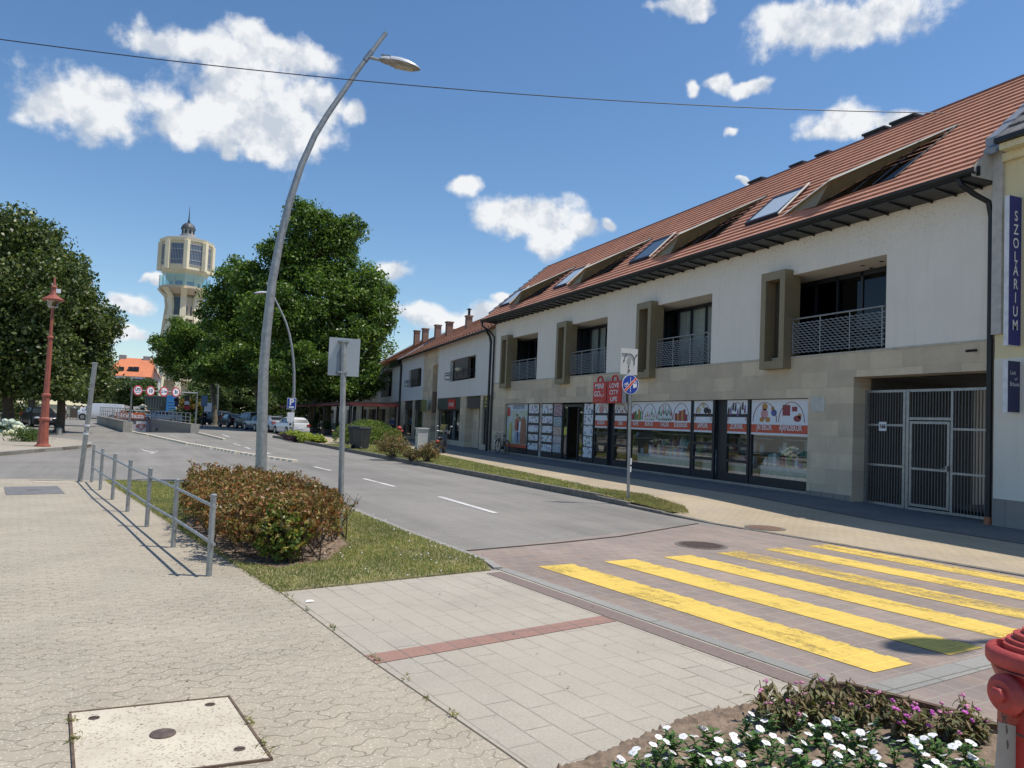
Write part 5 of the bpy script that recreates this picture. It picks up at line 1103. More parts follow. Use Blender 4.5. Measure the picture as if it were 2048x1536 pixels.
for k in range(8):
    a, b = OC[k], OC[(k+1) % 8]; am = a+math.pi/8; rr = RH*.97*math.cos(math.pi/8); hw = rr*math.tan(math.pi/8)*.68
    c = Vector((TX+(rr+.04)*math.cos(am), TY+(rr+.04)*math.sin(am), 0)); tg = Vector((-math.sin(am), math.cos(am), 0)); nn = Vector((math.cos(am), math.sin(am), 0))
    z0, z1 = zhb+.9, zcorn-.55; mb = MB(); mb.quad(c-tg*hw+Vector((0,0,z0)), c+tg*hw+Vector((0,0,z0)), c+tg*hw+Vector((0,0,z1)), c-tg*hw+Vector((0,0,z1)))
    w = mb.build('window', mat('tower glass', (.10, .15, .22), .12, 0, .2, .8), T)
    mb = MB()
    for j in range(9): u = -hw+2*hw*j/8; p = c+tg*u+nn*.05; mb.tube([p+Vector((0,0,z0)), p+Vector((0,0,z1))], .05, 4)
    for z in (z0, z0+.9, (z0+z1)/2+.9, z1): p = c+nn*.05+Vector((0, 0, z)); mb.tube([p-tg*hw, p+tg*hw], .07, 4)
    sub(mb, 'mullions', mat('tower mullion', (.45, .45, .45), .5), w, T)
# lantern, dome and spire
zl0, zl1, zd, zf = tz(473), tz(459), tz(445), tz(442); zt = tz(411)
rl = 12.5/1550*154; mb = MB(); mb.lathe([(rl*.92, zl0), (rl*.92, zl1)], (TX, TY, 0), 8); mb.lathe([(rl*1.15, zl0-.1), (rl*1.15, zl0+.3), (rl*.9, zl0+.3)], (TX, TY, 0), 12); ln = mb.build('lantern', mat('lantern stone', (.45, .43, .38), .8), T)
mb = MB()
for k in range(8): a = k*math.pi/4+math.pi/8; x, y = TX+rl*.88*math.cos(a), TY+rl*.88*math.sin(a); mb.tube([(x, y, zl0+.5), (x, y, zl1-.2)], .22, 4)
sub(mb, 'openings', m_anth, ln, T)
mb = MB(); mb.lathe([(rl*1.12, zl1)]+[(rl*1.1*math.cos(t*math.pi/12), zl1+(zd-zl1)*math.sin(t*math.pi/12)) for t in range(6)]+[(.15, zd)], (TX, TY, 0), 16); mb.build('dome', mat('lead dome', (.10, .105, .11), .5, .3), T)
mb = MB(); mb.lathe([(.35, zd-.2), (.12, zf+.3), (.07, (zf+zt)/2), (.02, zt)], (TX, TY, 0), 6); mb.build('spire', m_gutter, T)
# balcony
rb = RH*.98
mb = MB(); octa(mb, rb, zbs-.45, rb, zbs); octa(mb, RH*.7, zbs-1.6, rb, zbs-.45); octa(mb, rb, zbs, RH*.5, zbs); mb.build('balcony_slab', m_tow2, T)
mb = MB(); octa(mb, rb*.99, zbs, rb*.99, zbt); gb = mb.build('balcony_glass', glass_mat('green glass', (.62, .80, .74), .12), T)
mb = MB()
for k in range(8):
    a, b = OC[k], OC[(k+1) % 8]
    for f in (0, .5): x = TX+rb*(math.cos(a)*(1-f)+math.cos(b)*f); y = TY+rb*(math.sin(a)*(1-f)+math.sin(b)*f); mb.tube([(x, y, zbs), (x, y, zbt)], .05, 4)
sub(mb, 'rail_posts', m_steel, gb, T)
mb = MB(); octa(mb, RH*.62, zbs, RH*.62, zhb-2.1); cr = mb.build('upper_core', m_tow, T)
mb = MB()
for k in range(8):
    am = OC[k]+math.pi/8; rr = RH*.62*math.cos(math.pi/8)+.05; c = Vector((TX+rr*math.cos(am), TY+rr*math.sin(am), 0)); tg = Vector((-math.sin(am), math.cos(am), 0))
    mb.quad(c-tg*.7+Vector((0,0,zbs+.2)), c+tg*.7+Vector((0,0,zbs+.2)), c+tg*.7+Vector((0,0,zbs+2.6)), c-tg*.7+Vector((0,0,zbs+2.6)))
sub(mb, 'core_windows', mat('tower glass', (.10, .15, .22), .12), cr, T)
# legs spreading to the ground, with ring beams and a core
rt, rbm = RH*.70, RH*1.14; zl = zbs-1.5
for k in range(8):
    a = OC[k]; mb = MB(); ca, sa = math.cos(a), math.sin(a); nv = Vector((-sa, ca, 0))*.55; rv = Vector((ca, sa, 0))
    pts = [(rt+1.6, zl+.9), (rt+.25, zl-.6), (rt, zl-2.5), (rt+(rbm-rt)*.35, zl*.55), (rbm, 0)]
    for (r0, z0), (r1, z1) in zip(pts[:-1], pts[1:]):
        c0, c1 = Vector((TX, TY, z0)), Vector((TX, TY, z1)); q = .55
        mb.hexa([c0+rv*(r0-q)-nv, c0+rv*r0-nv, c0+rv*r0+nv, c0+rv*(r0-q)+nv, c1+rv*(r1-q)-nv, c1+rv*r1-nv, c1+rv*r1+nv, c1+rv*(r1-q)+nv])
    mb.build('leg', m_tow, T)
mb = MB()
for z in (tz(638), tz(700), tz(760)): f = 1-z/zl; r = rt+(rbm-rt)*min(1, f*.8); octa(mb, r-.1, z-.35, r-.1, z+.35); octa(mb, r-.1, z+.35, r-1.2, z+.35)
mb.build('ring_beams', m_tow, T)
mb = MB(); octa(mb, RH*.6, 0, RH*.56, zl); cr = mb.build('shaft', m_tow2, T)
mb = MB()
for k in (6, 7, 0, 1):
    am = OC[k]+math.pi/8; rr = rt*math.cos(math.pi/8)-.25; c = Vector((TX+rr*math.cos(am), TY+rr*math.sin(am), 0)); tg = Vector((-math.sin(am), math.cos(am), 0))
    z0, z1 = tz(636), zl-.7
    if k == 7: mb.quad(c-tg*1.55+Vector((0,0,z0)), c+tg*1.55+Vector((0,0,z0)), c+tg*1.4+Vector((0,0,z1)), c-tg*1.4+Vector((0,0,z1)))
    elif k == 0:
        for o_ in (-.6, .3): mb.quad(c+tg*o_+Vector((0,0,z1-5.5)), c+tg*(o_+.3)+Vector((0,0,z1-5.5)), c+tg*(o_+.3)+Vector((0,0,z1-1.6)), c+tg*o_+Vector((0,0,z1-1.6)))
sub(mb, 'glazed_strip', mat('dark tower glass', (.05, .07, .09), .2, 0, .3, 2), cr, T)
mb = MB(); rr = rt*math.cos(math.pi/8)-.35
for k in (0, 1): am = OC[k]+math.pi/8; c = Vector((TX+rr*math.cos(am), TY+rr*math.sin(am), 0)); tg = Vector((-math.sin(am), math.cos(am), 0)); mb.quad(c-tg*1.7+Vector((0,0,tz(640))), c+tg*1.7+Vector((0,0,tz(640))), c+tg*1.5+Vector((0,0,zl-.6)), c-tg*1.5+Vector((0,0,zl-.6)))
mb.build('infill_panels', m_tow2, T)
# ---------------------------------------------------------------- far houses
def at(px, py, Y): return PY(px, py, Y)
HH = 140.0
Hs = thing('villa', 'pale villa with bright orange hipped roof and small skylights left of the tower', 'building', (at(262, 800, HH).x, HH, 0))
m_or = mat('orange roof', (.60, .20, .09), .8, var=.12, scale=.6)
x0, x1 = at(205, 752, HH).x, at(292, 752, HH).x; ze = at(250, 752, HH).z; zr = at(262, 716, HH+5).z
mb = MB(); mb.box(x0+.5, x1, HH, HH+10, 0, ze)
w = mb.build('wall', mat('villa wall', (.60, .58, .53), .9, var=.06), Hs)
mb = MB(); xr0, xr1 = at(246, 716, HH+5).x, x1+1; E0 = (x0-.3, HH-.6, ze); E1 = (x1+.8, HH-.6, ze); E2 = (x1+.8, HH+10.6, ze); E3 = (x0-.3, HH+10.6, ze); R0 = (xr0, HH+5, zr); R1 = (xr1, HH+5, zr)
mb.quad(E0, E1, R1, R0); mb.quad(E1, E2, R1); mb.quad(E2, E3, R0, R1); mb.quad(E3, E0, R0); rf = mb.build('roof', m_or, Hs)
for px in (243, 262, 273):
    c = at(px, 738, HH+1.2); mb = MB(); mb.box(c.x-.38, c.x+.38, HH+.75, HH+1.5, c.z-.35, c.z+.35); sub(mb, 'skylight', m_anth, rf, Hs)
for px, py in ((246, 710), (294, 713)): c = at(px, py, HH+5); mb = MB(); mb.box(c.x-.55, c.x+.55, HH+4.5, HH+5.5, c.z-2, c.z); sub(mb, 'chimney', mat('grey chimney', (.3, .29, .28), .8), rf, Hs)
mb = MB(); mb.box(x0+.3, x1+.1, HH-.35, HH, ze-.35, ze-.02); mb.build('cornice', m_paper, Hs)
for (a, b, c, d) in ((219, 224, 757, 766), (232, 246, 757, 768), (250, 262, 757, 766), (266, 284, 757, 765), (217, 223, 775, 791), (234, 242, 777, 791), (252, 262, 777, 791), (272, 282, 777, 791)):
    p, q = at(a, d, HH-.05), at(b, c, HH-.05); mb = MB(); mb.box(p.x-.15, q.x+.15, HH-.10, HH-.02, p.z-.15, q.z+.15); wn = mb.build('window', m_paper, Hs)
    mb = MB(); mb.box(p.x, q.x, HH-.14, HH-.10, p.z, q.z); sub(mb, 'pane', mat('far glass', (.05, .055, .07), .15), wn, Hs)
mb = MB(); p, q = at(215, 812, HH-1), at(222, 798, HH-1); mb.box(p.x, q.x+1.2, HH-1.5, HH-.2, 0, q.z); mb.build('porch', mat('pink porch', (.45, .28, .24), .9), Hs)
# gable beside it
Hg = thing('gabled_house', 'small white gabled house between the orange roof and the tower', 'building', (at(300, 800, 146).x, 146, 0))
p, q, r = at(281, 752, 146), at(318, 752, 146), at(304, 728, 146); mb = MB(); mb.prism([(p.x, 0), (q.x, 0), (q.x, p.z), (r.x, r.z), (p.x, p.z)], lambda u, v, d: (u, 146+d, v), 0, 8); mb.build('wall', mat('villa wall', (.60, .58, .53), .9), Hg)
mb = MB(); mb.quad((p.x-.3, 145.6, p.z-.1), (r.x, 145.6, r.z+.2), (r.x, 154, r.z+.2), (p.x-.3, 154, p.z-.1)); mb.quad((q.x+.3, 145.6, p.z-.1), (r.x, 145.6, r.z+.2), (r.x, 154, r.z+.2), (q.x+.3, 154, p.z-.1)); mb.build('roof', m_or, Hg)
# cream block behind the tower
YB = 185.0; a, b = at(345, 800, YB), at(425, 800, YB); zt_ = at(380, 762, YB).z
Hc = thing('cream_block', 'long cream building with dark windows behind the tower and trees', 'building', ((a.x+b.x)/2, YB, 0))
mb = MB(); mb.box(a.x-6, b.x, YB, YB+10, 0, zt_); mb.build('wall', mat('cream far wall', (.72, .64, .42), .9, var=.05), Hc)
mb = MB(); mb.box(a.x-6.5, b.x+.5, YB-.5, YB+10.5, zt_, zt_+.6); mb.build('roof', mat('tower roof grey', (.24, .24, .25), .6), Hc)
for j in range(2):
    for k in range(5): x = a.x-5+k*2.9; mb = MB(); mb.box(x, x+1.1, YB-.06, YB+.05, 1.5+j*4.2, 4.0+j*4.2); mb.build('window', mat('far glass', (.05, .055, .07), .15), Hc)
# glass kiosk with blue wall
YK = 105.0; k0, k1, k2 = at(287, 855, YK), at(330, 855, YK), at(349, 792, YK); zk = at(330, 792, YK).z
K = thing('glass_pavilion', 'glass pavilion with a blue side wall below the tower', 'pavilion', (k1.x, YK, 0))
mb = MB(); mb.box(k0.x, k1.x, YK+.1, YK+5, 0, zk); gk = mb.build('glass_wall', mat('pavilion glass', (.10, .13, .13), .12, 0, .25, .7), K)
mb = MB()
for k in range(9): x = k0.x+(k1.x-k0.x)*k/8; mb.box(x-.03, x+.03, YK, YK+.1, 0, zk)
for z in (.1, zk*.5, zk-.1): mb.box(k0.x, k1.x, YK+.0, YK+.09, z-.05, z+.05)
sub(mb, 'frames', mat('dark green grey frame', (.12,.15,.14), .5), gk, K)
bx0, bx1 = k1.x, at(349, 840, YK).x
mb = MB(); mb.box(bx0, bx1, YK-.6, YK+5, 0, zk+.1); bl = mb.build('blue_wall', mat('blue wall', (.04, .24, .58), .6, var=.08), K)
mb = MB()
for k in range(6): mb.box(bx0+.25, bx0+1.1, YK-.63, YK-.60, zk-.7-k*.35, zk-.62-k*.35)
sub(mb, 'wall_marks', mat('pale blue marks', (.2, .35, .5), .6), bl, K)
# distant cream wall behind the bicycles
t = thing('low_wall', 'low cream wall far behind the parked bicycles', 'wall', (at(130, 835, 118).x, 118, 0))
p, q = at(62, 838, 118), at(185, 838, 118); mb = MB(); mb.box(p.x, q.x, 118, 118.4, 0, 1.5); mb.build('wall_body', mat('low cream wall', (.6, .54, .38), .9), t); mb = MB(); mb.box(p.x, q.x, 117.9, 118.5, 1.5, 1.62); mb.build('coping', m_kerb, t)
# ================================================================== RAMP
m_par = mat('ramp concrete', (.40, .38, .33), .9, var=.1, scale=3, bmp=.1)
m_pard = mat('ramp inner wall grey', (.26, .26, .27), .85, var=.06)
t = thing('ramp_enclosure', 'low concrete walls and railing round the underground car park ramp', 'wall', (-1.5, 62, 0))
def wallseg(a, b, z0, z1, th, name, mt, par=t):
    a, b = Vector((a[0], a[1], 0)), Vector((b[0], b[1], 0)); d = (b-a).normalized(); n = Vector((d.y, -d.x, 0))*th/2
    Z = lambda p, z: p+Vector((0, 0, z)); za = z1 if not isinstance(z1, tuple) else z1[0]; zb = z1 if not isinstance(z1, tuple) else z1[1]
    mb = MB(); mb.hexa([Z(a-n,z0), Z(b-n,z0), Z(b+n,z0), Z(a+n,z0), Z(a-n,za), Z(b-n,zb), Z(b+n,zb), Z(a+n,za)]); return mb.build(name, mt, par)
PL0 = (-3.7, 57.4); PL1 = tuple(PY(205, 845, 88)[:2])
zpl = PY(257, 846, 57.4).z; zpr = PY(388, 850, 61).z
wallseg(PL0, (-8.0, 84), 0, zpl, .35, 'left_wall', m_par)
wallseg(PL0, (-8.0, 84), zpl, zpl+.1, .42, 'coping', m_kerb)
wallseg((-4.0, 57.3), (-3.45, 57.3), -.05, zpl+.06, .5, 'pier', m_par); wallseg((.12, 60.6), (.70, 60.6), -.05, zpr+.08, .5, 'pier', m_par)
wallseg((-7.4, 80.1), (FRX, 81.1), -2.7, .56, .3, 'back_wall', mat('lilac wall', (.50, .50, .56), .8, var=.05))
cR_ = FRX
wallseg((.3, 60.7), (cR_+.15, 81), -2.7, (zpr-.02, .60), .3, 'right_wall', m_pard); wallseg((.3, 60.7), (cR_+.15, 81), zpr-.3, (zpr+.09, .68), .36, 'coping', m_kerb)
wallseg((-7.3, 80.0), (cR_, 81.0), .56, .64, .36, 'coping', mat('brown coping', (.2, .13, .12), .8))
def rail(a, b, z0, h, n, name='railing'):
    a, b = Vector((*a, z0)), Vector((*b, z0)); mb = MB()
    for k in range(n+1): p = a.lerp(b, k/n); mb.tube([p, p+Vector((0, 0, h))], .03, 5)
    for zz in (h, h*.6, h*.25): mb.tube([a+Vector((0, 0, zz)), b+Vector((0, 0, zz))], .025, 5)
    mb.build(name, m_steelD, t)
rail((-3.8, 58.6), (-7.9, 83.5), zpl+.1, .85, 12); rail((.05, 62.6), (cR_+.15, 80.5), zpr+.1, .75, 10); rail((-7.3, 80.2), (cR_, 81.1), .64, .75, 5)
# posters on the ramp's end wall
yy = 79.9
t2 = thing('wall_poster', 'white poster with red heart on the lilac ramp wall', 'poster', (-4, yy, 0))
p, q = PY(271, 863, yy), PY(293, 843, yy); mb = MB(); mb.box(p.x, q.x, yy-.03, yy, p.z, q.z); mb.build('sheet', m_paper, t2)
mb = MB(); c = (p+q)/2; R0 = (q.x-p.x)*.36
pth = [(c.x+R0*1.0*(math.sin(a)**3), yy-.05, c.z+R0*.8*(math.cos(a)-.36*math.cos(2*a)-.12*math.cos(3*a))) for a in [2*math.pi*k/20 for k in range(21)]]; mb.tube(pth, .035, 5)
for s in (-1, 1): mb.tube([(c.x+s*.30+.13*math.cos(a), yy-.05, c.z+.05+.13*math.sin(a)) for a in [2*math.pi*k/8 for k in range(9)]], .025, 4)
mb.build('heart_mark', m_redprint, t2)
t2 = thing('blue_sign', 'blue and green panel beside the heart poster in the ramp', 'sign', (-5, yy, 0))
p, q = PY(259, 863, yy), PY(264.5, 843, yy); mb = MB(); mb.box(p.x, q.x, yy-.04, yy, p.z+.4, q.z); mb.build('panel', mat('blue panel', (.02, .08, .35), .5), t2); mb = MB(); mb.box(p.x, q.x, yy-.04, yy, p.z, p.z+.39); mb.build('green_foot', mat('green panel', (.08, .4, .1), .5), t2)
# orange banner
yb_ = 79.6; p, q = PY(231, 839.5, yb_), PY(290, 828, yb_)
t2 = thing('shopping_banner', 'orange banner with white lettering on the ramp railing', 'banner', ((p.x+q.x)/2, yb_, 0))
mb = MB(); mb.box(p.x, q.x, yb_, yb_+.05, .62, q.z+.08); mb.build('cloth', mat('orange banner', (.80, .13, .02), .6, var=.08), t2)
text('SióPlaza', .62, ((p.x+q.x)/2, yb_-.01, (.68+q.z)/2), (1, 0, 0), (0, 0, 1), m_whiteink, 'lettering', t2, 1.15, bold=.02)
# wall lamps in the ramp
for px, py in ((307, 860), (314, 857)):
    c = PY(px, py, 76); c.x = .3+(cR_-.3)*(c.y-61)/20-.25; mb = MB(); mb.ell(c, (.22, .12, .1), 8, 5); mb.build('wall_lamp', m_steel, t)
# height gantry
gt = thing('height_gantry', 'grey height limit gantry with four round signs over the ramp', 'gantry', (-1.3, 59.5, 0))
gl, gr = Vector((-3.65, 57.35, zpl)), Vector((.42, 60.6, zpr)); tl, tr = PY(261, 774, 57.35), PY(391, 783, 60.9)
tl.x, tr.x = gl.x+.02, gr.x+.05
mb = MB(); mb.tube([gl, Vector((gl.x, gl.y, tl.z))], .06, 8); mb.build('post', m_steel, gt); mb = MB(); mb.tube([gr, Vector((gr.x, gr.y, tr.z))], .06, 8); mb.build('post', m_steel, gt)
ca, cb_ = Vector((gl.x, gl.y, tl.z-.2)), Vector((gr.x, gr.y, tr.z-.12)); mb = MB(); mb.tube([ca, cb_], .045, 8); mb.build('crossbar', m_steel, gt)
bx = (cb_-ca).normalized(); bn = Vector((bx.y, -bx.x, 0)).normalized()
m_signred = mat('sign red', (.55, .03, .04), .45)
def rdisc(mb, c, r, xa, n_, z0, z1, n=28):
    i = len(mb.v)
    for rr, dd in ((r, z0), (r, z1)):
        for k in range(n): a = 2*math.pi*k/n; p = c+xa*rr*math.cos(a)+Vector((0, 0, 1))*rr*math.sin(a)+n_*dd; mb.v.append(tuple(p))
    for k in range(n): mb.f.append((i+k, i+(k+1) % n, i+n+(k+1) % n, i+n+k))
    mb.f.append(tuple(i+n+k for k in range(n))); mb.f.append(tuple(i+k for k in reversed(range(n))))
for px, s1, s2, wd in ((277, 'LPG', 'üzemű', 'LPG'), (301, '10', '', '10'), (327, '2.1m', '', '2.1m'), (350.5, '3t', '', '3t')):
    f = (PY(px, 780, 59).x-gl.x)/(gr.x-gl.x); c = ca.lerp(cb_, f)+bn*.07; r = .35
    st = thing('round_sign', 'round red rimmed sign reading %s on the gantry bar' % wd, 'sign', tuple(c), 0)
    mb = MB(); rdisc(mb, c, r, bx, bn, -.02, .0); mb.build('back_plate', m_steel, st)
    mb = MB(); rdisc(mb, c, r*.98, bx, bn, .001, .01); mb.build('rim', m_signred, st)
    mb = MB(); rdisc(mb, c, r*.76, bx, bn, .011, .016); mb.build('face', m_paper, st)
    text(s1, .34 if len(s1) < 3 else .25, c+Vector((0, 0, .06 if s2 else 0))+bn*.02, bx, (0, 0, 1), m_navy, 'lettering', st, .95, bold=.008)
    if s2: text(s2, .13, c+Vector((0, 0, -.12))+bn*.02, bx, (0, 0, 1), m_navy, 'lettering', st, 1)
# ================================================================== STREET LAMPS
LY = 18.0; base = PY(517, 975, LY)
curve_px = [(517, 975), (519, 940), (527, 740), (533, 665), (545, 560), (560, 480), (580, 400), (603, 330), (630, 270), (657, 226), (685, 186), (715, 142), (734, 116), (772, 66)]
cp = [PY(x, y, LY) for x, y in curve_px]; cp[0].z = 0.0
def lamp(loc, name, label, group):
    t = thing(name, label, 'street lamp', loc, 0, group); o = Vector(loc); mb = MB()
    pts = [Vector((p.x-cp[0].x, 0, p.z)) for p in cp]; pts[1].x = .03
    zt = pts[-1].z; rad = [.125-.075*(p.z/zt) for p in pts]
    mb.tube(pts, rad, 14); mb.build('pole', m_steelD, t, world=False, smooth=True)
    mb = MB(); mb.lathe([(.19, 0), (.19, .02), (.15, .03), (.13, .08), (0, .08)], n=16); mb.build('base_plate', m_steel, t, world=False)
    # arm and head
    d0 = pts[-2]; A = d0.lerp(pts[-1], .04); ax = Vector((1, -.25, -.14)).normalized()
    mb = MB(); mb.tube([A, A+ax*.32], .04, 8); mb.tube([d0.lerp(pts[-1], -.10), d0.lerp(pts[-1], .26)], .066, 10); ar = mb.build('bracket', m_steel, t, world=False)
    z_ = Vector((0, 0, 1)); y_ = z_.cross(ax).normalized(); u_ = ax.cross(y_); M = Matrix((ax, y_, u_)).transposed()
    c = A+ax*.30; ring = []
    prof = [(0, .10, .08), (.12, .15, .11), (.22, .16, .12), (.24, .20, .14), (.45, .235, .15), (.65, .225, .135), (.82, .17, .09), (.93, .08, .035), (.96, .01, .0)]
    def shell(fz, name_, mt_, par, zo=0.0, k=1.0):
        mb = MB(); i0 = 0; n = 12
        for (x, w, h) in prof:
            for q in range(n+1): a = math.pi*q/n; mb.v.append(tuple(c+M@Vector((x*k+(1-k)*.5, w*math.cos(a)*k, zo+fz*h*math.sin(a)))))
        for j in range(len(prof)-1):
            for q in range(n): mb.f.append((j*(n+1)+q, j*(n+1)+q+1, (j+1)*(n+1)+q+1, (j+1)*(n+1)+q))
        o_ = mb.build(name_, mt_, t, world=False, smooth=True); o_.parent = par; return o_
    hd_ = shell(1.0, 'lamp_head', mat('lamp housing', (.62, .63, .64), .35, .2, .05), t)
    shell(-.30, 'underside', mat('lamp underside', (.30, .28, .25), .6, .1, .4, 12), hd_, 0, .99)
    mb = MB(); mb.hexa([tuple(c+M@Vector(v)) for v in ((.35,-.12,-.075),(.78,-.10,-.06),(.78,.10,-.06),(.35,.12,-.075),(.35,-.12,-.02),(.78,-.10,-.02),(.78,.10,-.02),(.35,.12,-.02))])
    g = mb.build('lamp_glass', mat('lamp glass', (.42, .37, .28), .25, 0, .3, 14), t, world=False); g.parent = hd_
    mb = MB()
    for q in range(5): a = -.08+.04*q; mb.hexa([tuple(c+M@Vector(v)) for v in ((.0,a-.006,.06),(.22,a-.006,.1),(.22,a+.006,.1),(.0,a+.006,.06),(.0,a-.006,.12),(.22,a-.006,.135),(.22,a+.006,.135),(.0,a+.006,.12))])
    g = mb.build('cooling_fins', m_steel, t, world=False); g.parent = hd_
    return t
L0 = lamp((cp[0].x, LY, 0), 'street_lamp', 'tall curved grey street lamp rising behind the reddish bush', 'curved street lamps along the street')
p = G(582, 872, .1); dup(L0, (p.x, p.y, .1), math.pi, 'curved street lamp leaning left behind the blue parking sign')
p = G(428, 850, 0); dup(L0, (p.x+.2, p.y, 0), math.pi, 'farther curved street lamp above the row of dark parked cars')
# the lamp out of frame to the right whose head throws its shadow on the crossing
sh = G(1775, 1268); hgt = cp[-2].z; hd_pos = Vector((sh.x, sh.y, 0))+Vector((SUN_TO.x, SUN_TO.y, 0))*(hgt/SUN_TO.z)
dxp = cp[-2].x-cp[0].x
dup(L0, (hd_pos.x+dxp+.75, hd_pos.y-.1, 0.0), math.pi+R(10), 'curved street lamp standing beside the crossing to the right')
# red cast iron lamp
b = G(85, 893, .12); top = PY(106, 560, b.y).z
t = thing('park_lamp', 'rust red cast iron park lamp on the left pavement', 'street lamp', tuple(b))
m_rust = mat('rust red paint', (.30, .085, .055), .55, 0, .2, 6)
H_ = top-.12; s = H_/7.6
def Z(v): return b.z+v*s
mb = MB(); c0 = (b.x, b.y, 0)
mb.lathe([(.27, Z(0)), (.27, Z(.06)), (.20, Z(.1)), (.185, Z(.2)), (.15, Z(1.15)), (.19, Z(1.2)), (.19, Z(1.27)), (.14, Z(1.33)), (.12, Z(2.25)), (.16, Z(2.3)), (.16, Z(2.36)), (.10, Z(2.42)), (.085, Z(4.3)), (.075, Z(4.9)), (.11, Z(4.93)), (.11, Z(4.99)), (.06, Z(5.04)), (.045, Z(6.35))], c0, 8, ph=math.pi/8); mb.build('post', m_rust, t)
mb = MB(); mb.lathe([(.10, Z(6.3)), (.17, Z(6.38)), (.2, Z(6.62)), (.21, Z(6.72))], c0, 16); mb.build('lamp_globe', glass_mat('lamp bowl', (.75, .72, .66), .2), t)
mb = MB(); mb.lathe([(.36, Z(6.66)), (.37, Z(6.70)), (.24, Z(6.80)), (.14, Z(6.90)), (.09, Z(7.10)), (.085, Z(7.22)), (.11, Z(7.26)), (.10, Z(7.30)), (.045, Z(7.36)), (.035, Z(7.7)), (0, Z(7.72))], c0, 18); mb.build('lamp_hood', m_rust, t)
mb = MB(); mb.box(b.x+.08, b.x+.22, b.y-.08, b.y+.02, Z(7.02), Z(7.2)); mb.build('sensor_box', m_paper, t)
# leaning post
b = G(160, 963); tp = PY(190, 727, b.y-.3)
t = thing('leaning_post', 'bare grey steel post leaning right beside the end of the railing', 'post', tuple(b))
mb = MB(); mb.tube([b, tp], .05, 12); mb.tube([tp, tp+(tp-b).normalized()*.02], .053, 12); mb.build('pole', m_steelD, t, smooth=True)
for f, h, mt in ((.47, .03, m_paper), (.40, .05, m_paper), (.42, .012, m_blackink)):
    a = b.lerp(tp, f); d = (tp-b).normalized(); mb = MB(); mb.tube([a, a+d*h*1.5], .0525, 12); mb.build('sticker', mt, t)
# ================================================================== RAILING
t = thing('pedestrian_railing', 'low galvanised tube railing with seven posts beside the reddish bush', 'railing', (-.8, 13.6, 0))
fp = [(0.27, 8.36), (-0.09, 10.17), (-0.46, 11.95), (-0.82, 13.72), (-1.18, 15.5), (-1.54, 17.25), (-1.87, 19.0)]
for x, y in fp:
    mb = MB(); mb.tube([(x, y, 0), (x, y, .80)], .030, 12); mb.lathe([(.034, .80), (.034, .812), (.02, .822), (0, .822)], (x, y, 0), 12); mb.build('post', m_steelD, t, smooth=True)
for z in (.70, .33):
    mb = MB(); d = (Vector((*fp[0], 0))-Vector((*fp[1], 0))).normalized()*.09
    rng_ = random.Random(2); path = []
    for k, (x, y) in enumerate(fp): path.append((x+.012*math.sin(k*2+z*5), y, z+.012*math.sin(k*1.7+z)))
    path[0] = (path[0][0]+d.x, path[0][1]+d.y, z); mb.tube(path, .017, 10); mb.build('rail', m_steelD, t, smooth=True)
# ================================================================== SIGNS
b = G(680, 1074); t = thing('sign_post', 'grey post with the blank back of a square sign beside the reddish bush', 'sign', tuple(b))
tp = PY(688, 682, b.y); mb = MB(); mb.tube([b, (tp.x-.0, b.y, tp.z)], .038, 12); mb.lathe([(.045, tp.z-.02), (.045, tp.z+.01), (0, tp.z+.012)], (tp.x, b.y, 0), 12); mb.build('pole', m_steelD, t, smooth=True)
p, q = PY(655, 750, b.y+.05), PY(721, 679, b.y+.05); mb = MB(); mb.box(p.x, q.x, b.y+.045, b.y+.055, p.z-.0, q.z); bp = mb.build('panel', mat('bare aluminium', (.40, .43, .45), .45, .45, .06, 3), t)
mb = MB(); mb.box(p.x+.11, p.x+.2, b.y+.042, b.y+.0448, p.z, p.z+.3); mb.quad((p.x+.11, b.y+.0425, p.z+.3), (p.x+.2, b.y+.0425, p.z+.3), (p.x+.2, b.y+.0425, q.z-.1), (p.x+.16, b.y+.0425, q.z-.12)); sub(mb, 'backing_patch', mat('dull aluminium', (.25, .29, .32), .5, .4), bp, t)
for z in (p.z+.05, q.z-.05): mb = MB(); mb.box(tp.x-.07, tp.x+.07, b.y-.042, b.y+.045, z-.012, z+.012); mb.build('clamp', m_steel, t)
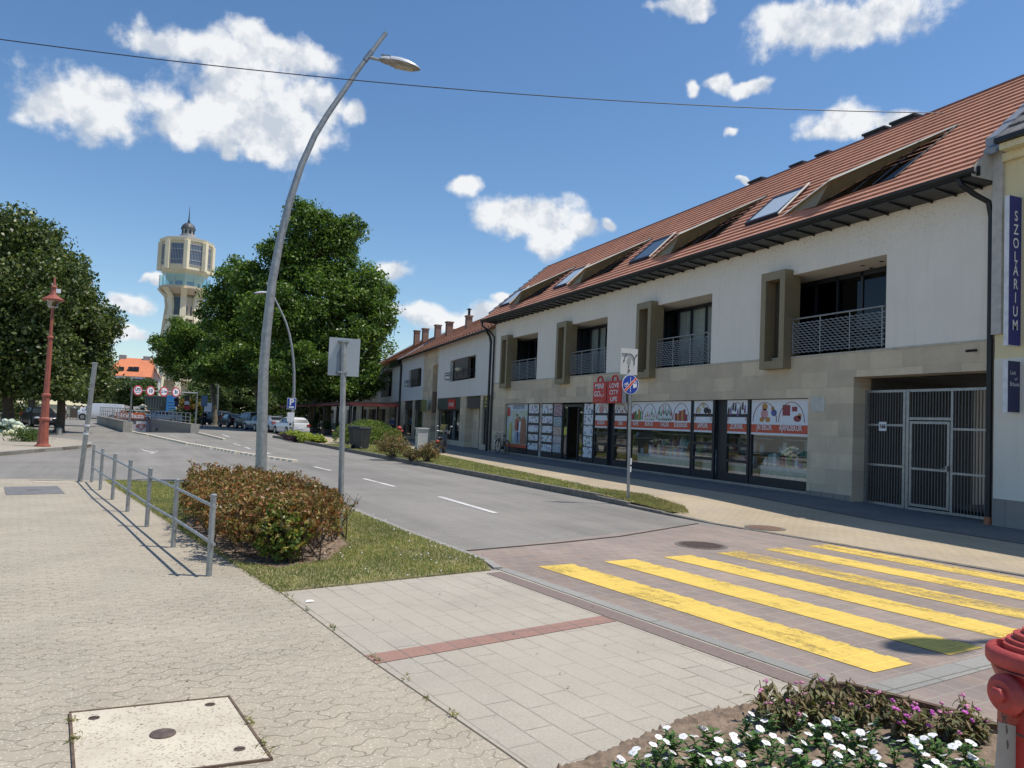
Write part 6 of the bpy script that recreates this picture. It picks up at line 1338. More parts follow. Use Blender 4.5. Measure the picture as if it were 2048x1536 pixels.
def signpost_right():
    b = G(1256, 1001, .09); t = thing('sign_post', 'grey post with round blue cycle path end sign under a white route panel', 'sign', tuple(b))
    tp = PY(1262, 716, b.y); mb = MB(); mb.tube([b, (tp.x+.0, b.y, tp.z)], .034, 12); mb.build('pole', m_steel, t, smooth=True)
    mb = MB(); mb.tube([(b.x+.015, b.y, b.z+.78), (b.x+.02, b.y, b.z+.92)], .037, 10); mb.tube([(b.x+.012, b.y, b.z+.62), (b.x+.014, b.y, b.z+.74)], .037, 10); mb.build('sticker', m_paper, t)
    n = Vector((0.05, -1, 0)).normalized(); xa = Vector((1, .05, 0)).normalized()
    y = b.y-.05; p, q = PY(1240, 748, y), PY(1275.5, 698.5, y)
    mb = MB(); mb.box(p.x, q.x, y-.01, y, p.z, q.z); pn = mb.build('route_panel', mat('grey white panel', (.62, .62, .60), .5, var=.04), t)
    def L(u, v): return (p.x+(q.x-p.x)*u, y-.014, p.z+(q.z-p.z)*v)
    mb = MB(); r = .009
    mb.tube([L(.08, .78), L(.35, .79), L(.55, .79), L(.66, .75), L(.76, .66), L(.80, .55), L(.80, .38)], r, 5); mb.tube([L(.34, .77), L(.26, .70), L(.21, .6), L(.19, .5)], r, 5); mb.tube([L(.93, .77), L(.85, .68), L(.80, .6)], r, 5)
    mb.tube([L(.48, .24), L(.48, .35)], r*.8, 5)
    mb.quad(L(.13, .52), L(.25, .52), L(.19, .45)); mb.quad(L(.43, .31), L(.53, .31), L(.48, .37)); mb.quad(L(.98, .80), L(.88, .77), L(.95, .72)); mb.quad(L(.04, .785), L(.10, .81), L(.10, .75))
    sub(mb, 'route_lines', m_blackink, pn, t)
    mb = MB(); mb.quad(L(.38, .40), L(.60, .40), L(.60, .58), L(.55, .64), L(.43, .64), L(.38, .58)); sub(mb, 'grey_block', mat('grey block', (.33, .33, .31), .6), pn, t)
    text('P', .11, L(.50, .12), (1, 0, 0), (0, 0, 1), m_blackink, 'lettering', t, 1, bold=.003).parent = pn
    y2 = b.y-.06; c = PY(1261, 769, y2); rr = .215
    ds = MB(); rdisc(ds, c, rr, xa, n, -.012, .0); dsc = ds.build('round_sign', m_paper, t)
    mb = MB(); rdisc(mb, c, rr*.94, xa, n, .001, .003); sub(mb, 'blue_face', mat('sign blue', (.02, .06, .36), .4, var=.04), dsc, t)
    U = lambda u, v, d=.006: tuple(c+xa*u*rr+Vector((0, 0, v*rr))+n*d)
    mb = MB(); mb.quad(U(-.03, -.78), U(.03, -.78), U(.0, .78), U(-.05, .78))
    for cx_ in (-.66, -.34): mb.tube([U(cx_+.15*math.cos(a), -.1+.15*math.sin(a)) for a in [2*math.pi*k/12 for k in range(13)]], .005, 4)
    mb.tube([U(-.66, -.1), U(-.55, .12), U(-.38, .12), U(-.34, -.1)], .006, 4); mb.tube([U(-.55, .12), U(-.48, -.1), U(-.38, .12)], .006, 4); mb.tube([U(-.38, .12), U(-.36, .22), U(-.28, .22)], .006, 4)
    for q_ in (.42, .64):
        k_ = 1.0 if q_ < .5 else .75
        mb.quad(U(q_-.09, -.35*k_), U(q_+.10, -.35*k_), U(q_+.12, .12), U(q_-.12, .12)); mb.tube([U(q_+.06*math.cos(a), .24*k_+.05+.06*math.sin(a)) for a in [2*math.pi*k/8 for k in range(9)]], .008, 4)
    sub(mb, 'symbols', m_whiteink, dsc, t)
    mb = MB(); mb.quad(U(-.74, -.60, .010), U(-.60, -.74, .010), U(.74, .60, .010), U(.60, .74, .010)); sub(mb, 'red_bar', mat('bar red', (.65, .08, .05), .5), dsc, t)
    mb = MB(); mb.quad(U(-.77, -.57, .009), U(-.57, -.77, .009), U(.77, .57, .009), U(.57, .77, .009)); sub(mb, 'bar_edge', m_whiteink, dsc, t)
signpost_right()
def psign():
    b = G(579, 871, .13); b = Vector((b.x-.2, b.y-3.5, .13)); t = thing('parking_sign', 'blue parking sign with white sheet and ticket box by the white hatchback', 'sign', tuple(b))
    y = b.y-.06; mb = MB(); tz_ = PY(585, 795, y).z; mb.tube([b, (b.x, b.y, tz_)], .04, 8); mb.build('pole', m_steelD, t)
    def panel(x0, y0, x1, y1, nm, mt, dy=0):
        p, q = PY(x0, y1, y-dy), PY(x1, y0, y-dy); mb = MB(); mb.box(p.x, q.x, y-dy-.01, y-dy, p.z, q.z); return mb.build(nm, mt, t), p, q
    o1, p, q = panel(573.5, 796.5, 592.5, 818, 'sign_border', m_paper); o2, _, _ = panel(574.5, 797.5, 591.5, 817, 'blue_face', mat('sign blue', (.02, .06, .36), .4), .012)
    o3, _, _ = panel(577.5, 813, 588, 815.5, 'white_strip', m_paper, .02)
    text('P', .58, ((p.x+q.x)/2, y-.03, (p.z+q.z)/2+.08), (1, 0, 0), (0, 0, 1), m_whiteink, 'lettering', t, 1, bold=.02)
    panel(574, 825, 589, 843, 'notice_sheet', m_paper); panel(576.5, 844, 585, 853, 'ticket_box', m_paper, .02); panel(578.5, 846, 583, 850, 'ticket_window', m_blackink, .035)
psign()
def farsign(px, base, items, name, lab):
    b = G(px, base); t = thing(name, lab, 'sign', tuple(b)); top = min(i[2] for i in items)
    mb = MB(); mb.tube([b, (b.x, b.y, PY(px, top, b.y).z)], .05, 6); mb.build('pole', m_gutter, t)
    for k, (kind, cy, ty, r, mt) in enumerate(items):
        c = PY(px, cy, b.y-.1); mb = MB(); rr = r/1550*(b.y/math.cos(YAW)*.97)
        if kind == 'o': rdisc(mb, c, rr, Vector((1, 0, 0)), Vector((0, -1, 0)), 0, .03)
        else: mb.box(c.x-rr, c.x+rr, c.y-.03, c.y, c.z-rr*1.1, c.z+rr*1.1)
        mb.build('sign_plate', mt, t)
farsign(353, 850, [('o', 800, 793, 4.2, m_blackink), ('b', 809, 800, 3.2, m_navy)], 'sign_pole', 'dark pole with black backed round sign in front of the cream building')
farsign(374, 852, [('b', 797, 790, 4.0, m_anth), ('o', 806.5, 800, 4.2, m_paper), ('o', 814.5, 810, 4.8, m_signred)], 'sign_pole', 'pole with stacked arrow, white round and red round signs')
b = G(404, 856); t = thing('bus_stop_sign', 'blue grey oblong sign with white board beside it by the dark cars', 'sign', tuple(b))
mb = MB(); mb.tube([b, (b.x, b.y, PY(403, 793, b.y).z)], .045, 6); mb.build('pole', m_gutter, t); c = PY(408.5, 801.5, b.y-.1); mb = MB(); mb.box(c.x-.28, c.x+.28, c.y, c.y+.05, c.z-.52, c.z+.52); mb.build('plate', mat('blue grey sign', (.12, .18, .28), .5), t, bevel=.1)
c = PY(416, 814.5, b.y-.05); mb = MB(); mb.box(c.x-.33, c.x+.33, c.y, c.y+.05, c.z-.42, c.z+.42); mb.build('white_board', m_paper, t)
# ================================================================== OVERHEAD WIRE
a, c = PY(-260, 42, 20), Vector(PX(1885, 226, 16.9)); mb = MB(); pts = [a.lerp(c, k/40)-Vector((0, 0, 1))*(4*(k/40)*(1-k/40)*.42) for k in range(41)]
mb.tube(pts, .012, 5); tag(mb.build('overhead_wire', m_blackink), 'thin black overhead wire crossing the sky to the tiled roof', 'wire')
# ================================================================== HYDRANT
d = ray(2092, 1262); hx, hy = d.x*2.12, d.y*2.12
t = thing('fire_hydrant', 'large red fire hydrant with side nozzle and chain beside the flower bed', 'hydrant', (hx, hy, 0))
m_hyd = mat('hydrant red paint', (.38, .028, .022), .42, 0, .32, 9, .2, coat=.2)
m_hydD = mat('faded hydrant red', (.44, .06, .05), .55, 0, .3, 16, .2)
zt = EYE+d.z*2.12
mb = MB(); mb.lathe([(.16, 0), (.16, .05), (.115, .07), (.108, .6), (.112, zt-.15), (.128, zt-.112), (.126, zt-.105)], (hx, hy, 0), 40); mb.build('barrel', m_hyd, t, smooth=True)
mb = MB(); mb.lathe([(.124, zt-.106), (.126, zt-.099)], (hx, hy, 0), 36); mb.build('gasket', m_blackink, t)
mb = MB(); mb.lathe([(.137, zt-.098), (.142, zt-.090), (.142, zt-.066), (.136, zt-.056), (.118, zt-.052), (.118, zt-.057), (.104, zt-.057), (.104, zt-.042), (.098, zt-.040), (.09, zt-.040)], (hx, hy, 0), 40); mb.build('bonnet_flange', m_hydD, t, smooth=True)
mb = MB(); mb.lathe([(.092, zt-.045), (.092, zt-.030), (.076, zt-.028), (.076, zt-.014), (.055, zt-.012), (.055, zt), (.0, zt)], (hx, hy, 0), 32)
for k in range(6): a = k*math.pi/3+.3; mb.hexa([(hx+math.cos(a+e)*r_, hy+math.sin(a+e)*r_, z) for z in (zt-.057, zt-.036) for (r_, e) in ((.1, -.03), (.116, -.025), (.116, .025), (.1, .03))])
mb.build('cap', m_hydD, t)
nz = zt-.16; ndir = Vector((-_r.x, -_r.y, 0)).normalized()*.93+Vector((.12, -.3, 0)); ndir.normalize(); c = Vector((hx, hy, nz))
Mx = Matrix((ndir.cross(Vector((0,0,1))).normalized(), Vector((0,0,1)), ndir)).transposed() ; Mx = Matrix((Mx.col[0], Mx.col[1], Mx.col[2])).transposed()
def noz(prof, nm, mt, n=28):
    mb = MB(); mb.lathe(prof, tuple(c), n, M=Mx); return mb.build(nm, mt, t, smooth=True)
noz([(.052, .08), (.048, .115), (.046, .135)], 'nozzle', m_hyd)
noz([(.050, .136), (.052, .139), (.052, .149), (.049, .153), (.040, .160), (.037, .166)], 'nozzle_cap', m_hydD)
noz([(.021, .166), (.021, .178), (.017, .182), (.0, .182)], 'cap_nut', m_hydD, 6)
# chain of real links
mb = MB(); st = c+ndir*.15+Vector((0, 0, -.052)); mdir = (-ndir*.10+Vector((0, 0, -1))).normalized(); L_ = .024
for k in range(6):
    cc = st+mdir*(k*L_*.82); sd = (Vector((1, 0, 0)) if k % 2 else Vector((0, 1, 0))); sd = (sd-mdir*sd.dot(mdir)).normalized()
    mb.tube([cc+sd*.006*math.cos(a)+mdir*.013*math.sin(a) for a in [2*math.pi*q/12 for q in range(13)]], .0018, 5, cap=False)
mb.build('chain', m_iron, t)
mb = MB(); lz = zt-.265; mb.lathe([(.1105, lz-.004), (.1125, lz), (.1105, lz+.004)], (hx, hy, 0), 30)
e = c+ndir*.17; mb.tube([(hx+ndir.x*.11, hy+ndir.y*.11, lz), (hx+ndir.x*.15, hy+ndir.y*.15, lz+.006), (e.x+ndir.x*.03, e.y+ndir.y*.03, lz+.012)], .0025, 5); mb.build('tie_wire', m_iron, t)
pc = Vector((hx, hy, 0))+ndir*.155; tg = Vector((-ndir.y, ndir.x, 0)); mb = MB()
w0 = Vector((hx, hy, 0))+ndir*.112; w1 = Vector((hx, hy, 0))+ndir*.185
mb.hexa([w0+Vector((0,-.004,lz-.14)), w1+Vector((0,-.004,lz-.14)), w1+Vector((0,0,lz-.14)), w0+Vector((0,0,lz-.14)), w0+Vector((0,-.004,lz+.02)), w1-ndir*.015+Vector((0,-.004,lz+.035)), w1-ndir*.015+Vector((0,0,lz+.035)), w0+Vector((0,0,lz+.02))])
mb.build('tag_plate', mat('pale plastic tag', (.36, .33, .28), .6), t)
mb = MB(); mb.ell((hx+ndir.x*.115, hy+ndir.y*.115, lz+.06), (.015, .015, .02), 10, 6); mb.build('side_plug', m_hyd, t)
# small red hydrant behind the shrubs
b = G(797, 888, .1); t = thing('small_hydrant', 'small faded red hydrant standing between the shrub and the clipped bush', 'hydrant', tuple(b))
mb = MB(); mb.lathe([(.14, .1), (.11, .16), (.10, 1.0), (.16, 1.05), (.16, 1.12), (.06, 1.2), (0, 1.22)], (b.x, b.y, 0), 12); mb.build('barrel', m_hydD, t); mb = MB(); mb.tube([(b.x-.24, b.y-.1, .9), (b.x+.24, b.y+.1, .9)], .08, 8); mb.build('nozzles', m_hydD, t)
# ================================================================== BINS, CABINET, BOARD
def bin_(p, rz, lab):
    t = thing('wheelie_bin', lab, 'bin', tuple(p), rz); w = False; mb = MB()
    mb.hexa([(-.24,-.26,.06),(.24,-.26,.06),(.24,.22,.06),(-.24,.22,.06),(-.29,-.34,.98),(.29,-.34,.98),(.29,.36,.98),(-.29,.36,.98)]); mb.build('body', mat('dark bin plastic', (.035, .04, .042), .5), t, world=False, bevel=.02)
    mb = MB(); mb.hexa([(-.31,-.37,.98),(.31,-.37,.98),(.31,.40,.98),(-.31,.40,.98),(-.28,-.33,1.07),(.28,-.33,1.07),(.28,.38,1.10),(-.28,.38,1.10)]); mb.build('lid', mat('dark bin plastic', (.035, .04, .042), .5), t, world=False, bevel=.02)
    for s in (-1, 1): mb = MB(); mb.tube([(s*.25, .27, .11), (s*.31, .27, .11)], .11, 14); wh = mb.build('wheel', m_blackink, t, world=False); mb = MB(); mb.tube([(s*.312, .27, .11), (s*.318, .27, .11)], .05, 10); h = mb.build('hub', m_steel, t, world=False); h.parent = wh
    mb = MB(); mb.tube([(-.26, .42, 1.0), (.26, .42, 1.0)], .018, 6); mb.build('handle', m_blackink, t, world=False)
bin_(G(722, 899, .12), R(120), 'dark wheelie bin standing on the grass verge before the clipped bush')
bin_(G(697, 893, .1)+Vector((.55, 1.3, 0)), R(80), 'dark wheelie bin with pale lid half hidden behind the sign pole')
b = G(843, 899, .1); t = thing('utility_cabinet', 'white grey utility cabinet standing on the sandy pavement', 'cabinet', tuple(b))
mb = MB(); mb.box(b.x-.27, b.x+.27, b.y-.15, b.y+.33, .2, 1.06+.1); mb.build('body', mat('cabinet white', (.56, .56, .53), .6, var=.06), t); mb = MB(); mb.box(b.x-.31, b.x+.31, b.y-.19, b.y+.37, 1.16, 1.23); mb.build('lid', mat('cabinet white', (.56, .56, .53), .6), t, bevel=.01)
mb = MB(); mb.box(b.x-.29, b.x+.29, b.y-.17, b.y+.35, .05, .2); mb.build('base', m_kerb, t); mb = MB(); mb.box(b.x-.275, b.x-.271, b.y+.02, b.y+.10, .78, .9); mb.build('label_plate', m_gutter, t)
p = P2(17.5, .1, -.75); t = thing('chalkboard_sign', 'dark A frame chalkboard with brown frame on the shaded pavement', 'sign', tuple(p)); mb = MB()
n = -F2.n; tg = F2.t
c0 = G(822, 872, .1); c0 = P2(19.5, .1, -1.2)
mb.hexa([c0-tg*.0+Vector((0,0,0)), c0-tg*.75, c0-tg*.75+n*.04, c0+n*.04, c0+F2.n*.2+Vector((0,0,1.15)), c0-tg*.75+F2.n*.2+Vector((0,0,1.15)), c0-tg*.75+F2.n*.16+Vector((0,0,1.15)), c0+F2.n*.16+Vector((0,0,1.15))])
mb.build('frame', mat('brown board frame', (.16, .08, .04), .6), t)
mb = MB(); q = c0+n*.05; mb.hexa([q-tg*.08+Vector((0,0,.2)), q-tg*.67+Vector((0,0,.2)), q-tg*.67+n*.01+Vector((0,0,.2)), q-tg*.08+n*.01+Vector((0,0,.2)), q-tg*.08+F2.n*.16+Vector((0,0,1.07)), q-tg*.67+F2.n*.16+Vector((0,0,1.07)), q-tg*.67+F2.n*.15+Vector((0,0,1.07)), q-tg*.08+F2.n*.15+Vector((0,0,1.07))]); mb.build('board', m_blackink, t)
# ================================================================== BICYCLES, MOPED
def bicycle(loc, rz, lab, col, basket=False, name='bicycle', lean=0.0, group=None):
    t = thing(name, lab, 'bicycle', tuple(loc), rz, group); mt = mat('bike paint %s' % str(col), col, .4)
    for x in (-.52, .52):
        mb = MB(); mb.tube([(x+.33*math.cos(a), 0, .34+.33*math.sin(a)) for a in [2*math.pi*k/22 for k in range(23)]], .02, 6, cap=False); w = mb.build('wheel', m_blackink, t, world=False)
        mb = MB()
        for k in range(8): a = 2*math.pi*k/8; mb.tube([(x, 0, .34), (x+.32*math.cos(a), 0, .34+.32*math.sin(a))], .004, 3)
        mb.tube([(x, -.04, .34), (x, .04, .34)], .03, 6); s = mb.build('spokes', m_steel, t, world=False); s.parent = w
    mb = MB()
    for a, b in (((.52,0,.34),(.40,0,.82)), ((.42,0,.72),(-.02,0,.32)), ((.40,0,.80),(-.1,0,.5)), ((-.02,0,.30),(-.16,0,.78)), ((-.52,0,.34),(-.02,0,.30)), ((-.52,0,.34),(-.13,0,.66))): mb.tube([a, b], .018, 6)
    mb.build('frame', mt, t, world=False)
    mb = MB(); mb.tube([(.40,0,.8),(.37,0,1.0)], .014, 6); mb.tube([(.22,-.26,1.02),(.36,-.2,1.05),(.38,0,1.0),(.36,.2,1.05),(.22,.26,1.02)], .013, 6); mb.build('handlebar', m_steel, t, world=False)
    mb = MB(); mb.tube([(-.16,0,.78),(-.18,0,.9)], .013, 6); mb.ell((-.2, 0, .92), (.14, .08, .035), 10, 6); mb.build('saddle', m_blackink, t, world=False)
    mb = MB(); mb.tube([(-.02, -.05, .30), (-.02, .05, .30)], .08, 10); mb.tube([(-.02,.06,.30),(.08,.06,.18),(.08,.12,.18)], .01, 5); mb.tube([(-.02,-.06,.30),(-.12,-.06,.42),(-.12,-.12,.42)], .01, 5); mb.build('pedals', m_gutter, t, world=False)
    if basket:
        mb = MB()
        for z, k in ((.70, .8), (.78, .88), (.86, .94), (.94, 1.0)):
            mb.tube([(.44, -.16*k, z), (.44+.26*k, -.16*k, z), (.44+.26*k, .16*k, z), (.44, .16*k, z), (.44, -.16*k, z)], .007, 4)
        for u, v in ((.44,-.15),(.57,-.15),(.69,-.15),(.69,0),(.69,.15),(.57,.15),(.44,.15)): mb.tube([(.44+(u-.44)*.8, v*.8, .70), (u, v, .94)], .006, 4)
        mb.quad((.44,-.13,.70),(.65,-.13,.70),(.65,.13,.70),(.44,.13,.70)); mb.build('basket', m_gutter, t, world=False)
        mb = MB()
        for x in (-.52, .52): mb.tube([(x+.37*math.cos(a), 0, .34+.37*math.sin(a)) for a in [R(20)+R(140)*k/10 for k in range(11)]], .018, 5)
        mb.build('mudguards', m_gutter, t, world=False)
    return t
b = PX(1018, 905, 14.85); bicycle((14.85, 36.9, .1), R(90)+R(4), 'dark bicycle with front basket leaning by the shop poster', (.02, .02, .025), True)
for k, (px, col, w) in enumerate(((116, (.35, .08, .08), 'red'), (121, (.1, .1, .12), 'black'), (127, (.35, .38, .1), 'yellow green'), (132, (.2, .2, .22), 'grey'))):
    p = G(px, 838); bicycle((PY(px, 838, 104-k).x, 104-k, 0), R(20+25*k), '%s bicycle in the far group before the cream wall' % w, col, group='bicycles parked beyond the road')
b = G(882, 907, .1); t = thing('moped', 'dark moped parked on the pavement behind the dry shrubs', 'moped', (b.x, b.y, .1), R(60))
for x in (-.6, .6): mb = MB(); mb.tube([(x, -.05, .24), (x, .05, .24)], .24, 18); w = mb.build('wheel', m_blackink, t, world=False); mb = MB(); mb.tube([(x, -.055, .24), (x, .055, .24)], .13, 12); r_ = mb.build('rim', m_steel, t, world=False); r_.parent = w
mb = MB(); mb.hexa([(-.75,-.13,.38),(-.1,-.13,.3),(-.1,.13,.3),(-.75,.13,.38),(-.85,-.10,.62),(-.15,-.15,.68),(-.15,.15,.68),(-.85,.10,.62)]); mb.hexa([(-.15,-.15,.25),(.35,-.15,.25),(.35,.15,.25),(-.15,.15,.25),(-.15,-.15,.32),(.35,-.15,.32),(.35,.15,.32),(-.15,.15,.32)]); mb.hexa([(.3,-.2,.25),(.42,-.2,.25),(.42,.2,.25),(.3,.2,.25),(.42,-.15,.9),(.52,-.15,.9),(.52,.15,.9),(.42,.15,.9)]); mb.build('body', mat('moped dark', (.04, .035, .035), .3, coat=.5), t, world=False, bevel=.04)
mb = MB(); mb.ell((-.42, 0, .74), (.38, .14, .07), 10, 6); mb.build('seat', m_blackink, t, world=False)
mb = MB(); mb.tube([(.5,0,.85),(.44,0,1.05)], .03, 6); mb.tube([(.36,-.33,1.06),(.46,-.1,1.05),(.46,.1,1.05),(.36,.33,1.06)], .02, 6); mb.build('handlebar', m_steel, t, world=False)
mb = MB(); mb.quad((.50,-.2,1.0),(.50,.2,1.0),(.40,.17,1.38),(.40,-.17,1.38)); mb.build('windscreen', glass_mat('screen', (.8, .85, .85), .3), t, world=False)
for s in (-1, 1): mb = MB(); mb.tube([(.42, s*.3, 1.06), (.42, s*.34, 1.25)], .008, 4); mb.ell((.41, s*.34, 1.28), (.02, .07, .045), 8, 5); mb.build('mirror', m_steel, t, world=False)
mb = MB(); mb.ell((-.86, 0, .6), (.05, .09, .05), 8, 5); mb.build('tail_light', m_redprint, t, world=False); mb = MB(); mb.ell((.55, 0, .8), (.04, .09, .07), 8, 5); mb.build('headlight', m_paper, t, world=False)
# ================================================================== VEHICLES
m_tyre = mat('tyre rubber', (.02, .02, .02), .8); m_rim = mat('alloy rim', (.45, .45, .46), .35, .7)
m_cglass = mat('car glass', (.02, .025, .03), .06, 0, .2, 1, coat=.6); m_tl = mat('tail lamp red', (.35, .015, .012), .25, coat=.5); m_hl = mat('headlamp clear', (.55, .57, .6), .15, .3)
KINDS = {  # stations: x, half width, z bottom, z belt, z top, half width of top
 'hatch': dict(L=3.95, st=[(-1.98,.72,.34,.70,.86,.66),(-1.93,.82,.24,.72,1.02,.72),(-1.72,.85,.22,.88,1.30,.62),(-1.35,.86,.2,.90,1.42,.58),(-.7,.87,.2,.90,1.44,.58),(-.1,.87,.2,.90,1.43,.58),(.35,.87,.2,.90,1.34,.60),(.95,.86,.2,.88,.98,.74),(1.5,.84,.2,.80,.88,.70),(1.85,.78,.24,.66,.76,.62),(1.97,.66,.30,.56,.62,.55)], wb=(-1.25, 1.24), r=.31),
 'suv': dict(L=4.5, st=[(-2.24,.74,.4,.85,1.0,.70),(-2.18,.87,.30,.86,1.15,.78),(-1.95,.90,.28,1.02,1.55,.68),(-1.5,.91,.26,1.04,1.66,.65),(-.6,.92,.26,1.04,1.69,.65),(.2,.92,.26,1.04,1.66,.65),(.65,.92,.26,1.04,1.50,.68),(1.2,.91,.26,1.02,1.12,.8),(1.8,.88,.28,.94,1.02,.76),(2.12,.82,.32,.78,.88,.68),(2.24,.70,.36,.66,.72,.60)], wb=(-1.38, 1.36), r=.36),
 'sedan': dict(L=4.6, st=[(-2.3,.72,.36,.74,.92,.66),(-2.24,.84,.26,.78,1.02,.74),(-1.75,.87,.22,.88,1.08,.72),(-1.15,.88,.2,.90,1.38,.60),(-.5,.89,.2,.90,1.44,.58),(.1,.89,.2,.90,1.42,.58),(.5,.89,.2,.90,1.30,.62),(1.05,.88,.2,.88,.98,.76),(1.7,.86,.2,.80,.88,.72),(2.15,.80,.24,.68,.76,.64),(2.3,.66,.3,.56,.62,.55)], wb=(-1.38, 1.36), r=.33),
 'van': dict(L=5.1, st=[(-2.55,.84,.42,1.1,1.9,.74),(-2.5,.92,.32,1.1,1.95,.80),(-1.6,.94,.3,1.1,1.98,.82),(-.4,.95,.28,1.1,1.98,.82),(.5,.95,.28,1.08,1.96,.80),(1.1,.95,.28,1.06,1.84,.76),(1.65,.94,.28,1.0,1.30,.80),(2.1,.90,.30,.92,1.08,.76),(2.45,.84,.34,.80,.92,.70),(2.55,.70,.38,.7,.78,.62)], wb=(-1.5, 1.55), r=.35)}
def car(kind, loc, rz, col, name, lab, group=None, plate=True, roofrack=False):
    K = KINDS[kind]; st = K['st']; t = thing(name, lab, 'van' if kind == 'van' else 'car', tuple(loc), rz, group)
    paint = mat('car paint %.2f %.2f %.2f' % col, col, .32, .15 if max(col) > .3 and kind != 'hatch' else 0, .03, 1, coat=.8 if max(col) > .1 else .08, spec=None if max(col) > .1 else .25)
    mb = MB(); R_ = []
    for (x, w, zb, zl, zt_, wt) in st:
        zm = zb+(zl-zb)*.55
        ring = [(x,-w*.93,zb),(x,-w,zb+.12),(x,-w,zm),(x,-w*.975,zl),(x,-wt,zt_-.03),(x,-wt*.82,zt_),(x,wt*.82,zt_),(x,wt,zt_-.03),(x,w*.975,zl),(x,w,zm),(x,w,zb+.12),(x,w*.93,zb)]
        R_.append(ring); mb.v += ring
    n = 12
    for j in range(len(st)-1):
        for q in range(n): mb.f.append((j*n+q, (j+1)*n+q, (j+1)*n+(q+1) % n, j*n+(q+1) % n))
    mb.f.append(tuple(range(n))); mb.f.append(tuple(reversed([(len(st)-1)*n+q for q in range(n)])))
    body = mb.build('body', paint, t, world=False, smooth=True)
    # glass: side strips, screen, rear window set just proud of the body
    def off(p, s): return (p[0], p[1]+s*.006, p[2]+.004)
    top = [k for k in range(len(st)) if st[k][4]-st[k][3] > .28]; a, b = top[0], top[-1]
    segs = [(a, b)] if kind != 'van' else [(b-1, b)]
    for s, (i3, i4) in ((-1, (3, 4)), (1, (8, 7))):
        mb = MB()
        for (p0, p1) in segs:
            for j in range(p0, p1):
                A, Bq, Cq, D = [Vector(v) for v in (R_[j][i3], R_[j+1][i3], R_[j+1][i4], R_[j][i4])]
                A2, B2_, C2, D2 = A.lerp(D, .10), Bq.lerp(Cq, .10), Cq.lerp(Bq, .10), D.lerp(A, .10)
                e = .10 if kind != 'van' else .05
                if j == p0 or kind == 'van': A2, D2 = A2.lerp(B2_, e*1.5), D2.lerp(C2, e*1.5)
                A3, B3_, C3, D3 = A2.lerp(B2_, .04), B2_.lerp(A2, .04), C2.lerp(D2, .04), D2.lerp(C2, .04)
                nn = Vector((0, s, .35)).normalized()*.012; mb.quad(*[v+nn for v in (A3, B3_, C3, D3)])
        mb.build('side_window', m_cglass, t, world=False)
    def screen(j0, j1, nm, lo=.15, hi=.9, k=.9):
        A, Bq, Cq, D = Vector(R_[j0][4]), Vector(R_[j0][7]), Vector(R_[j1][7]), Vector(R_[j1][4]); up = (Bq-A).cross(D-A).normalized(); up = up if up.z > 0 else -up
        q = [A.lerp(D, lo), Bq.lerp(Cq, lo), Bq.lerp(Cq, hi), A.lerp(D, hi)]; c = sum(q, Vector())/4; q = [c+(v-c)*k+up*.03 for v in q]; mb = MB(); mb.quad(*q); mb.build(nm, m_cglass, t, world=False)
    screen(b+1, b, 'windscreen', .05, .98, .93)
    if kind != 'van':
        if kind == 'sedan': screen(2, 3, 'rear_window', .1, .95, .9)
        else: screen(1, 2, 'rear_window', .0, .97, .92)
    for x in K['wb']:
        for s in (-1, 1):
            w = st[3][1]; mb = MB(); mb.tube([(x, s*(w-.02), K['r']+.02), (x, s*(w+.006), K['r']+.02)], K['r']+.045, 20); ar = mb.build('wheel_arch', m_blackink, t, world=False)
            mb = MB(); mb.tube([(x, s*(w-.22), K['r']), (x, s*(w+.012), K['r'])], K['r'], 22); wh = mb.build('wheel', m_tyre, t, world=False)
            mb = MB(); mb.tube([(x, s*(w+.0), K['r']), (x, s*(w+.02), K['r'])], K['r']*.66, 16); rm = mb.build('rim', m_rim, t, world=False); rm.parent = wh
    x0, x1 = st[0][0], st[-1][0]; zt_ = st[1][3]; zh = st[-2][3]
    for s in (-1, 1):
        y = st[1][1]; mb = MB(); mb.box(x0-.035, x0+.20, *sorted((s*(y-.27), s*(y+.025))), zt_+.02, zt_+.17); mb.build('tail_light', m_tl, t, world=False)
        y = st[-2][1]-.18; mb = MB(); mb.ell((x1-.14, s*y, zh-.02), (.16, .20, .09), 10, 6); mb.build('headlight', m_hl, t, world=False)
        xm = st[b][0]+.1; mb = MB(); mb.ell((xm, s*(st[3][1]+.08), st[3][3]+.08), (.07, .10, .07), 8, 5); mb.build('wing_mirror', paint, t, world=False)
    for x, s in ((x0-.012, -1), (x1+.012, 1)): mb = MB(); mb.box(x-.008, x+.008, -.26, .26, .52, .63); mb.build('number_plate', m_paper, t, world=False)
    mb = MB(); mb.box(x1-.03, x1+.008, -.38, .38, .36, .48); mb.build('grille', m_blackink, t, world=False)
    if kind in ('suv', 'van'): mb = MB(); mb.box(x0-.03, x0+.12, -.7, .7, .36, .5); mb.box(x1-.15, x1+.03, -.62, .62, .34, .46); mb.build('bumper', m_blackink, t, world=False)
    if roofrack:
        for s in (-1, 1): mb = MB(); mb.tube([(-1.3, s*.52, st[4][4]+.04), (.1, s*.52, st[4][4]+.04)], .02, 5); mb.build('roof_rail', m_steel, t, world=False)
    return t
grp = 'cars parked nose in under the plane trees'
FW = R(64)                                        # nose-in parking direction: rear ends face the road
def pk(px, py, dx=0, dy=0): p = G(px, py); return (p.x+dx, p.y+dy, 0)
wc = (7.7, 65.6, 0)
car('hatch', wc, R(105), (.74, .74, .72), 'parked_car', 'white hatchback parked nearest beside the yellow leaved bed', grp)
car('sedan', (6.6, 70.8, 0), R(108), (.33, .35, .38), 'parked_car', 'silver estate car parked next beyond the white hatchback', grp, roofrack=True)
car('sedan', (6.1, 76, 0), R(108), (.16, .18, .20), 'parked_car', 'grey car partly hidden behind the tall lamp pole', grp)
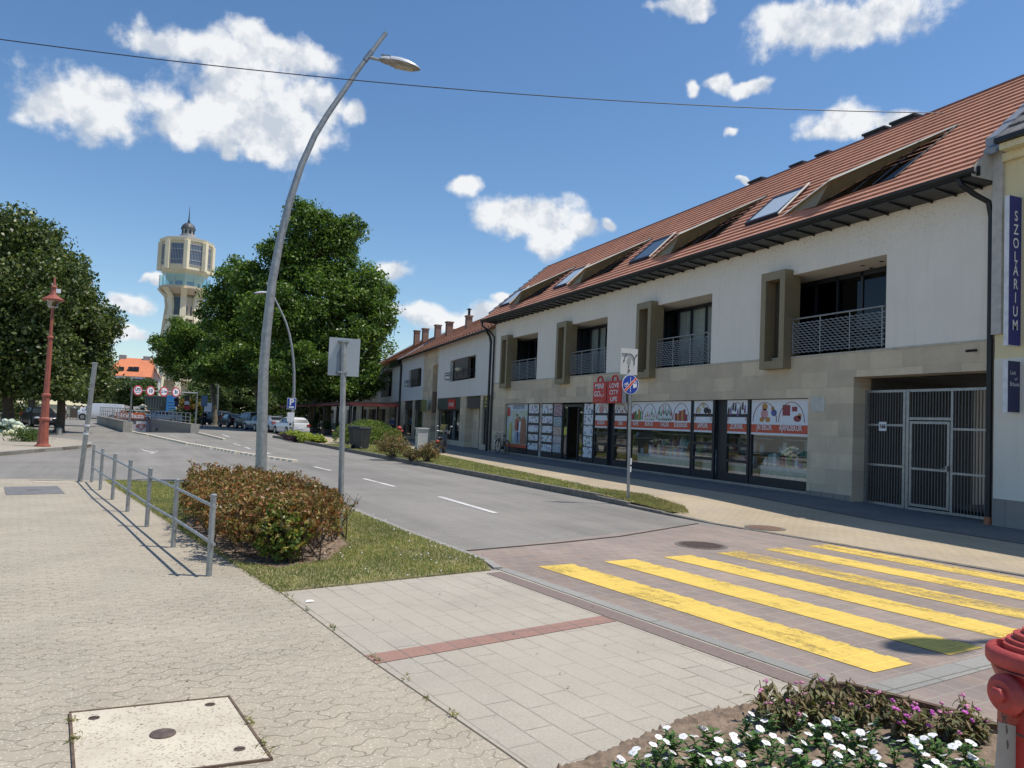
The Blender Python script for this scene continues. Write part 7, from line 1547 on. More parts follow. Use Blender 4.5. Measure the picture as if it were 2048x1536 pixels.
car('suv', (5.6, 82, 0), R(108), (.03, .035, .045), 'parked_car', 'dark blue car third from the white hatchback', grp)
car('sedan', (4.2, 88.5, 0), R(104), (.012, .012, .014), 'parked_car', 'black car with red tail lights in the shade', grp)
car('suv', (2.9, 96, 0), R(120), (.02, .025, .035), 'parked_car', 'tall dark car beside the dark standing person', grp)
car('hatch', (1.0, 101, 0), R(120), (.05, .08, .12), 'parked_car', 'dark blue car right of the ramp gantry post', grp)
car('hatch', (-.8, 106, 0), R(122), (.10, .12, .14), 'parked_car', 'grey blue car behind the right gantry post', grp)
p = PY(322, 840, 96); car('sedan', (p.x, 96, 0), R(175), (.42, .43, .45), 'moving_car', 'silver car on the road behind the ramp railing')
p = G(190, 843); car('van', (PY(197, 843, 101).x, 101, 0), R(178), (.74, .75, .76), 'delivery_van', 'silver panel van crossing at the far end of the road')
p = G(88, 856); car('sedan', (-9.9, 64.5, .0), R(-70), (.012, .013, .015), 'parked_car', 'black car parked in tree shade behind the rust red lamp')
# left parking bay bollards
for k, (px, py) in enumerate(((118, 869), (113, 853))):
    b = G(px, py); t = thing('stone_bollard', 'low stone block at the edge of the shaded parking bay, %s one' % ('nearer', 'farther')[k], 'bollard', tuple(b)); mb = MB(); mb.lathe([(.16, 0), (.15, .32), (.08, .38), (0, .39)], tuple(b), 10); mb.build('block', m_kerb, t)
t = thing('litter_bin', 'dark litter bin near the far bicycles', 'bin', tuple(PY(147, 838, 98))); p = PY(147, 838, 98); mb = MB(); mb.box(p.x-.3, p.x+.3, 97.7, 98.3, .25, 1.3); mb.build('body', mat('brown bin', (.1, .08, .06), .8), t); mb = MB(); mb.tube([(p.x-.34, 98, 0), (p.x-.34, 98, 1.4)], .03, 5); mb.tube([(p.x+.34, 98, 0), (p.x+.34, 98, 1.4)], .03, 5); mb.build('stand', m_gutter, t)
t = thing('stone_lantern', 'small pale stone lantern pillar beside the glass pavilion', 'pillar', tuple(PY(284, 838, 98))); p = PY(284, 838, 98); q = PY(284, 808, 98)
mb = MB(); h = q.z; mb.lathe([(.42, 0), (.40, .5), (.30, .6), (.28, h*.62), (.38, h*.66), (.38, h*.84), (.45, h*.87), (.12, h*.98), (0, h)], (p.x, 98, 0), 8); mb.build('pillar_body', m_tow, t)
mb = MB(); mb.box(p.x-.2, p.x+.2, 97.6, 97.65, h*.69, h*.80); mb.build('opening', m_anth, t)
# ================================================================== PEOPLE
m_skin = mat('skin', (.50, .30, .21), .6, var=.05)
def person(loc, rz, lab, top, legs, hair=(.05, .03, .02), h=1.72, arm=(0.1, 0.1), short=False, stride=.08):
    t = thing('person', lab, 'person', tuple(loc), rz); s = h/1.75
    V = [(0,0,.95),(0,0,1.2),(0,0,1.42),(0,.02,1.52),(0,.03,1.63), (-.09,0,.90),(-.10,stride,.50),(-.10,stride-.02,.08),(-.10,stride+.14,.04), (.09,0,.90),(.10,-stride,.50),(.10,-stride-.06,.08),(.10,-stride+.1,.04),
         (-.17,0,1.40),(-.23,-.02,1.15),(-.22,arm[0]*1.6,.94 if arm[0] < .2 else 1.12),(-.21,arm[0]*1.9,.86 if arm[0] < .2 else 1.16), (.17,0,1.40),(.23,-.02,1.15),(.22,arm[1]*1.6,.94 if arm[1] < .2 else 1.12),(.21,arm[1]*1.9,.86 if arm[1] < .2 else 1.16)]
    E_ = [(0,1),(1,2),(2,3),(3,4),(0,5),(5,6),(6,7),(7,8),(0,9),(9,10),(10,11),(11,12),(2,13),(13,14),(14,15),(15,16),(2,17),(17,18),(18,19),(19,20)]
    RD = [.135,.13,.14,.055,.09,.085,.058,.038,.035,.085,.058,.038,.035,.055,.042,.032,.03,.055,.042,.032,.03]
    def skin(name, vs, es, rs, mt, par, root=0, grow=0.0):
        me = bpy.data.meshes.new(name); me.from_pydata([tuple(Vector(v)*s) for v in vs], es, []); o = bpy.data.objects.new(name, me); COL.objects.link(o); o.parent = par
        md = o.modifiers.new('skin', 'SKIN'); md.use_smooth_shade = True
        for i, r_ in enumerate(rs): me.skin_vertices[0].data[i].radius = ((r_+grow)*s, (r_+grow)*s*.8)
        me.skin_vertices[0].data[root].use_root = True; sb = o.modifiers.new('sub', 'SUBSURF'); sb.levels = 1; sb.render_levels = 1; me.materials.append(mt); return o
    for me_name in ():
        pass
    b = None
    def mk(name, idx, mt, grow, trim=None):
        idx = list(idx); mp_ = {k: i for i, k in enumerate(idx)}; vs = [V[k] for k in idx]; es = [(mp_[a], mp_[b]) for a, b in E_ if a in mp_ and b in mp_]
        if trim: vs = [trim(k, V[k]) for k in idx]
        o = bpy.data.objects.new(name, bpy.data.meshes.new(name)); COL.objects.link(o); o.parent = t; o.data.from_pydata([tuple(Vector(v)*s) for v in vs], es, [])
        md = o.modifiers.new('skin', 'SKIN'); md.use_smooth_shade = True
        for i, k in enumerate(idx): o.data.skin_vertices[0].data[i].radius = ((RD[k]+grow)*s, (RD[k]+grow)*s*.8)
        o.data.skin_vertices[0].data[0].use_root = True; sb = o.modifiers.new('sub', 'SUBSURF'); sb.levels = 1; sb.render_levels = 1; o.data.materials.append(mt); return o
    mk('body', range(21), m_skin, 0)
    mk('shirt', [0, 1, 2, 13, 14, 17, 18] if short else [0, 1, 2, 13, 14, 15, 17, 18, 19], mat('cloth %.2f %.2f %.2f' % top, top, .9), .016)
    mk('trousers', [0, 5, 6, 9, 10] if short else [0, 5, 6, 7, 9, 10, 11], mat('cloth %.2f %.2f %.2f' % legs, legs, .9), .014)
    mb = MB(); mb.ell((0, .01, 1.68*s), (.085*s, .10*s, .085*s), 12, 8); mb.build('hair', mat('hair %.2f' % hair[0], hair, .9), t, world=False, smooth=True)
    return t
pp = P2(29.5, 0, -.6); dd_ = ray(786, 850); k_ = 58/dd_.y
person((PY(786, 850, 66).x, 66, .1), R(150), 'person in blue and white top standing at the shaded facade beyond the clipped bush', (.03, .09, .32), (.03, .03, .05), h=1.85, arm=(.3, .1))
person((PY(409, 840, 90).x, 90, 0), R(30), 'person in dark clothes standing beside the tall dark car', (.02, .02, .022), (.02, .02, .022))
person((PY(147.5, 838, 103).x, 103, 0), R(80), 'person in light blue shirt walking by the far bin', (.30, .42, .55), (.25, .25, .28), short=True)
person((PY(161.5, 838, 101).x, 101, 0), R(60), 'person in pale top just above the bonnet of the van', (.50, .58, .62), (.2, .2, .25), short=True)
person((PY(129.5, 838, 100).x, 100, 0), R(110), 'person in white shirt beside the far bicycles', (.65, .65, .62), (.1, .1, .12), short=True)
person((PY(291, 838, 99).x, 99, 0), R(10), 'person in black beside the pale stone lantern', (.03, .03, .03), (.03, .03, .04))
# ================================================================== TREES
m_bark = mat('bark', (.11, .09, .07), .95, 0, .35, 5, .6)
m_barkp = mat('plane bark', (.17, .15, .11), .95, 0, .4, 3, .5)
m_leafL = leafmat('lime leaves', [(.032, .055, .015), (.05, .08, .02), (.075, .11, .03), (.12, .16, .048), (.23, .26, .11)], trans=.28, nscale=.45, rough=.38)
m_leafP = leafmat('plane leaves', [(.05, .10, .02), (.08, .15, .028), (.12, .20, .038), (.22, .31, .08)], trans=.35, nscale=.35, rough=.38)
m_leafF = leafmat('far leaves', [(.06, .10, .03), (.09, .135, .045), (.13, .18, .065)], trans=.28, nscale=.3)
def tree(name, lab, Y, lobes_px, base_px, ncl, per, crad, lsize, lm, seed, bark=m_bark, tr=.35, group=None, depth=.8, base_xy=None):
    rng = np.random.default_rng(seed); sc = Y/math.cos(YAW-.35)/FPX
    lob = []
    for (px, py, rx, ry, dz) in lobes_px:
        c = PY(px, py, Y+dz); k = (c-Vector((0, 0, EYE))).length*.95/FPX; lob.append((tuple(c), (rx*k*.86, max(rx, ry)*k*depth*.86, ry*k*.86)))
        for _ in range(6):                        # smaller lobes round it break up the outline
            v = rng.normal(size=3); v[2] = abs(v[2])*.8-.15; v /= np.linalg.norm(v); f = rng.uniform(.2, .31)
            lob.append(((c.x+v[0]*rx*k*.86, c.y+v[1]*max(rx, ry)*k*depth*.8, c.z+v[2]*ry*k*.86), (rx*k*f, rx*k*f, max(rx, ry)*k*f*.85)))
    bx = PY(base_px[0], base_px[1], Y) if base_xy is None else Vector((*base_xy, 0)); bx.z = 0.0
    t = thing(name, lab, 'tree', tuple(bx), 0, group)
    P, N, cc = clumps(lob, ncl, per, crad, rng)
    keep = P[:, 2] > 1.9; P, N = P[keep], N[keep]
    leaves('crown', P, N, lsize, lm, rng, t, flat=.45)
    top = max(l[0][2] for l in lob); mb = MB(); cx_ = sum(l[0][0] for l in lob)/len(lob); hh = min(l[0][2] for l in lob)
    fork = Vector((bx.x*.8+cx_*.2, bx.y, max(2.2, hh*.75)))
    mb.tube([bx, bx+Vector((.03, 0, .25)), bx.lerp(fork, .5)+Vector((.06, 0, 0)), fork], [tr*1.35, tr, tr*.88, tr*.8], 12)
    tk = mb.build('trunk', bark, t, smooth=True)
    mb = MB(); rr = random.Random(seed)
    for c, r in lob[::7]:
        c = Vector(c); m_ = fork.lerp(c, .5)+Vector((rr.uniform(-.4, .4), rr.uniform(-.4, .4), rr.uniform(0, .6))); mb.tube([fork-Vector((0, 0, .2)), m_, c], [tr*.55, tr*.34, tr*.12], 7)
        for q in range(5):
            e = c+Vector((rr.uniform(-1, 1)*r[0], rr.uniform(-1, 1)*r[1], rr.uniform(-.6, .9)*r[2]))*.8; mb.tube([m_.lerp(c, rr.uniform(.2, 1)), e], [tr*.16, .02], 5)
    sub(mb, 'branches', bark, tk, t); return t
# left group of limes
tree('lime_tree', 'leftmost dark lime tree whose crown is cut by the left edge', 50, [(15,512,100,72,0),(-70,580,120,110,0),(60,610,92,100,-2),(0,700,125,80,-2),(92,545,50,55,1),(20,765,120,40,-1)], (10, 870), 950, 70, .95, .21, m_leafL, 1, tr=.30)
tree('lime_tree', 'lime tree with the pointed side crown behind the rust red lamp', 53, [(140,650,70,90,0),(150,560,30,45,0),(178,660,40,62,1),(110,740,75,50,-1),(175,745,45,40,0),(78,480,38,38,0),(50,660,70,60,0),(130,775,70,28,-1)], (118, 860), 800, 70, .85, .21, m_leafL, 2, tr=.26)
tree('lime_tree', 'shaded lime tree standing deeper behind the black parked car', 70, [(60,700,110,90,0),(170,760,60,45,0),(-40,720,90,100,0)], (60, 850), 300, 55, 1.2, .26, m_leafL, 3, tr=.28)
tree('lime_tree', 'thin trunked lime tree behind the hydrangeas', 58, [(30,740,90,55,0),(-60,700,90,70,0)], (22, 862), 220, 55, .9, .22, m_leafL, 4, tr=.2)
# plane trees on the right
PT = 1
tree('plane_tree', 'largest plane tree rising above the parked cars', 76, [(625,462,58,55,0),(578,520,52,60,0),(662,515,60,68,1),(640,600,110,90,0),(735,590,48,75,0),(560,640,85,85,-2),(700,690,80,80,-2),(745,640,42,62,-1),(600,740,95,50,-3),(500,560,45,50,1),(705,455,28,30,0),(725,765,42,40,-3),(680,778,55,26,-3),(620,782,60,22,-2),(600,428,34,24,0)], (655, 846), 1800, 72, 1.05, .28, m_leafP, 11, m_barkp, .42)
tree('plane_tree', 'plane tree left of the largest one above the dark cars', 86, [(500,610,60,70,0),(470,560,38,45,0),(540,700,85,75,0),(460,680,70,65,0),(480,740,90,40,-2),(430,620,35,48,0)], (520, 845), 900, 70, 1.0, .27, m_leafP, 12, m_barkp, .36)
tree('plane_tree', 'lower plane tree with its crown before the water tower', 94, [(375,675,48,42,0),(345,695,38,35,0),(410,700,60,60,0),(390,735,70,38,0),(355,660,22,22,0),(440,720,50,50,0),(330,720,22,22,0)], (430, 845), 640, 60, .95, .25, m_leafP, 13, m_barkp, .32)
tree('plane_tree', 'shaded plane tree behind the white hatchback and the terrace', 92, [(650,720,90,65,0),(590,760,80,35,0),(720,740,50,50,0),(760,700,22,42,0)], (615, 850), 420, 55, 1.2, .28, m_leafP, 14, m_barkp, .4)
# round trees before the villa and kiosk
tree('round_tree', 'round ball crowned tree before the orange roofed villa', 112, [(256,790,30,32,0),(260,780,25,24,0),(278,800,18,18,0)], (262, 838), 260, 60, .8, .28, m_leafF, 21, tr=.2)
tree('round_tree', 'small round tree between the leaning post and the villa', 118, [(200,790,22,26,0),(185,800,18,22,0),(215,795,16,22,0)], (200, 838), 200, 60, .9, .3, m_leafF, 22, tr=.18)
tree('small_tree', 'small dark tree behind the round signs of the gantry', 120, [(297,775,16,22,0),(290,800,15,22,0)], (298, 838), 120, 60, .7, .28, m_leafF, 23, tr=.14)
# far background hedge line
rng = np.random.default_rng(31)
lob = [((x, 150+rng.uniform(-6, 6), rng.uniform(1.5, 3.5)), (7, 4, rng.uniform(3, 5))) for x in list(np.arange(-75, -22, 6.0))]
P, N, _ = clumps(lob, 420, 60, 1.3, rng); tag(leaves('background_trees', P, N, .5, m_leafF, rng), 'row of far trees closing the view behind the left park', 'trees', kind='stuff')
lob = [((x, 130+rng.uniform(-6, 6), rng.uniform(2.5, 5)), (5, 4, rng.uniform(3, 4.5))) for x in np.arange(PY(425, 800, 130).x, PY(760, 800, 130).x, 4.5)]
P, N, _ = clumps(lob, 900, 60, 1.1, rng); P, N = P[P[:, 2] > .1], N[P[:, 2] > .1]; tag(leaves('park_trees', P, N, .45, m_leafF, rng), 'dark mass of park trees closing the view beyond the terrace canopy', 'trees', kind='stuff')
lob = [((x, 112, .7), (3.2, 1.2, .8)) for x in np.arange(PY(205, 840, 112).x, PY(345, 840, 112).x, 3.5)]
P, N, _ = clumps(lob, 200, 40, .5, rng); tag(leaves('low_hedge', P, N, .18, leafmat('bright hedge', [(.08, .13, .03), (.12, .17, .04)]), rng), 'bright low hedge running beyond the orange banner', 'hedge')
t = thing('flowering_shrub', 'large shrub with orange brown flowers before the cream building', 'shrub', tuple(PY(385, 850, 100)))
lob = [(tuple(PY(372, 838, 100)), (2.4, 1.5, 1.3)), (tuple(PY(388, 822, 100)), (1.3, 1.2, 1.6)), (tuple(PY(360, 842, 98)), (1.3, 1, .8))]
P, N, _ = clumps(lob, 130, 60, .45, rng); leaves('foliage', P, N, .2, leafmat('shrub light', [(.07, .13, .03), (.10, .16, .04), (.14, .17, .05)]), rng, t)
lob = [(tuple(PY(382, 812, 99.5)), (1.6, 1.0, 1.0))]; P, N, _ = clumps(lob, 50, 30, .35, rng); leaves('blossom', P, N, .2, leafmat('orange blossom', [(.4, .2, .08), (.5, .3, .12), (.3, .3, .08)]), rng, t)
rng = np.random.default_rng(33)
lob = [((x, 78+rng.uniform(-4, 4), rng.uniform(1.2, 2.4)), (2.6, 2.0, rng.uniform(1.8, 2.8))) for x in np.arange(-30, -12.3, 1.8)]
P, N, _ = clumps(lob, 620, 60, .6, rng); P, N = P[P[:, 2] > .1], N[P[:, 2] > .1]; tag(leaves('park_shrubs', P, N, .2, m_leafL, rng), 'dark shady shrubs under the left lime trees', 'shrubs', kind='stuff')
# ================================================================== SHRUBS
def shrub(name, lab, lobes, ncl, per, crad, ls, lm, seed, base, cat='shrub', group=None, stems=8, flat=.2, stemcol=m_bark, shell=.55):
    rg_ = np.random.default_rng(seed); t = thing(name, lab, cat, base, 0, group); P, N, cc = clumps(lobes, ncl, per, crad, rg_, shell); k = P[:, 2] > base[2]+.03
    leaves('foliage', P[k], N[k], ls, lm, rg_, t, flat=flat)
    if stems:
        mb = MB(); rr = random.Random(seed)
        for q in range(stems):
            b_ = Vector((base[0]+rr.uniform(-.12, .12)*lobes[0][1][0]*2, base[1]+rr.uniform(-.12, .12)*lobes[0][1][1]*2, base[2])); e = Vector(cc[rr.randrange(len(cc))].tolist())
            mb.tube([b_, b_.lerp(e, .5)+Vector((rr.uniform(-.05, .05), rr.uniform(-.05, .05), .05)), e], [.014, .009, .003], 5)
        mb.build('stems', stemcol, t)
    return t
m_photin = leafmat('reddish bush leaves', [(.11, .13, .035), (.17, .16, .05), (.29, .11, .05), (.31, .16, .065), (.24, .17, .06), (.36, .12, .06), (.42, .34, .15)], trans=.25, nscale=2.2, rough=.4)
m_twig = mat('dark twigs', (.075, .055, .04), .9)
# the clipped reddish hedge: an L-shaped block of leaves
t = thing('photinia_bush', 'clipped bush with red and green leaves beside the railing', 'bush', (1.1, 11, .02))
rng = np.random.default_rng(5)
lob = []
for (x, y, rx, ry, h) in ((.75,9.5,.62,.75,.40),(.55,10.6,.62,.8,.44),(.45,11.7,.62,.8,.46),(.35,12.9,.6,.8,.46),(.5,13.9,.55,.6,.44),(1.35,10.1,.62,.8,.42),(1.35,11.2,.62,.8,.45),(1.3,12.4,.62,.8,.46),(1.2,13.5,.7,.7,.45),(1.75,10.6,.38,.6,.36),(1.15,9.2,.55,.45,.34)):
    lob.append(((x, y, .93-h*.86), (rx, ry, h)))
lob = [((a[0]+.10, a[1], a[2]), (b[0]*.95, b[1], b[2])) for a, b in lob]
P, N, cc = clumps(lob, 3000, 15, .07, rng, .74)
P[:, 2] = np.where(P[:, 2] > .93, .93+(P[:, 2]-.93)*.35, P[:, 2]); P[:, 2] *= .75-.06*np.clip(P[:, 0]-.6, 0, 1.5); k = (P[:, 2] > .09) & (P[:, 0] < 1.88) & ~((P[:, 0] > 1.45) & (P[:, 1] < 10.6) & (P[:, 2] < .48) & (rng.uniform(size=len(P)) < .85)); P, N = P[k], N[k]
leaves('foliage', P, N, .052, m_photin, rng, t, aspect=.48, flat=.15)
n = 900                                           # upright shoots on the top
sx_ = np.array([l[0][:2] for l in lob])[rng.integers(0, len(lob), n)]+rng.uniform(-.55, .55, (n, 2)); Q = []
sx_[:, 0] = np.clip(sx_[:, 0], .05, 1.8)
for i in range(n):
    h = (.90+.07*math.sin(sx_[i, 0]*5+1)*math.cos(sx_[i, 1]*4)+rng.uniform(-.02, .06))*(.75-.06*min(1.5, max(0, sx_[i, 0]-.6)))
    for q in range(6): Q.append((sx_[i, 0]+rng.normal()*.02, sx_[i, 1]+rng.normal()*.02, h+rng.uniform(-.05, .05)))
leaves('shoots', np.array(Q), None, .05, m_photin, rng, t, aspect=.42)
P2l, N2l, _ = clumps([((1.02, 8.95, .34), (.30, .26, .32))], 130, 14, .08, rng); P2l = P2l[P2l[:, 2] > .05]; leaves('green_foliage', P2l, None, .062, leafmat('fresh bush leaves', [(.09, .15, .03), (.14, .20, .04), (.2, .24, .06), (.4, .3, .1)], trans=.3), rng, t, aspect=.5)
mb = MB(); rr = random.Random(9)
for q in range(130):
    l = lob[rr.randrange(len(lob))] if q < 60 else rr.choice([lob[9], lob[5], lob[10], lob[6]]); b_ = Vector((l[0][0]+rr.uniform(-.3, .2), l[0][1]+rr.uniform(-.4, .3), .02)); e = b_+Vector((rr.uniform(-.4, .28), rr.uniform(-.45, .35), rr.uniform(.35, .6)))
    m_ = b_.lerp(e, .45)+Vector((rr.uniform(-.05, .05), rr.uniform(-.05, .05), 0)); mb.tube([b_, m_, e], [.010, .007, .003], 5)
    for z in range(3): f = m_.lerp(e, rr.random()); mb.tube([f, f+Vector((rr.uniform(-.15, .15), rr.uniform(-.15, .15), rr.uniform(.05, .2)))], [.004, .0015], 4)
mb.build('stems', m_twig, t)
# clipped dome bush
m_box = leafmat('clipped yew leaves', [(.10, .155, .03), (.15, .22, .04), (.22, .29, .06)], trans=.15, nscale=1.6)
c = PY(748, 890, 45.5); rg_ = np.random.default_rng(6)
t = thing('clipped_bush', 'broad clipped green dome bush on the sandy pavement', 'bush', (c.x, 45.5, .1))
c.x -= .35
lob = [((c.x, 45.5, .55), (1.6, 1.5, 1.0)), ((c.x-1.15, 45.6, .5), (.9, 1.1, .72)), ((c.x+1.15, 45.4, .45), (.85, 1.0, .7)), ((c.x-.2, 44.9, .5), (1.5, 1.1, .85))]
P, N, _ = clumps(lob, 1500, 22, .14, rg_, .9); k = P[:, 2] > .12; leaves('foliage', P[k], N[k], .06, m_box, rg_, t, flat=.3)
P3, N3, _ = clumps([((c.x+.3, 47.6, .6), (.9, .8, .75))], 300, 20, .15, rg_, .9); leaves('back_growth', P3, N3, .07, m_box, rg_, t)
# dry shrubs in the grass strip
m_dry = leafmat('dry shrub leaves', [(.24, .17, .09), (.30, .19, .10), (.18, .17, .07), (.36, .22, .13), (.12, .14, .05)], trans=.25, nscale=3)
def dry(px, py, w, h, lab, seed, Z0=.12, sparse=1.0):
    b = G(px, py, Z0); shrub('dry_shrub', lab, [((b.x, b.y, Z0+h*.58), (w, w, h*.44)), ((b.x+w*.4, b.y-.1, Z0+h*.42), (w*.6, w*.6, h*.32)), ((b.x-w*.45, b.y+.1, Z0+h*.40), (w*.6, w*.6, h*.3))], int(170*sparse), 14, .13, .065, m_dry, seed, (b.x, b.y, Z0), group='dry shrubs along the verge', stems=26, stemcol=m_twig, shell=.3)
dry(784, 915, .78, 1.05, 'largest dry brownish shrub in the verge', 41); dry(824, 922, .42, .55, 'small thin dry shrub right of the largest one', 42, sparse=.35); dry(856, 925, .42, .80, 'dry shrub in front of the utility cabinet and moped', 43, sparse=.6)
# yellow leaved bed by the white car
IB = [(5.42, 55.7), (6.0, 48.6), (6.35, 44.2), (7.2, 45.0), (7.9, 48.0), (8.0, 53), (7.4, 57.6)]
slab('bed_ground', IB, .10, m_soil)
t = thing('yellow_bedding', 'bed of yellow green leaved plants round the parking sign', 'plants', (6.9, 51, .1)); rg_ = np.random.default_rng(7)
lob = [((6.35+.07*(k % 5), 46.5+k*.85, .28), (.62, .6, .28)) for k in range(11)]+[((7.2, 47.5+k*1.1, .25), (.5, .6, .22)) for k in range(7)]
P, N, _ = clumps(lob, 520, 18, .14, rg_, .6); leaves('foliage', P, N, .13, leafmat('yellow leaves', [(.36, .42, .07), (.48, .50, .10), (.26, .34, .06)], trans=.3), rg_, t)
lob = [((5.85, 47.5+k*.9, .2), (.28, .5, .16)) for k in range(9)]; P, N, _ = clumps(lob, 120, 16, .12, rg_, .6); leaves('purple_edge', P, N, .11, leafmat('purple leaves', [(.05, .03, .06), (.09, .05, .08)]), rg_, t)
t['kind'] = 'stuff'
# hydrangeas at the left
t = thing('hydrangea_bush', 'hydrangea bush with white and greenish flower heads at the left edge', 'bush', tuple(G(25, 884, .1))); b = G(25, 884, .1); rg_ = np.random.default_rng(8)
HY = 42.5; lob = [(tuple(PY(20, 872, HY)), (1.35, .7, .5)), (tuple(PY(-40, 872, HY)), (1.4, .7, .5)), (tuple(PY(52, 880, HY)), (.5, .5, .3))]
P, N, _ = clumps(lob, 330, 22, .2, rg_, .5); k = P[:, 2] > .12; leaves('foliage', P[k], N[k], .14, leafmat('hydrangea leaves', [(.03, .055, .02), (.05, .08, .03), (.08, .12, .04)]), rg_, t)
m_hw = mat('hydrangea cream', (.74, .74, .50), .8, var=.1, scale=20); m_hg = mat('hydrangea green white', (.50, .58, .46), .8, var=.15, scale=20)
for k, (px, py, r, w) in enumerate(((10,864,1,1),(16,865,1,1),(24,862,1,1),(31,867,1.2,1),(38,867,.8,1),(38,855,1.1,1),(33,860,.8,1),(45,861,1,1),(51,862,1,1),(30,854,.8,1),(3,869,.8,1),(57,864,.8,1),(10,842,1.1,0),(23,843,1.3,0),(35,848,1.3,0),(16,847,.9,0),(1,848,.9,0),(9,850,1,0),(26,851,.8,0),(42,850,.9,0),(47,855,.9,0),(17,855,1,0),(53,859,.9,0),(-8,845,1.2,0),(-12,856,1,0),(2,862,1,0),(57,862,.7,0))):
    c = PY(px, py, HY-.55 if w else HY-.25); mb = MB(); rr_ = .105*r; mb.ell(tuple(c), (rr_*1.15, rr_*1.15, rr_), 10, 7, .12, random.Random(k)); mb.build('flower_head', m_hw if w else m_hg, t)
t = thing('ornamental_grass', 'tuft of green grass beside the hydrangeas', 'plants', tuple(G(55, 884, .1))); c = G(56, 884, .1); P = np.column_stack([rg_.normal(c.x, .28, 1500), rg_.normal(c.y, .3, 1500), np.abs(rg_.normal(.25, .15, 1500))+.1]); leaves('blades', P, None, .14, leafmat('tuft', [(.07, .12, .03), (.11, .16, .05)]), rg_, t, aspect=.2)
# greenery in the yard behind the gate
t = thing('yard_tree', 'sunlit green tree seen through the right bars of the gate', 'tree', (26, 18.8, 0)); P, N, _ = clumps([((26, 18.8, 1.9), (1.6, 2.0, 1.8))], 160, 40, .4, rg_); leaves('crown', P, N, .12, m_leafP, rg_, t); mb = MB(); mb.tube([(26, 18.8, 0), (26, 18.8, 1.8)], .12, 7); mb.build('trunk', m_bark, t)
# ================================================================== GRASS
def inpoly(x, y, poly):
    ins = np.zeros(len(x), bool); n = len(poly); j = n-1
    for i in range(n):
        xi, yi = poly[i]; xj, yj = poly[j]; c_ = ((yi > y) != (yj > y)) & (x < (xj-xi)*(y-yi)/(yj-yi+1e-12)+xi); ins ^= c_; j = i
    return ins
def blades(name, poly, n, h, zf, lm, seed, excl=None, lab='', w=.0045, patch=None):
    rg2 = np.random.default_rng(seed); xs = [p[0] for p in poly]; ys_ = [p[1] for p in poly]; X_ = rg2.uniform(min(xs), max(xs), n*3); Y_ = rg2.uniform(min(ys_), max(ys_), n*3)
    k = inpoly(X_, Y_, poly)
    if excl: k &= ~inpoly(X_, Y_, excl)
    if patch:                                     # bare, trodden places
        f = np.sin(X_*2.1+1)*np.cos(Y_*1.7)+np.sin(X_*5.3+Y_*3.1)*.5; k &= (rg2.uniform(size=n*3) < np.clip(.75+f*patch, .12, 1))
    X_, Y_ = X_[k][:n], Y_[k][:n]; m_ = len(X_); a = rg2.uniform(0, 2*math.pi, m_); hh = h*rg2.uniform(.4, 1.25, m_); z = np.array([zf(y) for y in Y_]) if callable(zf) else np.full(m_, zf)
    w_ = w*rg2.uniform(.7, 1.5, m_); lx, ly = rg2.normal(0, .45, m_)*hh, rg2.normal(0, .45, m_)*hh
    V = np.empty((m_, 3, 3)); V[:, 0] = np.column_stack([X_-np.cos(a)*w_, Y_-np.sin(a)*w_, z]); V[:, 1] = np.column_stack([X_+np.cos(a)*w_, Y_+np.sin(a)*w_, z]); V[:, 2] = np.column_stack([X_+lx, Y_+ly, z+hh])
    me = bpy.data.meshes.new(name); me.vertices.add(m_*3); me.vertices.foreach_set('co', V.astype(np.float32).ravel()); me.loops.add(m_*3); me.loops.foreach_set('vertex_index', np.arange(m_*3, dtype=np.int32)); me.polygons.add(m_); me.polygons.foreach_set('loop_start', np.arange(0, m_*3, 3, dtype=np.int32))
    me.update(calc_edges=True); me.validate(); me.materials.append(lm); o = bpy.data.objects.new(name, me); COL.objects.link(o); tag(o, lab, 'grass', kind='stuff'); return o
m_gr = leafmat('grass blades', [(.14, .20, .05), (.20, .26, .075), (.28, .30, .11), (.42, .37, .18), (.52, .45, .25)], trans=.3, nscale=1.3)
m_gd = leafmat('dry grass blades', [(.17, .19, .06), (.26, .24, .10), (.36, .31, .16), (.42, .36, .2)], trans=.3, nscale=1.3)
BED = [(0.5, 9.1), (0.95, 8.55), (1.55, 9.0), (1.95, 10.0), (2.0, 12), (1.55, 14.3), (0.3, 14.1), (0.0, 12)]
blades('grass', [(a-.03, b-.03) if b < 8.2 or a < .9 else (a, b) for a, b in ISL], 120000, .031, .02, m_gr, 1, BED, 'short green and straw grass round the reddish bush', patch=.22)
sp = [(interp(kerbline, y)+.16, y) for y in np.linspace(12.9, 42.5, 24)]+[(interp(stripR, y)-.03, y) for y in np.linspace(42.5, 13.2, 24)]
blades('grass', sp, 80000, .05, lambda y: min(.125, sz(y)+.03), m_gr, 2, None, 'long strip of grass along the right kerb', w=.010, patch=.25)
blades('grass', [(8.75, 12.9), (9.1, 12.7), (9.6, 13.6), (9.9, 15.5), (9.6, 17), (8.8, 15.5)], 9000, .05, lambda y: min(.125, sz(y)+.03), m_gd, 3, None, 'dry straw tip of the grass strip round the sign pole', w=.007)
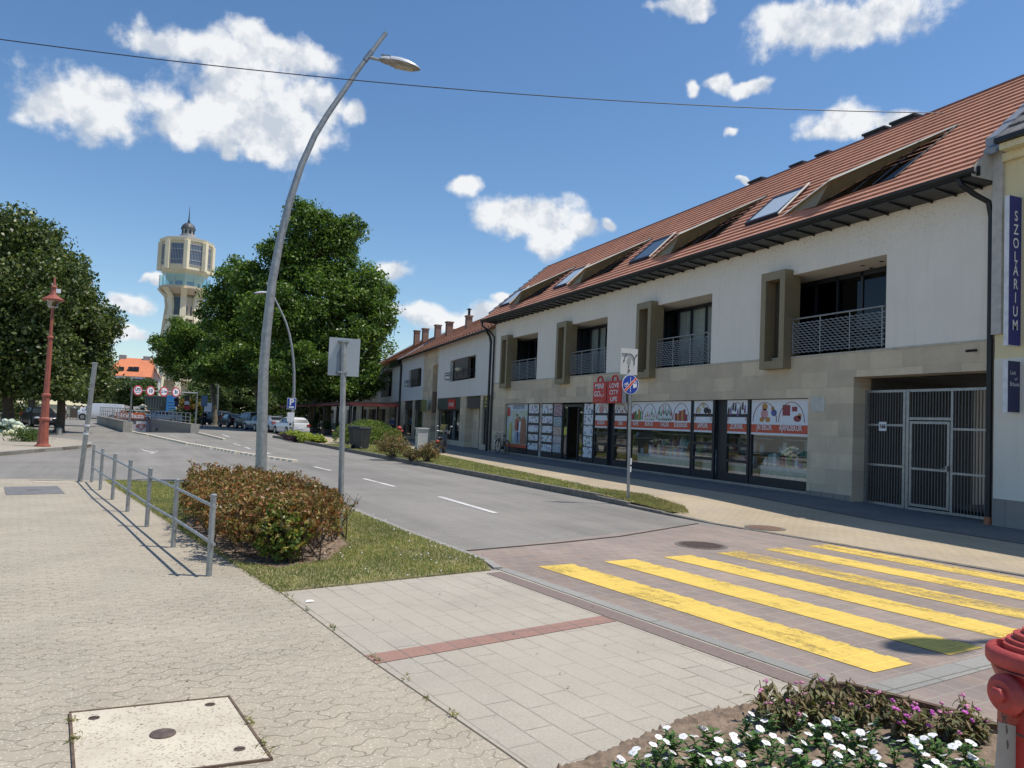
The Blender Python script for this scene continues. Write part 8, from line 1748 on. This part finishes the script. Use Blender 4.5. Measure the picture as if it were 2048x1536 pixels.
# clover flowers and fallen petals
rr = random.Random(5); mb = MB()
for k in range(60):
    if k < 34: f = rr.random(); x = 2.72+(3.3-2.72)*f+rr.gauss(-.15, .14); y = 13.8+(8.6-13.8)*f; z = .06
    else: x, y = rr.uniform(1.0, 3.0), rr.uniform(7.8, 9.6); z = .055
    if not (0.9 < x < 3.3): continue
    s = rr.uniform(.005, .012); mb.ell((x, y, z), (s, s, s*.7), 6, 4)
for k in range(60): y = rr.uniform(14, 42); x = interp(kerbline, y)+rr.uniform(.25, 1.3); s = rr.uniform(.01, .02); mb.ell((x, y, .16), (s, s, s*.6), 5, 3)
tag(mb.build('clover_flowers', m_whiteink), 'scattered tiny white clover flowers in the verge grass', 'flowers', kind='stuff')
# leaf litter under the bush, crumbs and small debris on the paving
rg_ = np.random.default_rng(12); n = 2600; P = np.column_stack([rg_.uniform(-.2, 2.3, n), rg_.uniform(8.6, 14, n), np.full(n, .034)]); k = inpoly(P[:, 0], P[:, 1], BED); o = leaves('leaf_litter', P[k], np.tile([0, 0, 1.0], (k.sum(), 1)), .035, leafmat('litter', [(.12, .07, .04), (.25, .14, .07), (.35, .2, .1), (.08, .05, .03)]), rg_, None, flat=.8); tag(o, 'brown fallen leaves on the soil under the reddish bush', 'leaves', kind='stuff')
mb = MB()
for k in range(170):
    x, y = rr.uniform(-2.5, 4.2), rr.uniform(3.6, 15)
    s = rr.uniform(.003, .011); z = .012; a = rr.uniform(0, 3); c_, s_ = math.cos(a)*s, math.sin(a)*s; mb.quad((x-c_, y-s_, z), (x+s_, y-c_, z+.003), (x+c_*1.5, y+s_*1.5, z), (x-s_, y+c_, z+.004))
tag(mb.build('pavement_debris', mat('debris', (.14, .11, .08), .9, var=.6, scale=3)), 'tiny dark crumbs and bits scattered on the paving', 'debris', kind='stuff')
# weeds in the joints
rg_ = np.random.default_rng(14); Q = []
for (a, b, n_) in (((0.25, 10.3), (0.87, 7.5), 60), ((-.5, 13.95), (.25, 10.3), 60), ((.30, 4.8), (.45, 3.9), 5), ((-.49, 4.77), (-.38, 3.9), 6), ((.87, 7.5), (1.55, 3.7), 16)):
    for _ in range(n_):
        f = rg_.uniform(); x = a[0]+(b[0]-a[0])*f+rg_.normal()*.012; y = a[1]+(b[1]-a[1])*f
        for q in range(9): Q.append((x+rg_.normal()*.016, y+rg_.normal()*.02, .012+abs(rg_.normal())*.012))
o = leaves('joint_weeds', np.array(Q), None, .03, m_gd, rg_, None, aspect=.3); tag(o, 'small weeds and dry tufts growing along the paving joints', 'weeds', kind='stuff')
# ================================================================== FLOWER BED
BEDP = [(1.28, 3.28), (1.80, 3.44), (2.85, 3.84), (3.55, 3.87), (3.86, 3.95), (4.05, 3.86), (4.30, 3.30), (4.5, 2.2), (4.3, .9), (1.3, .9), (1.1, 2.2)]
def bumpy(poly, z, name, mt, seed, amp, step=.035):
    xs = np.arange(min(p[0] for p in poly), max(p[0] for p in poly), step); ys_ = np.arange(min(p[1] for p in poly), max(p[1] for p in poly), step); rg2 = np.random.default_rng(seed)
    XX, YY = np.meshgrid(xs, ys_); ins = inpoly(XX.ravel(), YY.ravel(), poly).reshape(XX.shape); ZZ = z+amp*(np.sin(XX*23+YY*7)*.25+np.sin(YY*31-XX*11)*.25)+rg2.normal(0, amp*.38, XX.shape); ZZ = np.where(ins, np.maximum(ZZ, .0055), -.01); mb = MB()
    mb.v = [(float(a), float(b), float(c)) for a, b, c in zip(XX.ravel(), YY.ravel(), ZZ.ravel())]; W_ = len(xs)
    for i in range(len(ys_)-1):
        for j in range(W_-1):
            if ins[i, j] or ins[i+1, j] or ins[i, j+1] or ins[i+1, j+1]: mb.f.append((i*W_+j, i*W_+j+1, (i+1)*W_+j+1, (i+1)*W_+j))
    return mb.build(name, mt, smooth=True)
struct(bumpy(BEDP, .012, 'flower_bed_soil', m_soil, 3, .022, .02))
mb = MB(); pe = BEDP[4:8]
for a, b in zip(pe[:-1], pe[1:]):
    a, b = Vector((*a, 0)), Vector((*b, 0)); n_ = Vector(((b-a).y, -(b-a).x, 0)).normalized()*.02; u = Vector((0, 0, .065)); mb.hexa([a-n_, b-n_, b+n_, a+n_, a-n_+u, b-n_+u, b+n_+u, a+n_+u])
struct(mb.build('bed_edging', mat('rusty edging', (.12, .075, .05), .8, .2, .3, 10)))
m_vl = leafmat('vinca leaves', [(.06, .13, .03), (.09, .18, .04), (.13, .24, .06)], trans=.2, nscale=6, rough=.35)
m_petal = mat('white petals', (.82, .81, .80), .55, var=.03); m_eye = mat('petal eye', (.62, .52, .42), .6)
def leafblade(mb, base, dirv, up, L, w):
    d = Vector(dirv).normalized(); s = d.cross(Vector(up)).normalized(); u = s.cross(d).normalized(); P_ = []
    for f, ww, hz in ((0, .12, 0), (.3, .9, .05), (.6, 1, .06), (.85, .55, .02), (1, .03, -.06)): c = base+d*L*f+u*L*hz; P_.append((c-s*w*ww/2+u*w*.10, c, c+s*w*ww/2+u*w*.10))
    i = len(mb.v)
    for a, b, c in P_: mb.v += [tuple(a), tuple(b), tuple(c)]
    for k in range(4):
        j = i+k*3; mb.f += [(j, j+1, j+4, j+3), (j+1, j+2, j+5, j+4)]
def vinca(seed):
    rr = random.Random(seed); t = thing('vinca_plant', 'x', 'flower', (0, 0, 0), 0, 'white flowered plants in the bed'); mb = MB(); tips = []
    ns = rr.randint(3, 5); st_ = MB()
    for s in range(ns):
        a = rr.uniform(0, 6.28); tip = Vector((math.cos(a)*rr.uniform(.02, .07), math.sin(a)*rr.uniform(.02, .07), rr.uniform(.10, .17))); tips.append(tip); st_.tube([(0, 0, 0), tuple(tip*.55+Vector((0, 0, .012))), tuple(tip)], [.0028, .0024, .002], 5)
        for k in range(11): f = .15+.85*k/11; p = tip*f; an = k*2.4+rr.uniform(-.3, .3); dv = Vector((math.cos(an), math.sin(an), rr.uniform(.05, .55))); leafblade(mb, p, dv, (0, 0, 1), rr.uniform(.042, .062), rr.uniform(.017, .024))
    mb.build('leaves', m_vl, t, world=False, smooth=True); st_.build('stem', m_vl, t, world=False)
    for tip in tips[:rr.randint(2, 3)]:
        nrm = Vector((rr.uniform(-.5, .2), rr.uniform(-.7, .1), 1)).normalized(); xa = nrm.orthogonal().normalized(); ya = nrm.cross(xa); c = tip+nrm*.016; fb = MB(); rad = rr.uniform(.020, .0255)
        for p in range(5):
            a0 = 2*math.pi*p/5+rr.uniform(-.1, .1); pts = []
            for (r_, da, h) in ((.06, 0, 0), (.5, -.62, .02), (.90, -.64, .01), (1.04, -.25, -.03), (1.04, .25, -.03), (.90, .64, .01), (.5, .62, .02)): pts.append(c+(xa*math.cos(a0+da)+ya*math.sin(a0+da))*r_*rad+nrm*(h*rad+p*.0006))
            i = len(fb.v); cen = c+(xa*math.cos(a0)+ya*math.sin(a0))*.6*rad+nrm*(.015*rad+p*.0006); fb.v += [tuple(cen)]+[tuple(q) for q in pts]
            for k in range(7): fb.f.append((i, i+1+k, i+1+(k+1) % 7))
        fo = fb.build('flower', m_petal, t, world=False, smooth=True); eb = MB(); eb.lathe([(.0025, .0), (.0, .0008)], n=8, M=None); eb.v = [tuple(c+xa*v[0]+ya*v[1]+nrm*(.0035+v[2])) for v in eb.v]; e = eb.build('flower_eye', m_eye, t, world=False); e.parent = fo
    return t
VP = [vinca(100+k) for k in range(4)]
vpx = [(1285,1530),(1240,1548),(1318,1540),(1345,1478),(1312,1500),(1425,1472),(1480,1452),(1390,1510),(1455,1500),(1505,1480),(1545,1462),(1415,1530),(1540,1500),(1500,1525),(1588,1448),(1600,1490),(1570,1530),(1632,1462),(1650,1500),(1610,1535),(1680,1520),(1700,1482),(1745,1490),(1725,1530),(1790,1500),(1830,1480),(1845,1520),(1880,1500),(1905,1540),(1690,1455),(1770,1540),(1935,1495),(1350,1535),(1960,1545),(1650,1545),(1460,1545),(1865,1550),(1540,1550),(1740,1460)]
rr = random.Random(77)
ORD = ['first', 'second', 'third', 'fourth', 'fifth', 'sixth', 'seventh', 'eighth', 'ninth', 'tenth', 'eleventh', 'twelfth', 'thirteenth', 'fourteenth', 'fifteenth', 'sixteenth', 'seventeenth', 'eighteenth', 'nineteenth', 'twentieth']
def vrow(py): return 0 if py > 1520 else 1 if py > 1488 else 2
for k, (px, py) in enumerate(vpx):
    p = G(px, py+34, .01); proto = VP[k % 4]; row = sorted(q for q in vpx if vrow(q[1]) == vrow(py)); n_ = ORD[row.index((px, py))]
    lab = 'white flowered plant, %s from left in the %s row of the bed' % (n_, ('front', 'middle', 'back')[vrow(py)])
    if k < 4: proto.location = (p.x, p.y, .01); proto['label'] = lab; proto.rotation_euler = (0, 0, rr.uniform(0, 6)); proto.scale = (.9,)*3
    else: dup(proto, (p.x, p.y, .01), rr.uniform(0, 6.28), lab, scale=rr.uniform(.8, 1.0))
m_wilt = leafmat('wilted leaves', [(.14, .13, .05), (.20, .14, .07), (.12, .15, .05), (.30, .17, .10), (.15, .18, .07), (.24, .20, .10)], trans=.2, nscale=7)
m_pinkf = mat('pink petals', (.62, .22, .36), .6, var=.2, scale=40); m_mag = mat('magenta petals', (.55, .10, .42), .6, var=.2, scale=40)
def impatiens(seed, nf, mt):
    rr = random.Random(seed); t = thing('wilted_plant', 'x', 'flower', (0, 0, 0), 0, 'wilted pink flowered plants in the bed'); st_ = MB(); mb = MB()
    for s in range(9):
        a = rr.uniform(0, 6.28); r = rr.uniform(.02, .09); tip = Vector((math.cos(a)*r, math.sin(a)*r, rr.uniform(.09, .17))); st_.tube([(0, 0, 0), tuple(tip*.6+Vector((0, 0, .015))), tuple(tip)], [.004, .003, .002], 5)
        for k in range(13): p = tip*rr.uniform(.35, 1.02); an = rr.uniform(0, 6.28); leafblade(mb, p, Vector((math.cos(an), math.sin(an), rr.uniform(-1.5, .1))), (0, 0, 1), rr.uniform(.035, .065), rr.uniform(.012, .02))
        if s < nf:
            fl = MB()
            for q in range(3): c = tip+Vector((rr.uniform(-.014, .014), rr.uniform(-.014, .014), rr.uniform(.0, .014))); fl.ell(tuple(c), (rr.uniform(.006, .011), rr.uniform(.006, .011), .006), 7, 4, .25, rr)
            fl.build('flower', mt, t, world=False, smooth=True)
    mb.build('leaves', m_wilt, t, world=False, smooth=True); st_.build('stem', mat('brown stem', (.16, .09, .05), .9), t, world=False); return t
IP = [impatiens(1, 2, m_pinkf), impatiens(2, 1, m_pinkf), impatiens(3, 6, m_mag), impatiens(4, 1, m_pinkf)]
ipx = [(1530,1420,0),(1570,1412,1),(1612,1408,0),(1650,1402,3),(1690,1398,1),(1730,1405,3),(1625,1430,1),(1670,1440,0),(1720,1440,3),(1768,1432,1),(1806,1430,3),(1700,1420,1),(1840,1478,2),(1870,1462,0),(1905,1455,0),(1940,1455,0),(1965,1472,2),(1810,1462,2),(1588,1436,1),(1750,1415,0),(1548,1440,0),(1925,1475,1)]
for k, (px, py, v) in enumerate(ipx):
    p = G(px, py+20, .01); same = sorted(q for q in ipx if (q[2] == 2) == (v == 2)); rear = sorted(q for q in same if q[1] < 1425); fore = sorted(q for q in same if q[1] >= 1425)
    if v == 2: lab = 'wilted plant with bright magenta flowers, %s of them from left in the bed' % ORD[same.index((px, py, v))]
    elif py < 1425: lab = 'wilted brownish plant at the far edge of the bed, %s from left' % ORD[rear.index((px, py, v))]
    else: lab = 'wilted brownish plant behind the white flowers, %s from left' % ORD[fore.index((px, py, v))]
    proto = IP[v]
    if 'used' not in proto: proto['used'] = 1; proto.location = (p.x, p.y, .01); proto['label'] = lab; proto.scale = (1.2,)*3
    else: dup(proto, (p.x, p.y, .01), rr.uniform(0, 6.28), lab, scale=rr.uniform(.95, 1.25))
for o in bpy.data.objects:
    if 'used' in o: del o['used']
    if o.parent is not None and 'category' in o: del o['category']
